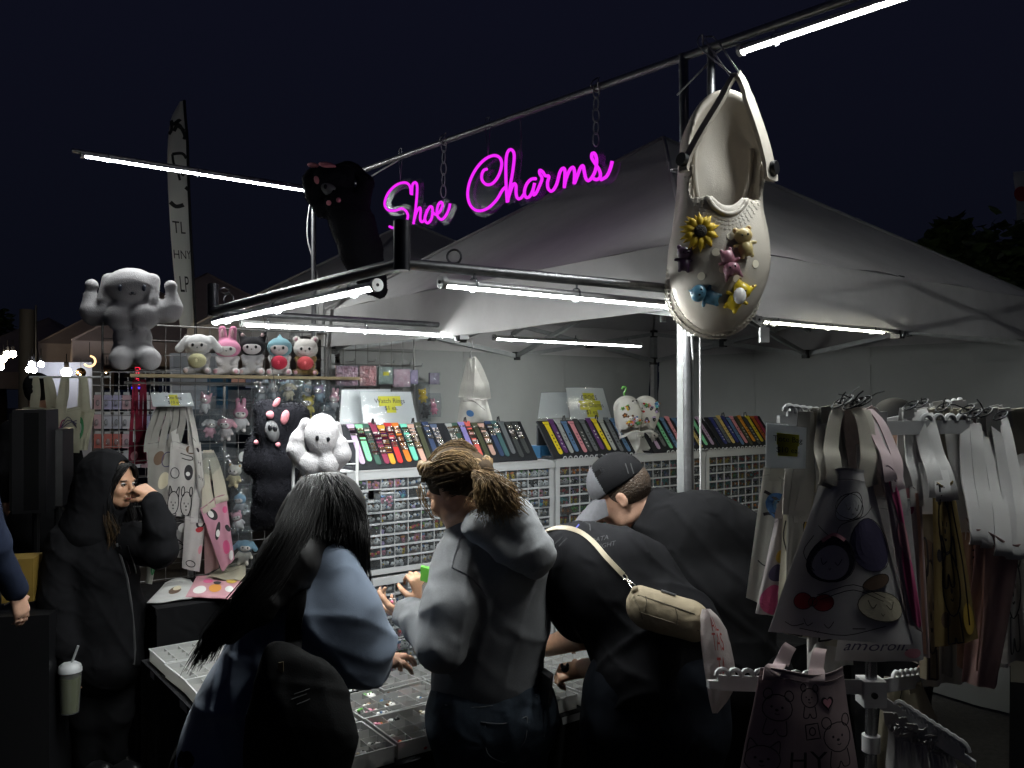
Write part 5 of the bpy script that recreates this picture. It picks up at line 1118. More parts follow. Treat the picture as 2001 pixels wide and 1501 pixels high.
def gfig(px, py): 
    """frame on the giant clog's front at a picture column and row"""
    inv = Mg.inverted(); o = inv@V((0, 0, EYE)); d = (inv@P(px, py, 2))-o; d.normalize(); h = gtr.ray_cast(o, d)
    p = h[0] if h[0] else V((0, -.15, .3)); return p
def fig_on_clog(px, py, size, roll, label, cols, **k):
    p = gfig(px, py); M = Mg@Matrix.Translation(p+V((0, -.012, 0)))@Matrix.Rotation(math.radians(roll), 4, 'Y')@Matrix.Translation((0, 0, -.5*size))@Matrix.Scale(size, 4)
    critter('toy_figure', label, 'toy figure', M, size, cols, pose='stand', glossy=True, res=30, group='toy figures stuck on the giant clog', **k)
fig_on_clog(1453, 476, .094, -14, 'beige toy figure at the upper right of the giant clog', ((.50, .40, .18), (.50, .38, .17), (.3, .15, .05)), ears='round')
fig_on_clog(1336, 508, .082, 0, 'dark purple toy bear below the sunflower on the giant clog', ((.05, .025, .055), (.07, .035, .07), (.12, .06, .12)), ears='round')
fig_on_clog(1424, 516, .088, 160, 'mauve pink toy animal in the middle of the giant clog', ((.32, .14, .18), (.28, .12, .16), (.2, .08, .1)), ears='point')
fig_on_clog(1376, 579, .094, -75, 'blue toy animal lying across the toe of the giant clog', ((.06, .16, .24), (.07, .19, .28), (.1, .25, .33)), ears='fin')
fig_on_clog(1440, 581, .100, 28, 'bright yellow toy animal with a white belly on the giant clog', ((.62, .45, .02), (.62, .45, .02), (.2, .1, .02)), ears='point')
p = gfig(1440, 583); W2 = lambda x, y: Mg@(p+V((x, -.040, y)))
tag(MB().ball(W2(.0, .0), (.020, .010, .026), 10, 0, Mg.to_3x3().normalized()).build('belly_patch', mat('rubber_white', (.7, .7, .7)), [o for o in bpy.data.objects if o.get('label', '').startswith('bright yellow toy')][0], 'all'))
# sunflower
p = gfig(1366, 456); sf = thing('fabric_sunflower', 'yellow fabric sunflower with a dark centre pinned on the giant clog', 'artificial flower', Mg@p); pm = mat('sunflower_petal', (.66, .44, .015), .6, var=.35, vs=40)
for k in range(20):
    a = k*math.pi/10+(.1 if k % 2 else 0); m = MB(); L_ = .062 if k % 2 else .055; y0 = -.020-(.006 if k % 2 else 0); d = V((math.cos(a), 0, math.sin(a))); q = V((-math.sin(a), 0, math.cos(a)))
    m.grid(lambda u, v: Mg@(p+V((0, y0, 0))+d*(.014+L_*.83*u)+q*(v-.5)*.021*math.sin(math.pi*min(1, .18+u*.86))+V((0, .012*u*u-.010*math.sin(math.pi*u)+.004*abs(v-.5)*4, 0))), 5, 2); m.build('petal', pm, sf, 'all')
m = MB().ball(Mg@(p+V((0, -.028, 0))), (.020, .012, .020), 12, 0, Mg.to_3x3().normalized()); m.build('seed_centre', mat('seed_dark', (.02, .016, .012), .9, bump=1, bs=300), sf, 'all')
# the pair of small clogs on the cabinet, toes up
for i, (px, rl) in enumerate(((1216, -6), (1258, 6))):
    s = Sx(px-2, .08); Mc = Matrix.Translation(B(s, .045, zc+.285))@Matrix.Rotation(math.atan2(UU.y, UU.x)-.5, 4, 'Z')@Matrix.Rotation(math.radians(rl), 4, 'Y')@Matrix.Rotation(math.radians(8), 4, 'X')@Matrix.Rotation(math.pi, 4, 'Y')@Matrix.Diagonal((.42, .36, .37, 1))
    cl, tr_, W_ = clog('white_clog', ['left clog of the white pair propped toes up on the cabinet', 'right clog of the white pair propped toes up on the cabinet'][i], Mc, .345, 'pair of white clogs on the cabinet', giant=False)
    rg = random.Random(40+i)
    for k in range(15):
        x, z = rg.uniform(-.11, .11), rg.uniform(.07, .36); h = tr_.ray_cast(V((x, -1, z)), V((0, 1, 0)))
        if not h[0]: continue
        ci = rg.randrange(len(CH)); o = bpy.data.objects.new('shoe_charm', CH[ci][2]); COL.objects.link(o)
        o.matrix_world = Mc@Matrix.Translation(h[0]+V((0, -.012, 0)))@Matrix.Rotation(math.pi+rg.uniform(-.5, .5), 4, 'Y')@Matrix.Scale(rg.uniform(2.6, 3.6), 4)
        tag(o, '%s %s charm %s on the %s white clog of the pair' % (CH[ci][3], CH[ci][4], ('high' if z < .16 else 'midway' if z < .27 else 'low')+(' at the left' if x > .03 else ' at the right' if x < -.03 else ' in the middle'), ['left', 'right'][i]), 'shoe charm', '%s %s charms on the %s small clog' % (CH[ci][3], CH[ci][4], ['left', 'right'][i]))
q = Pt(1220, 762, .12); m = MB().tube(smooth_path([q+V((-.012, 0, .004)), q+V((-.006, 0, .016)), q+V((.008, 0, .013)), q+V((.006, 0, -.004)), q+V((-.002, 0, -.018)), q+V((.004, 0, -.03))], 4), .005, 7); tag(m.build('shoe_charm', MATS['rubber_green'], org=q, smooth='all'), 'curly green shoe charm sticking up between the toes of the white clogs', 'shoe charm')

# ------------------------------------------------------------------ clear trays of charms on the tables
M_TRAY = clear_mat('frosted_tray', op=.62, rough=.3, tint=(.96, .95, .90), gl=.2, dif=.85, glow=.5); TL_, TW_, TH_ = .35, .235, .050
def tray_proto():
    m = MB(); a, b, h, w = TL_/2, TW_/2, TH_, .0016
    m.abox((-a, -b, 0), (a, b, w), 1); m.abox((-a, -b, w), (-a+w, b, h)); m.abox((a-w, -b, w), (a, b, h)); m.abox((-a+w, -b, w), (a-w, -b+w, h)); m.abox((-a+w, b-w, w), (a-w, b, h)); 
    m.abox((-a-.004, -b-.004, h), (a+.004, -b+.002, h+.0025)); m.abox((-a-.004, b-.002, h), (a+.004, b+.004, h+.0025)); m.abox((-a-.004, -b+.0021, h), (-a+.002, b-.0021, h+.0025)); m.abox((a-.002, -b+.0021, h), (a+.004, b-.0021, h+.0025))
    return m.mesh('tray_body', [M_TRAY, mat('pale_tray_floor', (.74, .72, .62), .5, var=.12, vs=10)]), MB().abox((-a+.002, -.0007, .002), (a-.002, .0007, TH_*.92)).mesh('divider', M_TRAY), MB().abox((-.0007, -b+.002, .0022), (.0007, b-.002, TH_*.90)).mesh('divider', M_TRAY)
TB, TD1, TD2 = tray_proto()
rt = random.Random(21); tn = 0
spots = [(-.34, -.555, 4), (.03, -.555, 7), (.40, -.555, 3), (.77, -.555, 3), (-.34, -.30, 2), (.03, -.305, 8), (.40, -.30, 3), (.77, -.30, 4), (-.34, -.05, 2), (.21, -.10, 4), (.62, -.10, 3), (-.335, .20, 2), (-.335, .45, 1), (-.335, .70, 0)]
where = ['behind the blue sweater, front row', 'beside the grey person\'s jeans, nearest full of black charms', 'under the bending person\'s hands', 'below the bending person, right front', 'behind the blue sweater, second row', 'with pink and black charms below the drawers', 'under the grey sweatshirt hem', 'behind the bending person\'s wrist', 'left table, third row', 'touching the lowest drawers', 'with pale charms by the bare forearm', 'left table, fourth row', 'left table, fifth row', 'at the far left table corner']
for (s, t_, n), wh in zip(spots, where):
    a = rt.uniform(-.05, .05); M = Matrix.Translation(B(s, t_, .7515))@Matrix.Rotation(math.atan2(UU.y, UU.x)+a, 4, 'Z')
    t = bpy.data.objects.new('charm_tray', None); COL.objects.link(t); t.matrix_world = M; tag(t, 'frosted clear compartment tray '+wh, 'tray', 'clear trays on the tables'); ORG[t.name] = M.translation
    o = link('tray_body', TB, t)
    for k in range(3): o = link('divider', TD1, t, (0, -TW_/2+TW_*(k+1)/4, 0))
    for k in range(5): o = link('divider', TD2, t, (-TL_/2+TL_*(k+1)/6, 0, 0))
    pal = ('pink', 'black', 'white', 'red') if s > -.2 and s < .3 else ('white', 'cream', 'black')
    op = [i for i in range(len(CH)) if CH[i][3] in pal]
    for k in range(n*3 if n < 7 else n*5):
        i, j = rt.randrange(6), rt.randrange(4); ci = rt.choice(op)
        q = M@Matrix.Translation((-TL_/2+TL_*(i+.5)/6+rt.uniform(-.011, .011), -TW_/2+TW_*(j+.5)/4+rt.uniform(-.011, .011), .009+rt.uniform(0, .03)))@Matrix.Rotation(rt.uniform(0, 6.28), 4, 'Z')@Matrix.Rotation(-math.pi/2+rt.uniform(-.5, .5), 4, 'X')@Matrix.Scale(rt.uniform(1.3, 1.9), 4)
        o = bpy.data.objects.new('shoe_charm', CH[ci][2]); COL.objects.link(o); o.matrix_world = q; tag(o, '%s %s charm loose in %s cell, %s row, tray %s' % (CH[ci][3], CH[ci][4], NTH[i], NTH[j], wh.split(',')[0].replace(' full of black charms', '').replace('beside the grey person\'s jeans', 'beside grey jeans').replace('with pink and black charms below the drawers', 'below the drawers').replace('with pale charms by the bare forearm', 'by the forearm').replace('the ', '')), 'shoe charm', 'loose charms in the frosted trays')
c = Pz(690, 1350, .80); m = MB().tube([c, c+UP*.05, c+UP*.05+UU*-.05], .004, 6); tag(m.build('wire_stand', M_WIRE, org=c, smooth=True), 'small bent wire stand on the trays beside the blue sleeve', 'wire stand')
# ------------------------------------------------------------------ wire grids
def wire_grid(name, label, s0, s1, t, z0, z1, pitch, post=True, m=None, along=True, r=.0024, bar_r=.006):
    m = m or M_WIRE; F_ = (lambda a, z: B(a, t, z)) if along else (lambda a, z: B(t, a, z)); c = F_((s0+s1)/2, z0); g = thing(name, label, 'wire grid', c)
    n = round((s1-s0)/pitch)
    for k in range(n+1):
        a = s0+(s1-s0)*k/n; edge = k in (0, n); MB().tube([F_(a, z0), F_(a, z1)], bar_r if edge else r, 6, cap=False).build('upright_wire' if not edge else 'side_bar', m, g, True)
    q = round((z1-z0)/pitch)
    for k in range(q+1):
        z = z0+(z1-z0)*k/q; MB().tube([F_(s0, z)+VV*.004, F_(s1, z)+VV*.004], bar_r*.8 if k in (0, q) else r, 6, cap=False).build('cross_wire', m, g, True)
    return g
GT = 2.03
M_GRID = mat('worn_grid_wire', (.16, .155, .15), .45, metal=.5)
wire_grid('wire_grid', 'dark wire grid panel behind the hooded person, under the muscular white plush', -.455, .20, GT, .25, 2.27, .084, m=M_GRID)
wire_grid('wire_grid', 'dark wire grid panel behind the five small plush toys', .205, .845, GT, .25, 2.27, .084, m=M_GRID)
wire_grid('wire_grid', 'wire grid with gift packages against the white sidewall', Sx(646, 2.0), Sx(809, 2.0), 2.0, 1.62, 2.26, .0855, m=M_GRID)
wire_grid('wire_grid', 'white wire panel behind the flexing white plush toy at the cabinet end', -.225, .03, -.03, .752, 1.70, .085, m=M_WWIRE, r=.0028)
SZ = 1.992
sb = MB().bbox_(-.36, .98, GT-.20, GT-.035, SZ-.018, SZ); tag(sb.build('wooden_shelf', mat('raw_pine', (.30, .235, .13), .7, var=.3, vs=8, aniso=(1, 1, 14)), org=B(.3, GT-.1, SZ)), 'pale wooden shelf board carrying the plush toys', 'shelf')
rl = MB().tube([B(-.36, GT-.06, 1.945), B(.52, GT-.06, 1.945)], .008, 8); tag(rl.build('hanging_rail', M_GRID, org=B(0, GT-.06, 1.945), smooth=True), 'metal rail below the wooden plush shelf', 'rail')
for k in range(9):
    s = .25+k*.075; z = 1.84-.012*(k % 2); p = B(s, GT-.006, z); tag(MB().tube([p, p-VV*.13+UP*.004, p-VV*.15+UP*.03], .003, 5).build('display_hook', M_WIRE, org=p, smooth=True), 'wire display hook below the plush shelf, %s from the left' % ['first', 'second', 'third', 'fourth', 'fifth', 'sixth', 'seventh', 'eighth', 'last'][k], 'hook', 'display hooks on the dark grid')

# ------------------------------------------------------------------ plush toys
def pile(vf, mt, t, n=9000, ln=.0065, seed=3):
    """short plush pile: tiny tufts standing on the surface"""
    v, f = vf; rg = np.random.RandomState(seed); k = rg.randint(0, len(f), n); a, b, c = v[f[k, 0]], v[f[k, 1]], v[f[k, 2]]; nn = np.cross(b-a, c-a); nn /= np.linalg.norm(nn, axis=1)[:, None]+1e-9
    p = a+(b-a)*rg.rand(n, 1)+(c-a)*rg.rand(n, 1)*.7; d = nn+rg.normal(0, .45, (n, 3)); d /= np.linalg.norm(d, axis=1)[:, None]; q = np.cross(d, rg.normal(0, 1, (n, 3))); q /= np.linalg.norm(q, axis=1)[:, None]+1e-9
    V_ = np.stack([p-q*.0016, p+q*.0016, p+d*ln*rg.uniform(.5, 1.2, (n, 1))], 1).reshape(-1, 3); F_ = np.arange(3*n).reshape(-1, 3)
    o = solid('plush_pile', (V_, F_), mt, t); o['kind'] = 'stuff'
def muscle(name, label, parts, mt, faces, org, h=.008, k=.025, group=None):
    t = thing(name, label, 'plush toy', org, group); vf = blend(parts, h, k, folds(.0012, 60)); b = solid('body', vf, mt, t); (pile(vf, mt, t) if mt is M_BPL else None); return t, bvh(vf)
M_WPL = mat('white_plush', (.37, .357, .37), .95, bump=.45, bs=210, sheen=.2, spec=.1, var=.05, vs=20); M_BPL = mat('black_plush', (.011, .011, .014), .95, bump=.3, bs=330, spec=.06); M_GPL = mat('grey_plush', (.12, .12, .125), .95, bump=.25, bs=330, spec=.1); M_PPL = mat('pink_plush', (.55, .21, .24), .9, bump=.2, bs=330, spec=.1)
d = 4.62
def pk(x, y, r, dd=0): return P(x, y, d+dd), r*d/FOC
def pell(x, y, rx, ry, dd=0, dz=1.0): return ell(P(x, y, d+dd), (rx*d/FOC, min(rx, ry)*d/FOC*dz, ry*d/FOC))
mp = [pell(257, 562, 50, 38), pell(256, 612, 48, 30), pell(236, 620, 29, 27, -.055, .8), pell(281, 618, 29, 27, -.055, .8), pell(259, 660, 36, 34), pell(245, 655, 16, 14, -.075, .7), pell(274, 653, 16, 14, -.075, .7), pell(246, 675, 15, 12, -.07, .7), pell(273, 674, 15, 12, -.07, .7), pell(260, 692, 42, 26)]
mp += [cap(*[pk(218, 612, 24)[0], pk(184, 614, 26)[0]], 24*d/FOC, 23*d/FOC), cap(pk(178, 605, 20)[0], pk(177, 578, 15)[0], 20*d/FOC, 13*d/FOC), ell(pk(179, 558, 12)[0], 12.5*d/FOC)]
mp += [cap(*[pk(298, 608, 24)[0], pk(330, 610, 26)[0]], 24*d/FOC, 22*d/FOC), cap(pk(338, 600, 20)[0], pk(336, 578, 15)[0], 19*d/FOC, 12*d/FOC), ell(pk(334, 560, 12)[0], 12*d/FOC)]
mp += [cap(P(246, 690, d), P(236, 702, d-.16), 24*d/FOC, 21*d/FOC), cap(P(276, 690, d), P(292, 702, d-.16), 24*d/FOC, 21*d/FOC)]
mp += [cap(P(214, 548, d), P(205, 588, d-.02), 14*d/FOC, 15*d/FOC), cap(P(299, 548, d), P(297, 588, d-.04), 13*d/FOC, 12*d/FOC)]
mz, mt_ = muscle('plush_toy', 'big white floppy eared plush toy with muscles flexing on the wooden shelf', mp, M_WPL, None, P(258, 722, d), .0085, .020)
m = MB(); Rf = None
for x in (235, 281): MB().ball(surf(mt_, x, 563, .002, d), (.012, .006, .018), 8).build('bead_eye', mat('bead_grey', (.05, .055, .08), .3), mz, 'all')
MB().ball(surf(mt_, 259, 572, .003, d), (.010, .008, .007), 8).build('nose', MATS['bead_grey'], mz, 'all')
MB().tube([surf(mt_, x, 574+y, .001, d) for x, y in ((252, 0), (256, 2), (259, 0), (262, 2), (266, 0))], .0028, 5).build('stitched_mouth', mat('grey_thread', (.12, .11, .12), .8), mz, True)
s_ = MB()
for ln in (((259, 600), (260, 630), (260, 645)), ((209, 628), (215, 640), (232, 648), (258, 645)), ((260, 645), (285, 647), (305, 636), (312, 622))): s_.tube([surf(mt_, x, y, -.001, d) for x, y in ln], .0025, 5)
s_.build('seam', M_GPL, mz, True)
cols = [
 ('grey and white floppy eared plush toy holding a cream cushion on the shelf', 391, ((.30, .29, .29), (.58, .57, .57), (.5, .4, .4)), dict(ears='floppy', face=(.6, .57, .56), prop=(.45, .42, .25))),
 ('pink long eared rabbit plush toy second on the shelf', 447, ((.58, .55, .55), (.62, .24, .37), (.55, .32, .36)), dict(ears='long', face=(.62, .58, .57))),
 ('black pointed eared plush toy with a pale face on the shelf', 496, ((.42, .41, .42), (.014, .013, .016), (.5, .36, .36)), dict(ears='point', face=(.6, .56, .57))),
 ('light blue hooded plush toy holding a red cushion on the shelf', 549, ((.56, .52, .52), (.20, .36, .42), (.55, .32, .36)), dict(ears='fin', face=(.6, .54, .54), prop=(.45, .03, .06))),
 ('white and brown round eared plush toy with a coral red cushion, last on the shelf', 600, ((.20, .13, .05), (.62, .58, .55), (.55, .32, .36)), dict(ears='round', face=(.6, .55, .53), prop=(.55, .08, .09)))]
for lab, px, cl, kw in cols:
    s = Sx(px, GT-.12); M = Matrix.Translation(B(s, GT-.10, SZ+.002))@Matrix.Rotation(math.atan2(UU.y, UU.x)-.45, 4, 'Z')@Matrix.Diagonal((.25, .22, .212 if kw['ears'] in ('long',) else .235, 1))
    critter('plush_toy', lab, 'plush toy', M, .2, cl, group='row of small plush toys on the wooden shelf', **kw)
# dark plush toys
def kdark(name, label, dd, pts, face, pink, eyes_, seed, grp='big black plush toys'):
    pr = []
    for q in pts:
        if len(q) == 4: x, y, rx, ry = q; pr.append(ell(P(x, y, dd), (rx*dd/FOC, min(rx, ry)*dd/FOC*.85, ry*dd/FOC)))
        else: x, y, r, x2, y2, r2 = q; pr.append(cap(P(x, y, dd), P(x2, y2, dd), r*dd/FOC, r2*dd/FOC))
    t, tr = muscle(name, label, pr, M_BPL, None, P(pts[0][0], pts[0][1], dd), .009, .025, grp)
    x, y, rx, ry, a = face; c = surf(tr, x, y, -.01, dd); R = Matrix.Rotation(math.radians(a), 3, 'Y')
    v = blend([ell(c, (rx*dd/FOC, .028, ry*dd/FOC), R)], .006, .01); solid('face_patch', v, M_GPL, t); ft = bvh(v)
    for (x, y) in eyes_: MB().ball(surf(ft, x, y, .001, dd), (.010, .006, .013), 8).build('bead_eye', mat('bead_black', (.01, .01, .012), .15), t, 'all')
    m = MB()
    for q in pink:
        x, y, rx, ry, a = q; m.ball(surf(tr, x, y, .006, dd), (rx*dd/FOC, .016, ry*dd/FOC), 10, 0, Matrix.Rotation(math.radians(a), 3, 'Y'))
    m.build('pink_bow', M_PPL, t, 'all'); return t
kdark('plush_toy', 'black plush toy with a pink bow clinging under the top bar beside the neon sign', 4.45,
      [(650, 354, 42, 31), (668, 402, 36, 690, 440, 42), (690, 440, 42, 706, 490, 41), (706, 490, 40, 716, 528, 30), (672, 420, 24, 24), (630, 408, 18, 612, 382, 14), (612, 382, 14, 601, 352, 11), (704, 392, 20, 716, 358, 14), (716, 358, 13, 700, 336, 10), (704, 525, 24, 722, 556, 19), (728, 520, 22, 738, 548, 18), (728, 556, 18, 742, 568, 15), (612, 338, 14, 10), (680, 330, 22, 15)],
      (643, 371, 20, 13, 35), [(612, 323, 12, 5, 8), (640, 325, 18, 6, 10), (644, 397, 5, 5, 0), (662, 392, 5, 5, 0), (620, 352, 5, 8, -15)], [(636, 365), (652, 376)], 1)
kd2 = kdark('plush_toy', 'black plush toy with grey face and pink bow above the blue sweater', 3.40,
      [(538, 838, 40, 50), (572, 812, 34, 26), (520, 800, 26, 20), (540, 905, 46, 48), (538, 960, 44, 46), (530, 1000, 36, 34), (500, 905, 26, 498, 870, 18), (580, 880, 26, 592, 840, 18), (515, 1000, 22, 505, 1022, 16)],
      (531, 843, 14, 22, -10), [(529, 812, 8, 8, 0), (557, 816, 8, 15, 15), (540, 790, 6, 12, 30), (503, 864, 5, 5, 0), (543, 869, 5, 5, 0)], [(528, 836), (537, 838)], 2)
hp_ = P(545, 800, 3.42); MB().tube([hp_, LL+UU*.22+UP*ZF], .0011, 4).build('hanging_thread', M_DCLOTH, kd2, True)
hp2 = P(628, 822, 3.09)
dd = 3.08
wp = []
for q in [(629, 850, 33, 41, -.035), (625, 915, 40, 30), (606, 906, 21, 22, -.04), (641, 906, 21, 22, -.04), (625, 955, 34, 36)]: x, y, rx, ry = q[:4]; wp.append(ell(P(x, y, dd+(q[4] if len(q) > 4 else 0)), (rx*dd/FOC, min(rx, ry)*dd/FOC*.8, ry*dd/FOC)))
wt, wtr = muscle('plush_toy', 'white flexing plush toy in front of the white wire panel', wp, M_WPL, None, P(625, 990, dd), .006, .012)
for arm_ in ([(596, 902, 20, 580, 880, 19), (580, 880, 19, 583, 858, 16), (583, 858, 15, 596, 832, 10), (596, 832, 10, 598, 826, 10)], [(656, 900, 20, 668, 888, 18), (668, 888, 18, 664, 868, 15), (664, 868, 14, 652, 848, 10), (652, 848, 10, 650, 842, 9)]):
    solid('arm', blend([cap(P(x, y, dd-.01), P(x2, y2, dd-.025), r*dd/FOC, r2*dd/FOC) for x, y, r, x2, y2, r2 in arm_], .006, .012), M_WPL, wt)
for ear_ in ((600, 836, 606, 876), (658, 832, 662, 860)): solid('ear', blend([cap(P(ear_[0], ear_[1], dd), P(ear_[2], ear_[3], dd+.01), .016, .018)], .006), M_WPL, wt)
m = MB()
for x, y in ((620, 856), (641, 858)): MB().ball(surf(wtr, x, y, .001, dd), (.007, .004, .010), 8).build('bead_eye', mat('bead_black', (.01, .01, .012), .15), wt, 'all')

# ------------------------------------------------------------------ tote bags
def E(cx, cy, rx, ry, c, a=0, n=20): 
    ca, sa = math.cos(a), math.sin(a); return ('f', [(cx+rx*math.cos(k*2*math.pi/n)*ca-ry*math.sin(k*2*math.pi/n)*sa, cy+rx*math.cos(k*2*math.pi/n)*sa+ry*math.sin(k*2*math.pi/n)*ca) for k in range(n)], c)
def O_(cx, cy, rx, ry, w, c='ink'): return ('l', [(cx+rx*math.cos(k*math.pi/8), cy+ry*math.sin(k*math.pi/8)) for k in range(17)], w, c)
def L_(pts, w=.012, c='ink'): return ('l', [(p.x, p.y) for p in smooth_path([V((x, y, 0)) for x, y in pts], 4)], w, c)
def heart(cx, cy, s, c): return ('f', [(cx+s*.062*16*math.sin(t)**3, cy-s*.062*(13*math.cos(t)-5*math.cos(2*t)-2*math.cos(3*t)-math.cos(4*t))) for t in [k*2*math.pi/24 for k in range(24)]], c)
def bow(cx, cy, s, c): return [E(cx-s*.55, cy, s*.55, s*.4, c, .2), E(cx+s*.55, cy, s*.55, s*.4, c, -.2), E(cx, cy, s*.22, s*.22, c)]
def bear(cx, cy, s, w=.012, ear='round', c='ink'):
    o = [O_(cx, cy, s, s*.85, w, c)]
    for g in (-1, 1):
        o.append(O_(cx+g*s*.75, cy-s*.85, s*.32, s*.34, w, c) if ear == 'round' else L_([(cx+g*s*.9, cy-s*.45), (cx+g*s*.85, cy-s*1.25), (cx+g*s*.35, cy-s*.8)], w, c)); o.append(E(cx+g*s*.35, cy-s*.02, s*.08, s*.08, c))
    return o+[E(cx, cy+s*.18, s*.12, s*.08, c), L_([(cx-s*.15, cy+s*.38), (cx, cy+s*.45), (cx+s*.15, cy+s*.38)], w*.8, c), L_([(cx-s*.6, cy+s*.75), (cx-s*.7, cy+s*1.7), (cx-s*.2, cy+s*1.75), (cx, cy+s*1.4), (cx+s*.25, cy+s*1.75), (cx+s*.7, cy+s*1.65), (cx+s*.6, cy+s*.75)], w, c)]
def sleepy(cx, cy, s, w=.010, c='ink'): return [L_([(cx-s*.55, cy-.02), (cx-s*.38, cy+s*.12), (cx-s*.2, cy)], w, c), L_([(cx+s*.2, cy), (cx+s*.38, cy+s*.12), (cx+s*.55, cy-.02)], w, c), L_([(cx-s*.06, cy+s*.25), (cx, cy+s*.32), (cx+s*.06, cy+s*.25)], w*.8, c)]
PRC = dict(ink=(.025, .022, .025), purple=(.055, .045, .10), red=(.42, .03, .04), rose=(.62, .10, .24), pink=(.60, .26, .30), blue=(.05, .14, .32), sky=(.16, .33, .50), yellow=(.55, .36, .06), orange=(.60, .25, .04), cream=(.56, .50, .36), brown=(.13, .08, .05), white=(.70, .69, .67), green=(.05, .22, .09), wine=(.24, .03, .10), peach=(.60, .34, .26), dark=(.05, .045, .06), pale=(.58, .56, .55))
rtote = random.Random(77)
def tote(label, quad, col, prints=(), handles=None, th=.018, texts=(), fold=.010, name='tote_bag', group=None, curl=0, hw=.026, top_open=True, seed=0, hcol=None, outline=False):
    tl, tr, br, bl = [V(p) for p in quad]; t = thing(name, label, 'tote bag', (tl+tr)/2, group)
    n = (tr-tl).cross(bl-tl).normalized(); n = n if (n.y < 0 or abs(n.y) < .2 and n.z > 0) else -n; sd = seed or rtote.random()*20
    def S(a, b, z=0):
        p = tl.lerp(tr, a).lerp(bl.lerp(br, a), b); w = math.sin(a*7+sd)*.6+math.sin(a*13+b*2.5+sd*2)*.5+.7*noise.noise(V((a*2.5, b*2.2, sd)))
        return p+n*(z+fold*w*(.45+.55*b)+curl*(a-.5)**2)-UP*(.010*math.sin(a*5+sd)*(1-b) if top_open else 0)
    cm = mat('canvas_%02d%02d%02d' % tuple(int(99*c) for c in col), col, .9, bump=.08, bs=500, var=.08, vs=10, trans=.12, spec=.15, wr=.35, ws=8)
    Z = lambda a, b: th*.5*(min(1, 5*a*(1-a)))**.6*(.35+.65*min(1, 4*b*(1.06-b)))
    m = MB(); m.grid(lambda a, b: S(a, b, Z(a, b)), 18, 22); m.grid(lambda a, b: S(a, b, -Z(a, b)-.001), 18, 22)
    m.build('bag_body', cm, t, 'all')
    he = MB().ribbon([S(k/16, .0+.07, Z(k/16, .07)+.0012) for k in range(17)], .0022, UP, .0005); he.ribbon([S(k/16, .008, Z(k/16, .008)+.0006) for k in range(17)], .006, UP, .001); he.build('hem', mat('hem_'+cm.name, tuple(c*.72 for c in col), .9), t)
    by = {}
    if outline: prints = [s for p in prints for s in ((p, ('l', p[1]+[p[1][0]], .010, 'ink')) if p[0] == 'f' else (p,))]
    for sh in prints:
        if sh[0] == 'f':
            pts = sh[1]; c = sh[2]; mb, z = by.setdefault(c, [MB(), .0015+.0004*len(by)]); cx, cy_ = sum(p[0] for p in pts)/len(pts), sum(p[1] for p in pts)/len(pts); N_ = len(pts); R_ = 4
            vs = [S(cx, cy_, Z(cx, cy_)+z)]
            for r in range(1, R_+1):
                for x, y in pts: x, y = min(.99, max(.01, cx+(x-cx)*r/R_)), min(.99, max(.01, cy_+(y-cy_)*r/R_)); vs.append(S(x, y, Z(x, y)+z))
            fs = [(0, 1+k, 1+(k+1) % N_) for k in range(N_)]
            for r in range(R_-1): fs += [(1+r*N_+k, 1+(r+1)*N_+k, 1+(r+1)*N_+(k+1) % N_, 1+r*N_+(k+1) % N_) for k in range(N_)]
            mb.add(vs, fs)
        else:
            _, pts, w, c = sh; mb, z = by.setdefault(c+'_line', [MB(), .0050+.0002*len(by)]); q = [(min(.99, max(.01, x)), min(.99, max(.01, y))) for x, y in pts]; wid = (tr-tl).length
            q2 = []
            for i in range(len(q)-1):
                for k in range(3): q2.append((q[i][0]+(q[i+1][0]-q[i][0])*k/3, q[i][1]+(q[i+1][1]-q[i][1])*k/3))
            q2.append(q[-1]); P_ = [S(x, y, Z(x, y)+z) for x, y in q2]; vs = []
            for i, p in enumerate(P_):
                tg = P_[min(i+1, len(P_)-1)]-P_[max(i-1, 0)]; s_ = tg.cross(n); s_ = s_.normalized()*w*max(.16, wid)*.5 if s_.length > 1e-9 else V((0, 0, 0)); vs += [p-s_, p+s_]
            mb.add(vs, [(2*i, 2*i+1, 2*i+3, 2*i+2) for i in range(len(P_)-1)])
    asp = (bl-tl).length/max(.01, (tr-tl).length)
    for txt, x0, y0, sz, c, shr in texts:
        mb, z = by.setdefault(c, [MB(), .0022]); put_text(mb, txt, lambda x, y: S(min(.99, max(.01, x0+x)), min(.99, max(.01, y0-y/asp)), Z(x0, y0)+.0035), sz, shear=shr)
    for c, (mb, z) in by.items(): mb.build('print', mat('print_'+c.split('_')[0], PRC[c.split('_')[0]], .8), t)
    for a0, hook_, off in (handles or ()):
        p0 = S(a0, .03, Z(a0, .03)+.003); p0b = S(a0, .10, Z(a0, .1)+.003); h = V(hook_); mid = p0.lerp(h, .5)+V((off*.45, 0, -.01)); W_ = (tr-tl).normalized()
        path = smooth_path([p0b, p0, p0.lerp(h, .25)+V((off*.3, -.004, 0)), mid, p0.lerp(h, .8)+V((off*.3, 0, 0)), h], 4); N_ = len(path)
        rot = rtote.uniform(-.45, .45); sdv = [(W_*math.cos(rot*i/N_)+n*math.sin(rot*i/N_)) for i in range(N_)]
        if hcol is None and 'salmon' in label or 'olive' in label or 'striped' in label or 'peach tote' in label or 'dim grey' in label: hcol = mat('strap_white', WHT, .9, bump=.08, bs=500, trans=.1)
        MB().ribbon(path, [hw*1.4*(1-.30*(i/N_)) for i in range(N_)], sdv, .0013).build('handle', hcol or cm, t, True)
    return t
def q4(d, *pts): return [P(x, y, (d[i] if hasattr(d, '__len__') else d)) for i, (x, y) in enumerate(pts)]
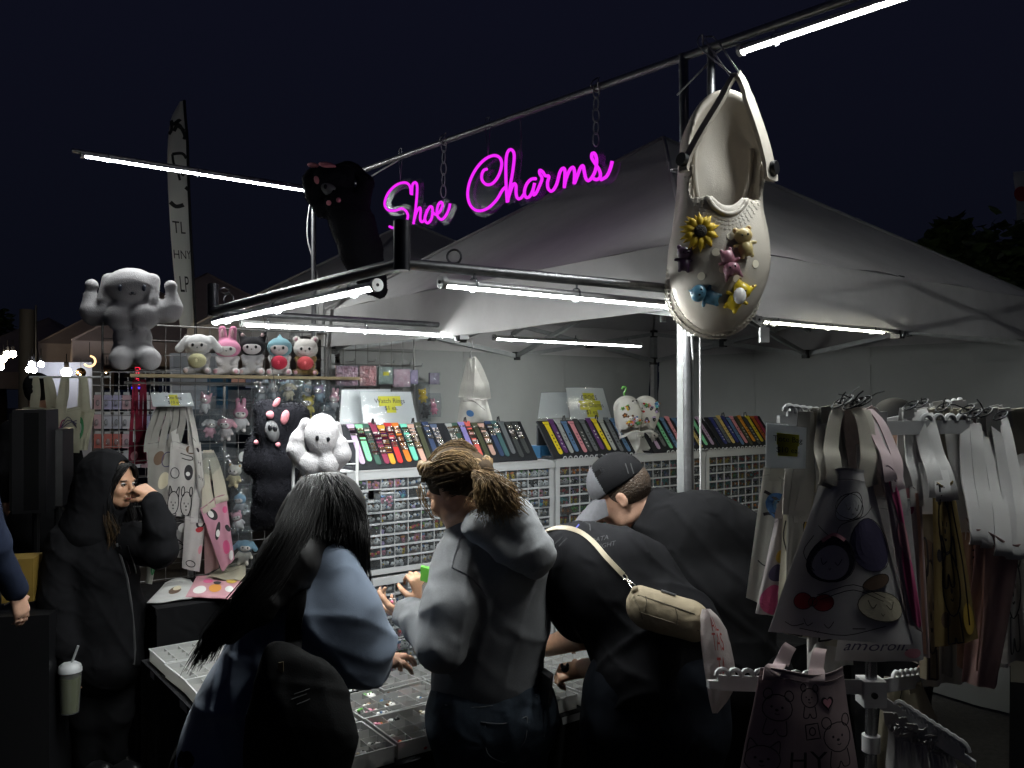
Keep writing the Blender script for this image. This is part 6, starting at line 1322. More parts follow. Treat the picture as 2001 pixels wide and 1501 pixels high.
NAT, WHT, PNK = (.46, .43, .36), (.52, .51, .50), (.44, .32, .33)
# --- right-hand rack
RK = P(1702, 1400, 2.12); rk = thing('bag_rack', 'white metal rack with scalloped arms full of tote bags, right side', 'rack', (RK.x, RK.y, 0))
M_RK = mat('white_rack_metal', (.50, .50, .50), .4, var=.1, vs=12)
MB().tube([V((RK.x, RK.y, .02)), V((RK.x, RK.y, 1.84))], .0145, 14).build('rack_post', mat('chrome_post', (.4, .4, .42), .25, metal=.9), rk, True)
for z in (1.13, 1.80): MB().box(V((RK.x, RK.y, z)), V((.028, 0, 0)), V((0, .028, 0)), V((0, 0, .032))).build('clamp_block', M_RK, rk); MB().disc(V((RK.x-.005, RK.y-.030, z)), V((0, -1, 0)), .008, .006, 10).build('clamp_knob', M_BLACK, rk, True)
MB().tube([V((RK.x, RK.y, .98)), V((RK.x, RK.y, 1.02))], .022, 14).build('collar', M_RK, rk, True)
for k in range(4): a = k*math.pi/2+.5; MB().tube([V((RK.x, RK.y, .12)), V((RK.x+.33*math.cos(a), RK.y+.33*math.sin(a), .03))], .012, 8).build('foot', M_RK, rk, True)
def arm(z0, end, dz=0, n=9):
    a = V((RK.x, RK.y, z0)); b = V(end); d_ = (b-a); L__ = d_.length; d_.normalize(); nn = d_.cross(UP).normalized(); m = MB(); m.box((a+b)/2, d_*L__/2, nn*.003, UP*.018)
    for k in range(n):
        c = a.lerp(b, .35+.62*k/(n-1)); m.tube([c+UP*.016+d_*.017*math.cos(t)+UP*.016*math.sin(t) for t in [i*math.pi/6 for i in range(7)]], .006, 6)
    m.box(b+d_*.012-UP*.004, d_*.014, nn*.006, UP*.009); m.build('scalloped_arm', M_RK, rk, True)
arm(1.79, P(1538, 818, 2.02)); arm(1.79, P(1996, 832, 2.30)); arm(1.79, P(1880, 800, 2.5)); arm(1.14, P(1402, 1334, 1.98)); arm(1.14, P(1832, 1326, 2.38)); arm(1.12, P(1885, 1478, 2.0))
H1 = lambda x, y=800, d=2.06: P(x, y, d)
tote('large grey white tote printed with sleeping animals and a red bow, front of rack', q4((1.90, 1.92, 1.86, 1.84), (1618, 930), (1708, 906), (1803, 1264), (1512, 1238)), (.52, .50, .49),
     [E(.70, .44, .25, .155, 'purple'), E(.31, .545, .20, .135, 'dark'), E(.31, .565, .15, .105, 'pale'), E(.45, .23, .17, .075, 'white', -.3), O_(.45, .23, .17, .075, .010), L_([(.20, .44), (.30, .40), (.40, .43)], .05, 'pink'), *[L_(q, .010) for q in ([(.12, .34), (.30, .42), (.36, .34), (.62, .28), (.80, .22)], [(.10, .40), (.05, .5), (.2, .62)], [(.25, .76), (.5, .68), (.78, .74)], [(.27, .785), (.5, .71), (.76, .76)], [(.18, .96), (.45, .97), (.75, .90)])], *sleepy(.31, .56, .15), *sleepy(.47, .235, .14), E(.72, .655, .14, .04, 'brown', -.25), E(.74, .79, .20, .085, 'cream'), *sleepy(.74, .78, .20), *bow(.23, .80, .12, 'red'), *sleepy(.28, .92, .16), L_([(.08, .93), (.14, .95), (.2, .93)], .010), L_([(.5, .93), (.6, .925)], .012)],
     [(.2, H1(1640, 800, 2.0), -.03), (.85, H1(1672, 796, 2.0), .03), (.1, H1(1622, 805, 2.04), -.04), (.9, H1(1690, 800, 2.02), .02)], fold=.012, curl=-.10, hw=.030, outline=True, hcol=mat('strap_natural', NAT, .9, bump=.08, bs=500, trans=.15))
tote('white tote with handwritten amoroll lettering behind the sleeping animals bag', q4((1.97, 1.99, 1.97, 1.95), (1668, 985), (1778, 966), (1806, 1290), (1632, 1292)), WHT, [L_([(.35, .84), (.5, .80), (.62, .84)], .01), E(.85, .95, .10, .03, 'pink')], [(.2, H1(1680, 800, 2.08), .0), (.8, H1(1700, 802, 2.08), .03)], texts=[('amoroll.', .42, .905, .22, 'purple', .35)], fold=.008)
tote('pinkish tote turned edge-on with rose hearts, right of the sleeping animals bag', q4((1.92, 1.93, 1.90, 1.89), (1722, 914), (1752, 926), (1802, 1236), (1774, 1216)), (.50, .40, .41), [heart(.55, .09, .42, 'rose'), E(.6, .45, .45, .11, 'pink'), heart(.55, .82, .42, 'rose')], [(.3, H1(1686, 802, 2.04), .02), (.8, H1(1700, 800, 2.05), .05)], fold=.004, th=.02)
tote('pale pink tote with bear doodles and letters H and Y, lowest at the front', q4((1.76, 1.78, 1.74, 1.72), (1492, 1318), (1654, 1306), (1694, 1540), (1450, 1540)), (.40, .31, .31), [*bear(.20, .32, .13), *bear(.80, .55, .15), *bear(.13, .76, .13, ear='point'), *bear(.52, .20, .10), heart(.73, .25, .07, 'ink'), heart(.73, .25, .048, 'pink'), ('l', [(.47, .44), (.60, .42), (.62, .55), (.49, .57), (.47, .44)], .014, 'ink'), O_(.545, .495, .03, .035, .013)],
     [(.12, P(1545, 1262, 1.86), .0), (.62, P(1604, 1268, 1.86), -.01)], texts=[('H', .42, .76, .26, 'ink', 0), ('Y', .60, .75, .26, 'ink', 0)], fold=.010, curl=-.06)
tote('narrow white tote with a blue ring emblem, leftmost on the rack', q4((2.16, 2.14, 2.12, 2.16), (1492, 915), (1562, 922), (1548, 1206), (1458, 1168)), (.52, .51, .46), [O_(.62, .27, .36, .075, .11, 'blue'), O_(.62, .27, .22, .045, .05, 'sky'), L_([(.1, .19), (.35, .22), (.6, .24)], .05), L_([(.15, .36), (.5, .33), (.8, .31)], .05), L_([(.15, .70), (.3, .72), (.5, .70)], .02), E(.55, .82, .12, .02, 'orange')], [(.4, H1(1580, 812, 2.06), .0), (.8, H1(1600, 806, 2.06), .0)], fold=.006)
tote('cream tote with scribbled lettering nar beside the blue ring tote', q4((2.08, 2.06, 2.06, 2.09), (1536, 932), (1590, 922), (1584, 1248), (1516, 1232)), (.46, .42, .33), [E(.6, .28, .3, .14, 'yellow'), *bear(.55, .60, .28, .02), L_([(.1, .3), (.05, .4), (.2, .5)], .02)], [(.4, H1(1600, 808, 2.04), .0), (.85, H1(1622, 803, 2.04), .0)], texts=[('nar', .5, .12, .42, 'ink', .3)], fold=.008)
tote('tote with a rose red lower half showing between two pale totes', q4((2.12, 2.11, 2.11, 2.12), (1516, 1000), (1546, 998), (1540, 1208), (1476, 1198)), (.42, .38, .38), [E(.5, .85, .46, .14, 'rose'), E(.5, .6, .3, .08, 'purple'), E(.6, .45, .2, .06, 'yellow')], [(.5, H1(1608, 806, 2.07), .0)], fold=.005)
tote('yellow orange printed tote with black line drawings, middle of the right side', q4((2.10, 2.08, 2.06, 2.08), (1822, 950), (1862, 938), (1912, 1250), (1826, 1266)), (.30, .22, .09), [*bear(.45, .25, .22, .02), *bear(.5, .62, .24, .02, 'point'), L_([(.8, .1), (.9, .5), (.85, .9)], .02), E(.85, .86, .12, .1, 'yellow'), E(.2, .45, .08, .04, 'ink'), E(.3, .84, .12, .05, 'brown')], [(.2, P(1790, 806, 2.2), .0), (.8, P(1812, 808, 2.2), .0), (.5, P(1800, 800, 2.22), .02)], fold=.010, hcol=mat('strap_white', WHT, .9, bump=.08, bs=500, trans=.15))
tote('long plain salmon pink tote near the right picture edge', q4((2.10, 2.10, 2.12, 2.12), (1908, 1040), (1995, 1060), (1956, 1345), (1884, 1336)), (.42, .27, .25), [L_([(.2, .05), (.25, .9)], .03, 'peach')], [(.05, P(1890, 808, 2.25), -.03), (.3, P(1905, 808, 2.25), -.01), (.55, P(1922, 802, 2.27), .01), (.8, P(1938, 806, 2.25), .02), (.98, P(1952, 806, 2.26), .03)], fold=.014, hw=.032)
tote('dim grey tote hanging last at the right picture edge', q4((2.24, 2.22, 2.2, 2.22), (1944, 976), (2004, 972), (2016, 1290), (1950, 1296)), (.32, .30, .28), [*bear(.5, .55, .22, .02)], [(.2, P(1962, 815, 2.3), .0), (.8, P(1985, 822, 2.3), .02)], fold=.010)
tote('olive brown tote between the hearts tote and the yellow tote', q4((2.2, 2.2, 2.2, 2.2), (1786, 962), (1832, 964), (1838, 1330), (1800, 1326)), (.20, .17, .12), [E(.5, .3, .3, .06, 'brown'), *bear(.5, .6, .3, .03)], [(.1, P(1780, 806, 2.25), -.02), (.9, P(1790, 804, 2.25), .02), (.5, P(1786, 800, 2.24), .0)], fold=.006, hw=.03)
tote('striped pale and mauve tote behind the hearts tote', q4((2.14, 2.14, 2.14, 2.14), (1756, 952), (1800, 955), (1818, 1286), (1766, 1272)), (.40, .33, .34), [L_([(.3, .02), (.3, .98)], .08, 'pink'), L_([(.7, .02), (.72, .98)], .05, 'peach'), E(.35, .12, .2, .06, 'wine')], [(.3, P(1705, 802, 2.1), .02), (.7, P(1770, 806, 2.2), .0)], fold=.006)
tote('peach tote corner behind the salmon pink tote', q4((2.18, 2.18, 2.18, 2.18), (1868, 1012), (1900, 1020), (1905, 1322), (1868, 1300)), (.40, .28, .21), [], [(.5, P(1850, 806, 2.25), .0), (.9, P(1870, 806, 2.25), .0)], fold=.006)
tote('cream tote hanging deep behind the lower rack arm', q4((2.3, 2.3, 2.3, 2.3), (1728, 1322), (1800, 1330), (1880, 1530), (1700, 1530)), (.42, .38, .28), [L_([(.5, .02), (.3, .3)], .015)], [(.3, P(1760, 1318, 2.34), .0), (.7, P(1785, 1316, 2.34), .0)], fold=.016, top_open=False)
for i in range(7):
    x = 1738+i*17; tote('folded white tote hanging on the lowest scalloped arm, %s from the rack post' % ORD[i], q4((2.05, 2.05, 2.02, 2.03), (x, 1418+i*8), (x+20, 1424+i*8), (x+26+i*3, 1545), (x-8+i*3, 1545)), (.44, .43, .41), [], [(.3, P(1735+i*20, 1392+i*11, 2.03), .0), (.8, P(1742+i*20, 1394+i*11, 2.03), .0)], fold=.006, hw=.022)
for i, (x, y, d_) in enumerate(((1568, 822, 2.03), (1590, 815, 2.05), (1612, 812, 2.02), (1634, 806, 2.05), (1655, 804, 2.06), (1770, 812, 2.2), (1795, 806, 2.24), (1828, 802, 2.28), (1866, 800, 2.3), (1900, 806, 2.3), (1938, 810, 2.3))):
    bx = x+(-18 if i < 2 else 6 if i < 5 else 12); tote('white tote strap bundle over the upper arm, %s from the left' % ((ORD[i]) if i < 11 else str(i)), q4(d_+.03, (bx-12, 985), (bx+22, 990), (bx+26, 1240), (bx-16, 1235)), (.40, .385, .35) if i < 5 else (.42, .41, .40), [], [(.2, P(x, y-14, d_), -.02), (.8, P(x+10, y-16, d_), .02), (.5, P(x+4, y-18, d_-.01), .0)], fold=.006, hw=.030)
rs2 = random.Random(8)
for i in range(26):
    x = 1575+rs2.uniform(0, 125) if i < 11 else 1768+rs2.uniform(0, 225); d_ = (2.06 if i < 11 else 2.26)+rs2.uniform(-.03, .05); yb = rs2.uniform(960, 1050); bx = x+(rs2.uniform(-45, 60) if i < 11 else rs2.uniform(-14, 30)); w_ = rs2.uniform(56, 92)
    tote('%s tote packed among the others on the upper arm, %s in the %s bunch' % (['plain cream', 'plain white', 'pale grey', 'faint pink'][i % 4], (ORD+['thirteenth', 'fourteenth', 'fifteenth'])[i if i < 11 else i-11], 'left' if i < 11 else 'right'), q4(d_+.05, (bx-w_/2, yb), (bx+w_/2, yb+rs2.uniform(-6, 8)), (bx+w_/2+rs2.uniform(-4, 16), yb+rs2.uniform(215, 300)), (bx-w_/2-rs2.uniform(-4, 12), yb+rs2.uniform(215, 300))), [(.48, .45, .36), (.52, .51, .48), (.44, .43, .41), (.50, .42, .40)][i % 4], [] if i % 3 else [E(.5, .4, .28, .12, rs2.choice(('pink', 'cream', 'sky', 'peach'))), L_([(.2, .2), (.5, .35), (.8, .2)], .03), *bear(.5, .7, .25, .03)], [(.15, P(x-4, 802, d_), -.02), (.85, P(x+8, 800, d_), .02), (.45, P(x+2, 798, d_-.01), -.01), (.7, P(x+5, 798, d_-.015), .01)], fold=.020, hw=.034)
rz = random.Random(5)
for i, (x, y) in enumerate(((1640, 788), (1652, 782), (1664, 790), (1676, 786), (1688, 784), (1780, 792), (1800, 788), (1842, 796), (1890, 800), (1925, 806), (1955, 812), (1905, 808))):
    d_ = 2.0 if i < 5 else 2.18; c = P(x, y, d_); e1 = P(x+rz.uniform(-40, 45), y-rz.uniform(5, 28), d_); m = MB(); m.tube([c+V((.018*math.cos(a), .010*math.sin(a), .012*math.sin(a+1))) for a in [k*math.pi/5 for k in range(10)]], .0022, 5, closed=True); m.tube([c, c.lerp(e1, .6)+UP*.004, e1], .0018, 5); m.box(c, V((.004, 0, 0)), V((0, .003, 0)), V((0, 0, .003)))
    tag(m.build('cable_tie', M_BLACK if i != 1 else M_RK, org=c), 'black cable tie knotted on the tote straps, %s from the left' % ORD[i] if i != 1 else 'white cable tie sticking up from the tote straps', 'cable tie', 'black cable ties on the tote straps' if i != 1 else None)
card('price_card', 'grey sleeved card reading Tote Bag ten dollars each on the rack', q4(2.0, (1497, 826), (1576, 836), (1574, 916), (1496, 914)), lines=(('Tote Bag', .33, .20, .56), ('$10 ea.', .58, .20, .50)))
# --- printed bags on and before the left grid
G1 = lambda x, y: Pt(x, y, GT-.10)
def gq(t, *p): return [Pt(x, y, t) for x, y in p]
hk = lambda x, y: Pt(x, y, GT-.07)
tote('grey printed tote beside the hooded person, under the small price card', gq(GT-.15, (288, 862), (346, 862), (332, 1004), (288, 1042)), (.27, .26, .24), [E(.4, .2, .2, .08, 'brown'), E(.6, .5, .22, .10, 'cream'), E(.35, .75, .2, .08, 'peach'), O_(.7, .25, .2, .09, .03, 'purple')], [(.2, hk(330, 772), -.02), (.8, hk(345, 770), .02), (.5, hk(338, 770), .0), (.0, hk(325, 775), -.05), (1, hk(352, 775), .05)], hw=.03)
tote('white tote with small animal doodles in rows on the left grid', gq(GT-.17, (334, 866), (386, 868), (378, 1010), (324, 1008)), (.50, .48, .46), [E(.70, .38, .17, .11, 'ink'), E(.68, .40, .08, .03, 'white'), *bear(.68, .82, .20, .03), *bear(.22, .82, .18, .03, 'point'), O_(.2, .42, .14, .07, .03), L_([(.35, .14), (.75, .15), (.8, .2), (.4, .2)], .03), E(.75, .06, .2, .06, 'brown')], [(.2, hk(340, 772), -.02), (.8, hk(358, 772), .03)], hw=.03)
tote('narrow white tote edge with black letters right of the doodle tote', gq(GT-.19, (376, 858), (392, 866), (404, 985), (388, 972)), (.52, .50, .47), [E(.5, .12, .2, .04, 'ink')], [(.4, hk(362, 772), .02)], texts=[('H', .5, .35, .6, 'ink', 0), ('RY', .5, .62, .55, 'ink', 0)], fold=.003)
tote('pink tote with dark and rose motifs below a bunch of cream straps', gq(GT-.27, (390, 990), (441, 966), (458, 1092), (434, 1118)), (.56, .28, .36), [E(.35, .18, .20, .08, 'ink', .4), E(.30, .16, .10, .05, 'white', .4), E(.38, .44, .2, .07, 'ink', -.4), E(.36, .47, .10, .05, 'white'), E(.85, .50, .14, .05, 'ink', .3), E(.60, .74, .18, .10, 'rose'), E(.85, .22, .1, .05, 'rose'), E(.8, .9, .16, .07, 'white'), E(.6, .74, .04, .02, 'ink'), E(.66, .70, .03, .02, 'ink')], [(.2, hk(398, 882), .01), (.7, hk(408, 880), .02), (.4, hk(402, 880), -.02), (.9, hk(412, 882), .03)], hw=.030, hcol=mat('strap_cream', (.50, .46, .37), .9, bump=.08, bs=500, trans=.15))
tote('white tote with dark scribbles hanging below the doodle tote', gq(GT-.12, (314, 1014), (372, 1012), (368, 1092), (318, 1086)), (.40, .39, .38), [E(.45, .12, .35, .14, 'ink'), E(.75, .22, .18, .12, 'white'), L_([(.1, .45), (.3, .55), (.5, .5), (.7, .6)], .04), *bear(.4, .8, .12, .03, 'point'), L_([(.6, .6), (.8, .7), (.6, .8)], .04)], [(.3, hk(340, 1008), .0)], fold=.005)
tote('white tote with pink marks left of the pink motif tote', gq(GT-.23, (362, 1012), (404, 1008), (390, 1118), (356, 1110)), (.50, .48, .47), [E(.75, .10, .25, .10, 'ink'), E(.75, .10, .14, .06, 'white'), E(.7, .22, .2, .05, 'red'), E(.85, .6, .12, .08, 'pink'), O_(.4, .88, .25, .06, .03)], [(.4, hk(394, 882), .0), (.8, hk(400, 884), .0)], hw=.03, fold=.006)
tote('blush tote folded behind the pink motif tote', gq(GT-.18, (398, 1020), (425, 1015), (428, 1110), (400, 1122)), (.42, .27, .27), [], [(.5, hk(405, 884), .0)], fold=.004)
tote('white tote draped over the table edge beside the hooded person', [Pt(288, 1082, 1.45), Pt(306, 1080, 1.47), Pt(297, 1142, 1.44), Pt(285, 1140, 1.43)], (.50, .50, .44), [O_(.6, .5, .2, .2, .05, 'green')], fold=.002)
zt = .862
tote('white tote with a bird print lying flat on the black table', [Pz(322, 1138, zt), Pz(372, 1130, zt), Pz(402, 1166, zt), Pz(286, 1180, zt)], (.50, .50, .49), [E(.45, .58, .14, .16, 'brown'), E(.5, .5, .10, .10, 'cream'), L_([(.3, .55), (.45, .7), (.6, .65)], .02), L_([(.55, .25), (.65, .3)], .02)], fold=.003, th=.006)
tote('pink tote with orange and black motifs lying flat on the black table', [Pz(384, 1130, zt+.006), Pz(470, 1118, zt+.006), Pz(476, 1172, zt+.006), Pz(362, 1166, zt+.006)], (.56, .30, .34), [E(.2, .7, .12, .18, 'white'), E(.48, .6, .12, .18, 'orange'), E(.5, .35, .08, .08, 'ink'), E(.75, .65, .08, .12, 'white'), E(.3, .3, .1, .1, 'rose'), E(.8, .3, .12, .14, 'yellow')], fold=.003, th=.006)
tote('cream tote lying crumpled at the back of the black table', [Pz(430, 1108, zt+.012), Pz(480, 1100, zt+.012), Pz(480, 1135, zt+.012), Pz(402, 1128, zt+.012)], (.42, .39, .30), [L_([(.3, .4), (.5, .6), (.8, .5)], .02)], fold=.006, th=.01)
card('price_card', 'small white card with highlighted price above the grey straps on the grid', gq(GT-.2, (294, 768), (372, 768), (380, 794), (299, 795)), lines=(('Tote Bag', .36, .11, .22), ('$10 ea.', .70, .11, .22)))
# red ribbon bag on the grid
tote('dark red bag with long red straps hanging on the grid', gq(GT+.05, (252, 862), (285, 858), (287, 905), (250, 910)), (.20, .02, .04), [E(.3, .6, .2, .2, 'pink')], [(.1, hk(262, 742), .0), (.5, hk(266, 742), .0), (.9, hk(282, 742), .01), (.7, hk(278, 742), -.01)], hw=.016, fold=.004)
# bag hanging from the tent truss
ap = P(922, 700, 5.0); tote('white drawstring bag with a blue dot hanging from the tent truss', q4(5.0, (902, 770), (950, 778), (968, 842), (892, 838)), (.46, .45, .42), [E(.36, .5, .12, .10, 'blue'), L_([(.1, .2), (.5, .12), (.85, .4)], .012)], [(.1, ap, -.01), (.5, ap, .0), (.8, ap, .02), (.98, ap, .05), (.3, ap, 0)], hw=.045, fold=.02, th=.08)
m = MB().tube([P(922, 660, 5.0), P(924, 680, 5.0), P(919, 690, 5.0), P(922, 702, 5.0)], .004, 6); tag(m.build('wire_hook', M_WIRE, org=P(922, 660, 5.0), smooth=True), 'wire hook holding the white drawstring bag', 'hook')

# ------------------------------------------------------------------ plush in clear bags and packaged gifts
def film_bag(t, pts, th, seed, m=None):
    a, b, c, d_ = [V(p) for p in pts]; n = (b-a).cross(d_-a).normalized(); n = n if n.y < 0 else -n
    def S(u, v, s): return a.lerp(b, u).lerp(d_.lerp(c, u), v)+n*(s*th*(math.sin(math.pi*u)*math.sin(math.pi*min(1, v*1.02+.02)))**.6+.010*noise.noise(V((u*4, v*4, seed)))+.006*noise.noise(V((u*11, v*9, seed+3))))
    mb = MB(); mb.grid(lambda u, v: S(u, v, 1), 16, 18); mb.grid(lambda u, v: S(u, v, -1), 16, 18); mb.build('clear_bag', m or M_BAG, t, 'all')
bag = [((422, 792), (460, 790), (462, 868), (420, 866), 'floppy', ((.58, .52, .52), (.58, .3, .36), (.5, .3, .3)), 'pink and white bagged plush low on the grid, left of the rabbit', .13),
       ((446, 762), (492, 762), (494, 850), (444, 848), 'long', ((.60, .56, .56), (.62, .24, .35), (.55, .3, .35)), 'pink rabbit plush in a clear bag on the grid', .145),
       ((492, 768), (540, 764), (540, 840), (486, 842), 'point', ((.42, .41, .42), (.02, .02, .024), (.4, .3, .3)), 'black eared plush in a clear bag behind the black plush', .13),
       ((578, 768), (622, 768), (624, 822), (576, 820), 'round', ((.5, .42, .12), (.55, .45, .10), (.3, .2, .05)), 'yellow hooded plush in a clear bag right of the black plush', .13),
       ((620, 768), (664, 772), (662, 832), (618, 828), 'fin', ((.4, .38, .40), (.36, .42, .42), (.5, .3, .35)), 'pale blue plush in a clear bag beside the blank card', .12),
       ((428, 872), (492, 880), (488, 955), (424, 960), 'round', ((.58, .50, .32), (.60, .57, .50), (.55, .32, .08)), 'white and orange duck coloured plush in a clear bag', .13),
       ((450, 945), (500, 940), (498, 1010), (446, 1012), 'fin', ((.55, .56, .58), (.20, .34, .46), (.3, .4, .5)), 'light blue and white plush in a clear bag', .12),
       ((446, 1030), (492, 1030), (500, 1110), (448, 1108), 'floppy', ((.58, .54, .48), (.17, .30, .40), (.5, .4, .4)), 'blue hooded plush in a clear bag lowest on the grid', .145),
       ((815, 748), (838, 746), (840, 792), (816, 792), 'round', ((.55, .38, .04), (.55, .38, .04), (.2, .1, .02)), 'small yellow plush in a bag on the white sidewall', .09),
       ((820, 778), (842, 778), (842, 822), (820, 822), 'point', ((.03, .03, .035), (.03, .03, .035), (.2, .1, .1)), 'small dark plush in a bag on the white sidewall', .09),
       ((836, 768), (862, 768), (862, 815), (836, 815), 'long', ((.5, .18, .26), (.52, .2, .28), (.5, .3, .3)), 'small pink plush in a bag on the white sidewall', .08)]
for i, (a, b, c, d_, ears, cl, lab, s) in enumerate(bag):
    tt = GT-.10 if i < 8 else 1.97; pts = [Pt(*q, tt) for q in (a, b, c, d_)]; cb = (V(pts[2])+V(pts[3]))/2
    M = Matrix.Translation(cb+UP*.02)@Matrix.Rotation(math.atan2(UU.y, UU.x)-.6+.3*math.sin(i*2), 4, 'Z')@Matrix.Rotation(.15*math.sin(i*3), 4, 'Y')@Matrix.Scale(s*1.0, 4)
    t = critter('bagged_plush', lab, 'plush toy', M, s, cl, ears=ears, pose='hang', face=(.6, .55, .53) if i not in (8, 9, 10) else None, res=26, group='plush toys in clear bags')
    film_bag(t, pts, .045, i)
m = MB().disc(Pt(478, 893, GT-.14), (Pt(478, 893, GT-.5)-Pt(478, 893, GT)).normalized(), .033, .004, 20); rt_ = tag(m.build('round_tag', M_PAPER, org=Pt(478, 893, GT-.14)), 'round white paper tag on a bagged plush', 'tag')
rg5 = random.Random(55); more = [(508, 752, 'white'), (536, 750, 'grey'), (565, 748, 'cream'), (594, 750, 'white'), (624, 752, 'pale blue'), (650, 768, 'grey'), (408, 820, 'pink'), (408, 905, 'cream'), (470, 1000, 'white'), (640, 800, 'lilac'), (505, 905, 'pink'), (398, 772, 'white')]
pc5 = dict(white=(.56, .54, .54), grey=(.34, .34, .36), cream=(.54, .48, .36), pink=(.56, .30, .36), lilac=(.42, .34, .50)); pc5['pale blue'] = (.34, .44, .52)
for i, (x, y, cn) in enumerate(more):
    c = Pt(x, y+34, GT-.07-.03*(i % 3)); M = Matrix.Translation(c)@Matrix.Rotation(math.atan2(UU.y, UU.x)-.5+rg5.uniform(-.4, .4), 4, 'Z')@Matrix.Rotation(rg5.uniform(-.3, .3), 4, 'Y')@Matrix.Scale(.105, 4)
    t = critter('bagged_plush', '%s small bagged plush, %s of those packed on the dark grid' % (cn, ORD[i]), 'plush toy', M, .1, (pc5[cn], pc5[rg5.choice(list(pc5))], (.5, .32, .34)), ears=('round', 'long', 'floppy', 'point')[i % 4], pose='hang', face=(.6, .55, .53), res=24, group='small bagged plush charms on the dark grid')
    film_bag(t, [c+UU*-.062+UP*.16-VV*.03, c+UU*.062+UP*.16-VV*.03, c+UU*.068-UP*.02-VV*.03, c-UU*.068-UP*.02-VV*.03], .04, 70+i)
fo = mat('foil_print', (.42, .34, .40), .25, metal=.55, bump=1.0, bs=35, var=.6, vs=30, rgb2=(.30, .12, .18))
gf = [(655, 700, 713, 756, fo, 'silvery lilac gift package first on the small grid'), (700, 736, 713, 756, mat('foil_red', (.45, .34, .34), .25, metal=.5, bump=1, bs=40, var=.7, vs=40, rgb2=(.35, .06, .08)), 'shiny red and silver gift package on the small grid'), (738, 768, 716, 752, mat('card_green', (.30, .38, .33), .4, var=.5, vs=16), 'green and white gift package with a yellow sticker'), (766, 802, 720, 758, mat('card_pink', (.48, .36, .40), .35, var=.5, vs=24, rgb2=(.42, .20, .28)), 'pink patterned gift package on the small grid'), (800, 816, 722, 752, mat('card_lilac', (.30, .22, .38), .4, var=.4, vs=20), 'lilac gift package last on the small grid'), (838, 858, 728, 752, mat('card_violet', (.30, .25, .34), .4, var=.6, vs=26, rgb2=(.06, .04, .08)), 'violet gift package pinned on the white sidewall')]
for i, (x0, x1, y0, y1, mm, lab) in enumerate(gf):
    pts = [Pt(x, y, 1.90) for x, y in ((x0, y0), (x1, y0), (x1, y1), (x0, y1))]; c = sum(pts, V((0, 0, 0)))/4; t = thing('gift_package', lab, 'package', c, 'gift packages on the small grid'); X, Y = (pts[1]-pts[0])*.46, (pts[3]-pts[0])*.46
    MB().box(c, X, Y, VV*.008).build('package_card', mm, t); film_bag(t, [p-VV*.012 for p in pts], .018, i+20)
    if i == 2: MB().box(c-VV*.010+UP*.06*.2, X*.4, Y*.22, VV*.0015).build('price_sticker', M_HILITE, t)
    if i < 5: p = Pt((x0+x1)/2, y0-6, 1.985); MB().tube([p, p-VV*.11, p-VV*.12+UP*.02], .003, 5).build('peg', M_WIRE, t, True)
tag(MB().box(Pt(577, 658, GT+.02), UU*.03, UP*.06, VV*.002).build('paper_notice', mat('printed_paper', (.30, .31, .31), .6, var=.8, vs=40), org=Pt(577, 658, GT)), 'small grey printed notice behind the plush shelf grid', 'notice')
sock = P(1493, 655, 3.45); t = MB().box(sock, V((.018, 0, 0)), V((0, .014, 0)), V((0, 0, .03))); t.tube([sock+UP*.03, sock+UP*.055+V((-.05, 0, .01))], .004, 6); t.tube([sock+UP*.03, sock+UP*.06+V((.06, 0, .02))], .004, 6); tag(t.build('power_strip', M_WHITE, org=sock), 'white power socket hanging on cords right of the giant clog', 'socket')
bx = B(-.20, 1.0, 2.19); tag(MB().box(P(908, 656, 4.15), V((.022, 0, 0)), V((0, .014, 0)), V((0, 0, .018))).build('junction_box', M_WHITE, org=P(908, 656, 4.15)), 'small white junction box where the dotted lamp meets the tent edge', 'junction box')

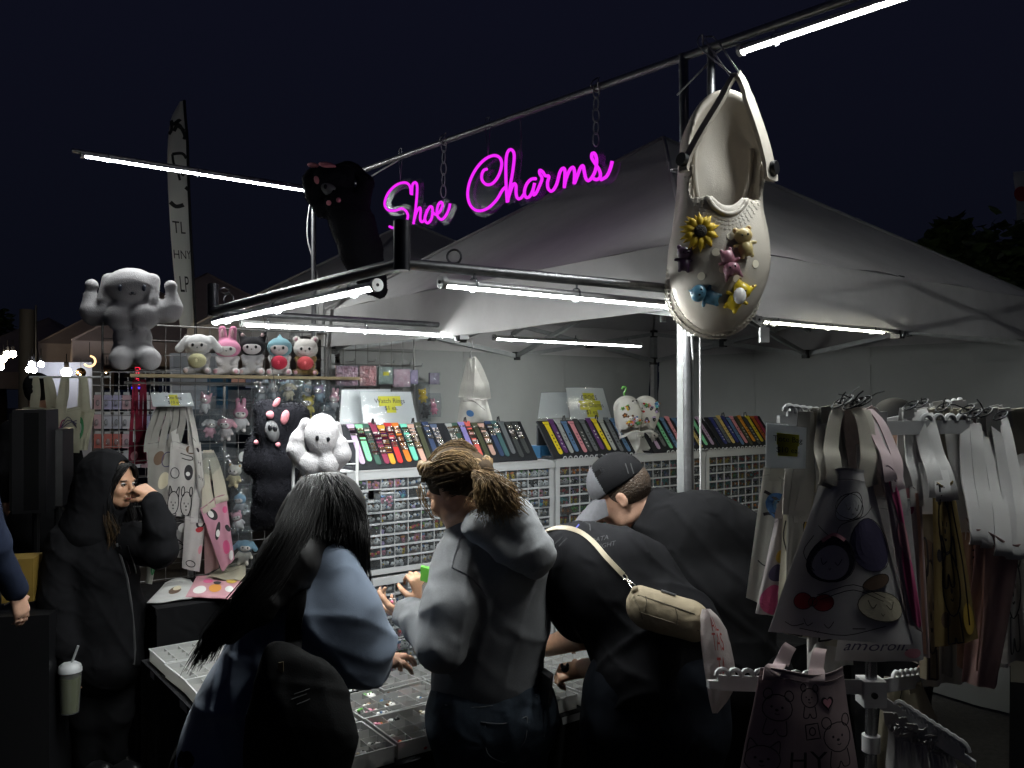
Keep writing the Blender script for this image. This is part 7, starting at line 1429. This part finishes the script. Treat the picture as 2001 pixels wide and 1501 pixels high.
# ------------------------------------------------------------------ neon words
NEON = emit_mat('neon_magenta', (.86, .022, .95), 1.05); M_ACR = clear_mat('acrylic_sheet', op=.003, rough=.25, gl=.04)
pn = SD.cross(UP).normalized(); pn = pn if pn.y < 0 else -pn; p0 = S0+pn*.01
def npt(x, y, off=0): return ray_vplane(720+x/3.335, 130+y/3.335, p0, pn)+pn*off
WORDS = {'Shoe': [[(290, 835), (285, 790), (265, 763), (225, 762), (180, 785), (140, 830), (120, 880), (122, 915), (145, 940), (190, 940), (230, 928), (258, 945), (270, 975), (262, 1010), (245, 1038)], [(185, 1055), (168, 1053), (150, 1045)],
   [(295, 840), (300, 775), (318, 758), (330, 780), (328, 850), (318, 950), (306, 1030)], [(310, 1005), (325, 955), (345, 922), (353, 940), (350, 990), (358, 1014), (376, 1005), (390, 960), (410, 920), (425, 917), (431, 940), (425, 990), (405, 1020), (387, 1015), (381, 985), (396, 935)], [(428, 945), (452, 968), (480, 945), (496, 905), (485, 886), (466, 910), (459, 960), (472, 990), (495, 998), (520, 970), (538, 930), (545, 895)]],
 'Charms': [[(785, 672), (765, 680), (752, 710), (755, 745), (780, 771), (815, 769), (850, 735), (875, 680), (882, 630), (865, 594), (825, 584), (770, 610), (715, 670), (675, 750), (660, 830), (672, 895), (705, 935), (750, 942), (800, 920), (850, 870), (885, 812), (905, 790)],
   [(918, 888), (911, 780), (909, 650), (915, 580), (932, 547), (954, 552), (964, 590), (955, 680), (938, 780), (922, 885)], [(925, 862), (945, 800), (962, 767), (975, 780), (976, 830), (986, 862), (1008, 860), (1030, 830)], [(1105, 735), (1075, 738), (1045, 770), (1030, 820), (1040, 855), (1064, 850), (1085, 810), (1097, 762)], [(1088, 800), (1088, 838), (1105, 830), (1125, 790), (1145, 735), (1131, 702), (1131, 680), (1150, 690), (1165, 714), (1190, 720), (1181, 760), (1186, 800), (1210, 815), (1240, 772), (1262, 692), (1284, 666), (1295, 692), (1290, 795)], [(1292, 780), (1302, 735), (1325, 680), (1348, 661), (1358, 700), (1354, 770)], [(1357, 765), (1375, 718), (1395, 666), (1412, 651), (1421, 690), (1432, 735), (1455, 744), (1490, 690), (1501, 620), (1491, 575), (1473, 571), (1471, 602), (1495, 642), (1520, 682), (1525, 720), (1505, 740), (1482, 735)], [(1528, 742), (1565, 720), (1590, 670), (1603, 620)]]}
for wd, stk in WORDS.items():
    c = npt(*stk[0][0]); t = thing('neon_sign', 'magenta neon script word %s hanging from the top bar' % wd, 'neon sign', c, 'neon words on the top bar')
    for s in stk: MB().tube(smooth_path([npt(x, y, .012) for x, y in s], 5), .0068, 8).build('neon_tube', NEON, t, 'all')
    ac = MB(); ed = MB()
    for s in stk:
        pth = smooth_path([npt(x, y, -.012) for x, y in s], 5); sd = [(pth[min(i+1, len(pth)-1)]-pth[max(i-1, 0)]).cross(pn) for i in range(len(pth))]; ac.ribbon(pth, .050, sd, .0012)
    xs = [(x, y) for s in stk for x, y in s]; ac.build('acrylic_backing', M_ACR, t)
    if wd == 'Charms': 
        m = MB(); cpts = [npt(x, y, -.007) for x, y in ((670, 830), (690, 740), (740, 660), (820, 600), (868, 620), (870, 690), (840, 780), (850, 850), (800, 905), (740, 930), (690, 900))]; m.add(cpts, [tuple(range(len(cpts)))]); m.build('acrylic_sheet', M_ACR, t)
    hp = {'Shoe': [((208, 590), (208, 740)), ((492, 480), (488, 850))], 'Charms': [((778, 395), (780, 580)), ((1485, 125), (1482, 515)), ((988, 335), (985, 600))]}[wd]
    for i, (a, b) in enumerate(hp):
        A, Bq = npt(*a), npt(*b)
        if i == 0: m = MB(); m.tube([A+SD*.018, Bq, A-SD*.018], .0016, 5); m.tube([A-SD*.018, A-SD*.012+UP*.045, A+SD*.012+UP*.045, A+SD*.018], .0016, 5); m.build('hanging_cord', M_STRING, t)
        elif i == 2: MB().tube(smooth_path([A, A.lerp(Bq, .5)+SD*-.01, Bq], 4), .0022, 5).build('hanging_cord', M_STRING, t, True)
        else:
            n_ = 5; d_ = (Bq-A)
            for k in range(n_):
                cc = A+d_*(k+.5)/n_; u = d_/n_*.58; s = (SD if k % 2 else (SD*.35+pn*.94)).normalized()*.013
                MB().tube([cc+u*math.cos(a_)+s*math.sin(a_) for a_ in [j*math.pi/7 for j in range(14)]], .0026, 5, closed=True).build('chain_link', M_CHAIN, t, True)
            MB().tube([A+UP*.005+SD*.02*math.cos(a_)+UP*.03*math.sin(a_)+pn*.012*math.cos(2*a_) for a_ in [j*math.pi/6 for j in range(12)]], .003, 5, closed=True).build('chain_link', M_CHAIN, t, True)

# ------------------------------------------------------------------ background: flags, lamps, far stalls, people at the left edge
def feather(label, d_, L, R, cols, marks, texts, pole=True):
    t = thing('feather_flag', label, 'flag', P(R[-1][0], R[-1][1], d_)*1.0); n_ = len(L)
    Li = smooth_path([V((x, y, 0)) for x, y in L], 5); Ri = smooth_path([V((x, y, 0)) for x, y in R], 5)
    def S(u, v, z=0):
        x = v*(len(Li)-1); i = min(int(x), len(Li)-2); f_ = x-i; l = Li[i].lerp(Li[i+1], f_); r = Ri[i].lerp(Ri[i+1], f_); p = l.lerp(r, u); q = P(p.x, p.y, d_); q.y += -.035*math.sin(u*3.4+v*3)*min(1, 3*v)-z; return q
    MB().grid(lambda u, v: S(u, v), 10, 50).build('flag_cloth', cols, t, 'all'); MB().grid(lambda u, v: S(u, v, -.004), 10, 50).build('flag_lining', cols, t, 'all')
    m = MB()
    for pts, w in marks:
        m = MB(); pp = [S(p.x, p.y, .006) for p in smooth_path([V((x, y, 0)) for x, y in pts], 4)]; m.ribbon(pp, w, [(pp[min(i+1, len(pp)-1)]-pp[max(i-1, 0)]).cross(V((0, 1, 0))) for i in range(len(pp))], .002); m.build('flag_drawing', M_INK, t)
    m = MB()
    for tx, u0, v0, sz in texts: put_text(m, tx, lambda x, y: S(min(.98, max(.02, u0+x)), v0-y*.125, .006), sz)
    if m.v: m.build('lettering', M_INK, t)
    if pole: MB().tube([S(1.02, k/20, .0) for k in range(21)]+[V((P(R[-1][0], 700, d_).x, d_, 0))], .012, 8).build('flag_pole', M_BLACK, t, True)
    return t
M_FLAG = mat('flag_cloth', (.78, .78, .74), .8, trans=.3, bump=.2, bs=10)
feather('tall white feather flag with black line marks and letters behind the left lamp', 7.4, [(352, 198), (336, 230), (331, 270), (330, 330), (333, 400), (337, 470), (342, 540), (352, 640)], [(360, 196), (361, 230), (363, 270), (364, 330), (367, 400), (371, 470), (376, 540), (382, 640)], M_FLAG,
        [([(.05, .17), (.3, .20), (.6, .17), (.7, .175)], .03), ([(.1, .18), (.2, .24), (.05, .27)], .025), ([(.35, .25), (.6, .2), (.9, .26), (.85, .29)], .03), ([(.6, .21), (.9, .24)], .03), ([(.3, .37), (.75, .36), (.95, .38)], .025), ([(.3, .37), (.4, .42), (.8, .455)], .02), ([(.55, .45), (.6, .475)], .02), ([(.85, .425), (.9, .435)], .03), ([(.85, .50), (1, .51)], .03), ([(.1, .565), (.35, .58), (.7, .57)], .035)], [('TL', .42, .665, .55), ('HNY', .5, .775, .42), ('LP', .45, .88, .5)])
feather('white banner with a red disc at the right picture edge', 8.0, [(1980, 336), (1981, 380), (1983, 420), (1985, 470)], [(2030, 330), (2030, 380), (2032, 420), (2034, 470)], M_FLAG, [], [], True)
dk = P(1996, 379, 7.9); tag(MB().disc(dk, V((0, -1, 0)), .07, .004, 20).build('banner_disc', mat('print_red', PRC['red'], .8), [o for o in bpy.data.objects if o.name == 'feather_flag.001'][0]))
def lamp(label, px, py, d_, r, rgb, st, cat='bulb'):
    c = P(px, py, d_); t = thing('light_bulb', label, cat, c); MB().ball(c, (r, r, r*1.1), 10).build('glowing_bulb', emit_mat('bulb_%d_%d' % (px, py), rgb, st), t, 'all'); MB().tube([c+UP*r, c+UP*(r+.05)], r*.5, 8).build('bulb_socket', M_BLACK, t, True); MB().tube([c+UP*(r+.05), c+UP*(r+.12)], .004, 5).build('wire', M_BLACK, t, True)
lamp('large warm glowing bulb hanging above the cream tote bags', 130, 728, 7.2, .040, (1, .80, .50), 190)
for i, (x, y) in enumerate(((62, 712), (80, 712), (56, 722), (66, 723))): lamp('cool white spot bulb, %s of the cluster by the dark post' % ORD[i], x, y, 7.8, .026, (.9, .92, 1), 150)
for i, (x, y) in enumerate(((14, 693), (25, 692), (6, 702), (1, 717))): lamp('warm white bulb at the left picture edge, %s of four' % ORD[i], x, y, 9.0, .034, (1, .85, .62), 120)
def hoop(px, py, r, label, full=True):
    c = P(px, py, 7.6); t = thing('hoop_lamp', label, 'lamp', c); n_ = 22; MB().tube([c+V((r*math.cos(a), .0, r*.9*math.sin(a))) for a in [-2.6+k*(3.4 if not full else 4.2)/n_ for k in range(n_)]], .009, 6).build('glowing_hoop', emit_mat('hoop_warm', (1, .62, .30), 2.2), t, 'all'); MB().tube([c+UP*r, c+UP*(r+.12)], .003, 5).build('wire', M_BLACK, t, True)
hoop(175, 706, .052, 'thin warm hoop lamp behind the muscular white plush')
for x, y, lab in ((158, 728, 'bronze ball pendant left of the dark grid'), (208, 724, 'second bronze ball pendant by the wooden shelf end')):
    c = P(x, y, 7.3); t = thing('pendant_ball', lab, 'pendant', c); MB().ball(c, .042, 14).build('bronze_ball', mat('bronze', (.22, .12, .05), .25, metal=1), t, 'all'); MB().ball(c+V((.015, -.040, -.02)), .008, 6).build('glowing_bulb', emit_mat('bulb_small', (1, .75, .4), 12), t, 'all'); MB().tube([c, c+UP*.12], .003, 5).build('wire', M_BLACK, t, True)
# LED OPEN sign
c = P(270, 736, 6.6); os_ = thing('open_sign', 'small vertical LED OPEN sign glowing red with blue ends behind the grid', 'LED sign', c); MB().box(c, V((.055, 0, 0)), V((0, .012, 0)), V((0, 0, .10))).build('sign_case', M_BLACK, os_)
rdm, blm = emit_mat('led_red', (1, .02, .06), 2.2), emit_mat('led_blue', (.06, .04, 1), 2.0)
m = MB()
for i, ch_ in enumerate(('O', 'P', 'E', 'N')): put_text(m, ch_, lambda x, y: c+V((x*1.6, -.014, .058-.038*i+y)), .040, bold=0)
m.build('lettering', rdm, os_)
for z in (-.088, .088): MB().box(c+V((0, -.014, z)), V((.045, 0, 0)), V((0, .002, 0)), V((0, 0, .007))).build('blue_bar', blm, os_)
# canvas totes of the next stall
m = MB().tube([P(58, 737, 6.0), P(216, 737, 6.0)], .008, 8); tag(m.build('hanging_rail', M_WMET, org=P(60, 737, 6), smooth=True), 'pale rail holding canvas totes at the next stall', 'rail')
cv = (.46, .44, .33)
tote('blank canvas tote partly behind the black speaker', q4(6.0, (43, 798), (118, 797), (118, 905), (43, 905)), cv, [], [(.3, P(70, 737, 5.98), -.01), (.36, P(70, 737, 5.98), .03), (.75, P(90, 737, 5.98), 0), (.8, P(95, 737, 5.98), .05)], hw=.035, fold=.01)
tote('canvas tote with a purple drink drawing at the next stall', q4(5.95, (100, 796), (157, 796), (156, 885), (98, 885)), cv, [L_([(.35, .5), (.4, .3), (.5, .25)], .04, 'wine'), *[L_([(.35, .48), (.6, .35-.08*k), (.9, .30+.08*k)], .025, 'purple') for k in range(3)], E(.34, .48, .07, .06, 'wine')], [(.3, P(126, 737, 5.95), -.01), (.42, P(130, 737, 5.95), .02)], hw=.04, fold=.008)
tote('canvas tote with a green round emblem at the next stall', q4(5.98, (148, 797), (186, 797), (170, 880), (146, 880)), cv, [E(.32, .5, .28, .26, 'green'), E(.34, .5, .12, .12, 'white'), L_([(.26, .4), (.36, .5), (.30, .6)], .05, 'green')], [(.3, P(160, 737, 5.98), 0), (.6, P(164, 737, 5.98), .01)], hw=.04, fold=.008)
# phone case stall and stock behind the grid
st = thing('accessory_display', 'white wire panel of lilac and pink phone accessory packs behind the grid', 'display panel', P(255, 850, 6.3)); a, b = P(180, 740, 6.3), P(335, 740, 6.5)
for k in range(10): x = a.lerp(b, k/9); MB().tube([x+UP*.05, x-UP*.75], .003, 5, cap=False).build('panel_wire', M_WWIRE, st, True)
for k in range(9): MB().tube([a+UP*(.05-.1*k), b+UP*(.05-.1*k)], .003, 5, cap=False).build('panel_wire', M_WWIRE, st, True)
pcs = [mat('pack_lilac', (.42, .40, .58), .35), mat('pack_grey', (.45, .45, .52), .3), mat('pack_pink', (.55, .36, .40), .35), mat('pack_red', (.45, .14, .12), .4), mat('pack_pale', (.62, .60, .64), .3)]
rp_ = random.Random(9); pk_m = []
for r in range(4):
    for k in range(8):
        c = P(192+18.5*k, 786+38*r, 6.2); mi = 3 if r == 2 and k < 3 else (rp_.choice((0, 1, 0, 2, 4)) if r < 2 else rp_.choice((2, 4, 2, 1))); t = thing('accessory_pack', 'blister pack, %s in the %s row of the accessory panel' % (ORD[k], ['top', 'second', 'third', 'bottom'][r]), 'package', c, 'blister packs on the accessory panel')
        MB().box(c, V((.029, 0, 0)), V((0, .006, 0)), V((0, 0, .052))).build('backing_card', pcs[mi], t); MB().ball(c+V((rp_.uniform(-.008, .008), -.012, -.005)), (.016, .010, .024), 8).build('blister', clear_mat('blister_plastic', op=.25, rough=.04), t, 'all'); MB().box(c+V((0, -.002, .064)), V((.022, 0, 0)), V((0, .002, 0)), V((0, 0, .010))).build('header', M_WHITE, t)
for i, (x0, x1, y0, y1, d_, colr, lab) in enumerate([(332, 430, 690, 790, 7.0, (.52, .54, .58), 'white stock shelf seen through the grid'), (66, 180, 708, 900, 8.2, (.20, .205, .23), 'grey stall wall behind the canvas totes'), (405, 445, 738, 800, 6.8, (.03, .11, .20), 'dark blue stock box behind the grid'), (452, 478, 735, 752, 6.7, (.62, .32, .24), 'salmon stock box under the plush shelf'), (480, 500, 735, 758, 6.7, (.2, .22, .32), 'slate stock box under the plush shelf'), (515, 565, 736, 750, 6.7, (.5, .14, .34), 'magenta stock box under the plush shelf'), (370, 440, 800, 900, 6.4, (.07, .09, .11), 'slate grey crate behind the lower grid'), (575, 612, 736, 752, 6.6, (.55, .48, .3), 'cream stock box under the shelf end'), (345, 400, 775, 800, 6.5, (.4, .42, .45), 'pale stock carton behind the straps')]):
    a, b = P(x0, y1, d_), P(x1, y0, d_); t = thing('stock_shelf' if i < 2 else 'stock_box', lab, 'shelf' if i == 0 else ('stall wall' if i == 1 else 'box'), a); c = (a+b)/2
    MB().box(c+V((0, .12, 0)), V(((b.x-a.x)/2, 0, 0)), V((0, .12, 0)), V((0, 0, (b.z-a.z)/2))).build('carton' if i > 1 else 'panel', mat('stock_%d' % i, colr, .5, var=.15, vs=6), t)
    if i in (0, 2, 6): 
        for k in range(3): MB().box(V((c.x, c.y-.008, a.z+(b.z-a.z)*(k+.5)/3)), V(((b.x-a.x)*.42, 0, 0)), V((0, .006, 0)), V((0, 0, (b.z-a.z)*.11))).build('drawer_front', mat('stock_f%d' % i, tuple(c_*.7 for c_ in colr), .5), t)
for i, (px, col) in enumerate(((530, (.5, .5, .52)), (560, (.46, .48, .5)), (600, (.5, .47, .42)), (640, (.35, .36, .4)))):
    c = Pt(px, 762+4*i, GT+.10); t = thing('bagged_plush', '%s white bagged item hanging behind the grid above the black plush' % ORD[i], 'plush toy', c, 'white bagged items behind the grid'); v = blend([ell(c, (.05, .03, .05)), ell(c+V((.02, 0, .05)), .03), ell(c+V((-.03, 0, .04)), .025)], .008, .02); solid('stuffed_body', v, mat('plush_grey%d' % i, col, .9), t); film_bag(t, [c+V((-.09, -.03, .10)), c+V((.09, -.03, .09)), c+V((.10, -.03, -.10)), c+V((-.10, -.03, -.09))], .05, 50+i)
# black speakers on the left
for i, (x0, x1, y0, y1, d_, lab) in enumerate(((43, 97, 800, 998, 4.9, 'tall black speaker box standing left of the hooded person'), (98, 128, 838, 985, 5.1, 'smaller black box right of the tall speaker'))):
    a, b = P(x0, y1, d_), P(x1, y0, d_); c = (a+b)/2; t = thing('speaker_box', lab, 'speaker', V((c.x, c.y, 0))); hx, hz = (b.x-a.x)/2, (b.z-a.z)/2
    MB().box(c, V((hx, .03, 0)), V((-.03, .12, 0)), V((0, 0, hz))).build('cabinet', M_BLACK, t); MB().box(c+V((.006, -.125, 0)), V((hx*.86, .025, 0)), V((0, .004, 0)), V((0, 0, hz*.94))).build('grille', mat('speaker_grille', (.004, .004, .0045), .9, spec=.1), t)
    MB().tube([V((c.x, c.y, a.z)), V((c.x, c.y, .05))], .02, 8).build('stand_pole', M_BLACK, t, True); MB().box(V((c.x, c.y, .03)), V((.2, 0, 0)), V((0, .2, 0)), V((0, 0, .02))).build('stand_base', M_BLACK, t)
c = P(45, 1128, 4.0); t = thing('yellow_carton', 'dim yellow carton on the dark case at the left edge', 'box', c); MB().box(c, V((.062, .02, 0)), V((-.02, .08, 0)), V((0, 0, .10))).build('carton', mat('yellow_card', (.20, .125, .02), .6, var=.2), t)
c = P(38, 1195, 3.9); t = thing('equipment_case', 'black equipment case with metal latches at the lower left edge', 'case', V((c.x, c.y, 0))); MB().box(V((c.x-.05, c.y+.1, c.z/2)), V((.19, .04, 0)), V((-.03, .20, 0)), V((0, 0, c.z/2))).build('case_body', M_BLACK, t)
for x, y in ((17, 1170), (47, 1168)): p = P(x, y+8, 3.66); MB().box(p, V((.018, 0, .010)), V((0, .004, 0)), V((0, 0, .003))).build('latch', M_STEEL, t)
tree_post = P(50, 660, 10.5); pt = thing('dark_post', 'thick dark post standing up between the far tents, left', 'post', V((tree_post.x, tree_post.y, 0))); MB().tube([V((tree_post.x, tree_post.y, 0)), V((tree_post.x+.02, tree_post.y, 2.95))], [.10, .085], 14).build('post_shaft', mat('dark_wood', (.02, .018, .016), .8, bump=.5, bs=20), pt, True); MB().tube([V((tree_post.x+.14, tree_post.y-.02, 0)), V((tree_post.x+.14, tree_post.y-.02, 3.0))], .012, 8).build('cable_conduit', M_BLACK, pt, True)
# leafy crowns
def leaf_tree(label, pts, n_, d_, trunk, lr, col, seed):
    rg = random.Random(seed); c = P(pts[0][0], pts[0][1], d_); t = thing('leafy_tree', label, 'tree', V((c.x, c.y, 0))); m = MB(); cl = []
    for x, y, r in pts:
        for _ in range(n_//len(pts)):
            g = V((rg.gauss(0, .5), rg.gauss(0, .5), rg.gauss(0, .42)))*r*d_/FOC; cl.append(P(x, y, d_)+g)
    for p in cl:
        a, b = rg.uniform(0, 6.28), rg.uniform(-.6, .9); D = V((math.cos(a)*math.cos(b), math.sin(a)*math.cos(b), math.sin(b)*.7-.2)).normalized(); q = D.cross(V((rg.gauss(0, 1), rg.gauss(0, 1), 1))).normalized(); l = lr*rg.uniform(.6, 1.3); w = l*.28; N_ = D.cross(q)
        m.add([p, p+D*l*.35+q*w+N_*w*.2, p+D*l*.75+q*w*.7, p+D*l-N_*w*.3, p+D*l*.75-q*w*.7, p+D*l*.35-q*w+N_*w*.2], [(0, 1, 2, 3), (0, 3, 4, 5)], rg.randrange(3))
    m.build('crown', [mat('leaf_%d_%d' % (seed, i), tuple(c_*f_ for c_ in col), .45, trans=.25) for i, f_ in enumerate((.6, 1, 1.5))], t); t.children[-1]['kind'] = 'stuff'
    cr = P(pts[0][0], pts[0][1]+40, d_); MB().tube([V((cr.x, cr.y, 0)), V((cr.x+.05, cr.y, cr.z*.6)), cr], [trunk, trunk*.8, trunk*.4], 10).build('trunk', mat('bark', (.05, .035, .025), .9, bump=1, bs=30), t, True)
    for k in range(5): x, y, r = pts[k % len(pts)]; MB().tube([cr, cr.lerp(P(x, y, d_), .5)+V((0, 0, .05)), P(x+rg.uniform(-15, 15), y, d_)], [trunk*.4, trunk*.25, trunk*.08], 6).build('limb', MATS['bark'], t, True)
leaf_tree('bushy tree with large leaves behind the tent, right edge', [(1900, 520, 60), (1850, 490, 40), (1858, 452, 20), (1960, 490, 60), (2010, 520, 70), (1815, 500, 30), (1985, 560, 70)], 1500, 7.6, .06, .15, (.12, .17, .05), 3)
leaf_tree('small lit tree crown at the far left picture edge', [(2, 628, 16), (-12, 640, 24), (-20, 620, 24)], 500, 16.0, .08, .13, (.05, .075, .016), 4)
# other visitors, partly seen
def visitor(label, d_, head, parts, col, capcol=None, h=.011, sk=M_SKIN, F=V((.2, 1, 0))):
    base = P(head[0], 800, d_); base.z = 0; hc = P(head[0], head[1], d_); hp, at = head_shape(hc, F, UP, 1.0, hc-UP*.2); sh = hc-UP*.24
    X = F.cross(UP).normalized(); skin = hp+[cap(sh-UP*.05, V((hc.x, hc.y, .95)), .12, .12)]
    for g in (-1, 1):
        s_ = sh+X*g*.19-UP*.03; e_ = s_+X*g*.07-UP*.29; w_ = e_+F*.12-UP*.22; skin += [cap(s_, e_, .042, .036), cap(e_, w_, .036, .024)]+hand_shape(w_, F*.3-UP, X*-g, F, (.3, .4, .3))
    skin += legs_solid(V((hc.x, hc.y, .95))-X*.09, V((hc.x, hc.y, .95))+X*.09, .075); body = solid('person', blend(skin, .0095, .02), sk, org=base); tag(body, label, 'person', 'people at the booth')
    tor = [cap(sh-UP*.04-X*.12, sh-UP*.04+X*.12, .085), cap(sh-UP*.12, V((hc.x, hc.y, 1.0)), .165, .155, F, 1.3)]
    for g in (-1, 1): s_ = sh+X*g*.18-UP*.03; e_ = s_+X*g*.08-UP*.29; w_ = e_+F*.12-UP*.20; tor += [cap(s_, e_, .075, .062), cap(e_, w_, .062, .045)]
    solid('top', blend(tor, h, .04, folds(.006, 18)), col, body); solid('trousers', blend(legs_solid(V((hc.x, hc.y, .97))-X*.09, V((hc.x, hc.y, .97))+X*.09, .11)+[cap(V((hc.x, hc.y, 1.0)), V((hc.x, hc.y, .9)), .16)], .014, .05), mat('black_cotton', (.011, .011, .012), .9), body); shoes(body, [V((hc.x, hc.y, 0))-X*.1, V((hc.x, hc.y, 0))+X*.1], F, M_BLACK)
    f, u, r = frame(F, UP); M = basis(r, f, u); solid('hair', blend([ell(at(0, -.018, .02), (.083, .100, .095), M), ell(at(0, .11, -.06), (.08, .075, .10), M, .01, True)], .009, .01), M_HAIRB, body)
    if capcol:
        ct = thing('baseball_cap', capcol[1], 'cap', at(0, 0, .06)); solid('crown', blend([ell(at(0, -.01, .05), (.090, .110, .098), M), ell(at(0, 0, -.06), (.2, .2, .085), M, .004, True)], .008, .01), capcol[0], ct); MB().grid(lambda p, q: at((q-.5)*.15, .085+.075*p*math.sqrt(max(0, 1-(2*q-1)**2*.8)), .045-.02*p), 5, 10).build('brim', capcol[0], ct, 'all')
    return body, at
visitor('person in a dark navy sweater cut off by the left picture edge', 3.3, (-124, 775), None, mat('navy_knit', (.010, .014, .028), .9, bump=.1, bs=400, spec=.1, wr=.3, ws=9), F=V((.3, 1, 0)))
visitor('dark figure in a cap standing with back turned near the canvas totes', 6.1, (74, 768), None, mat('black_fleece', (.02, .02, .023), .9), (mat('black_mesh', (.014, .014, .016), .8), 'black cap on the dark figure near the canvas totes'), F=V((-.2, 1, 0)))
b_, at_ = visitor('person in a dark cap mostly hidden behind the tote bag rack', 3.6, (1745, 845), None, mat('black_tee', (.013, .013, .015), .9), (mat('black_cap_cloth', (.010, .009, .010), .8), 'dark cap with a red patch showing above the tote bag rack'), F=V((-.8, -.5, 0)))
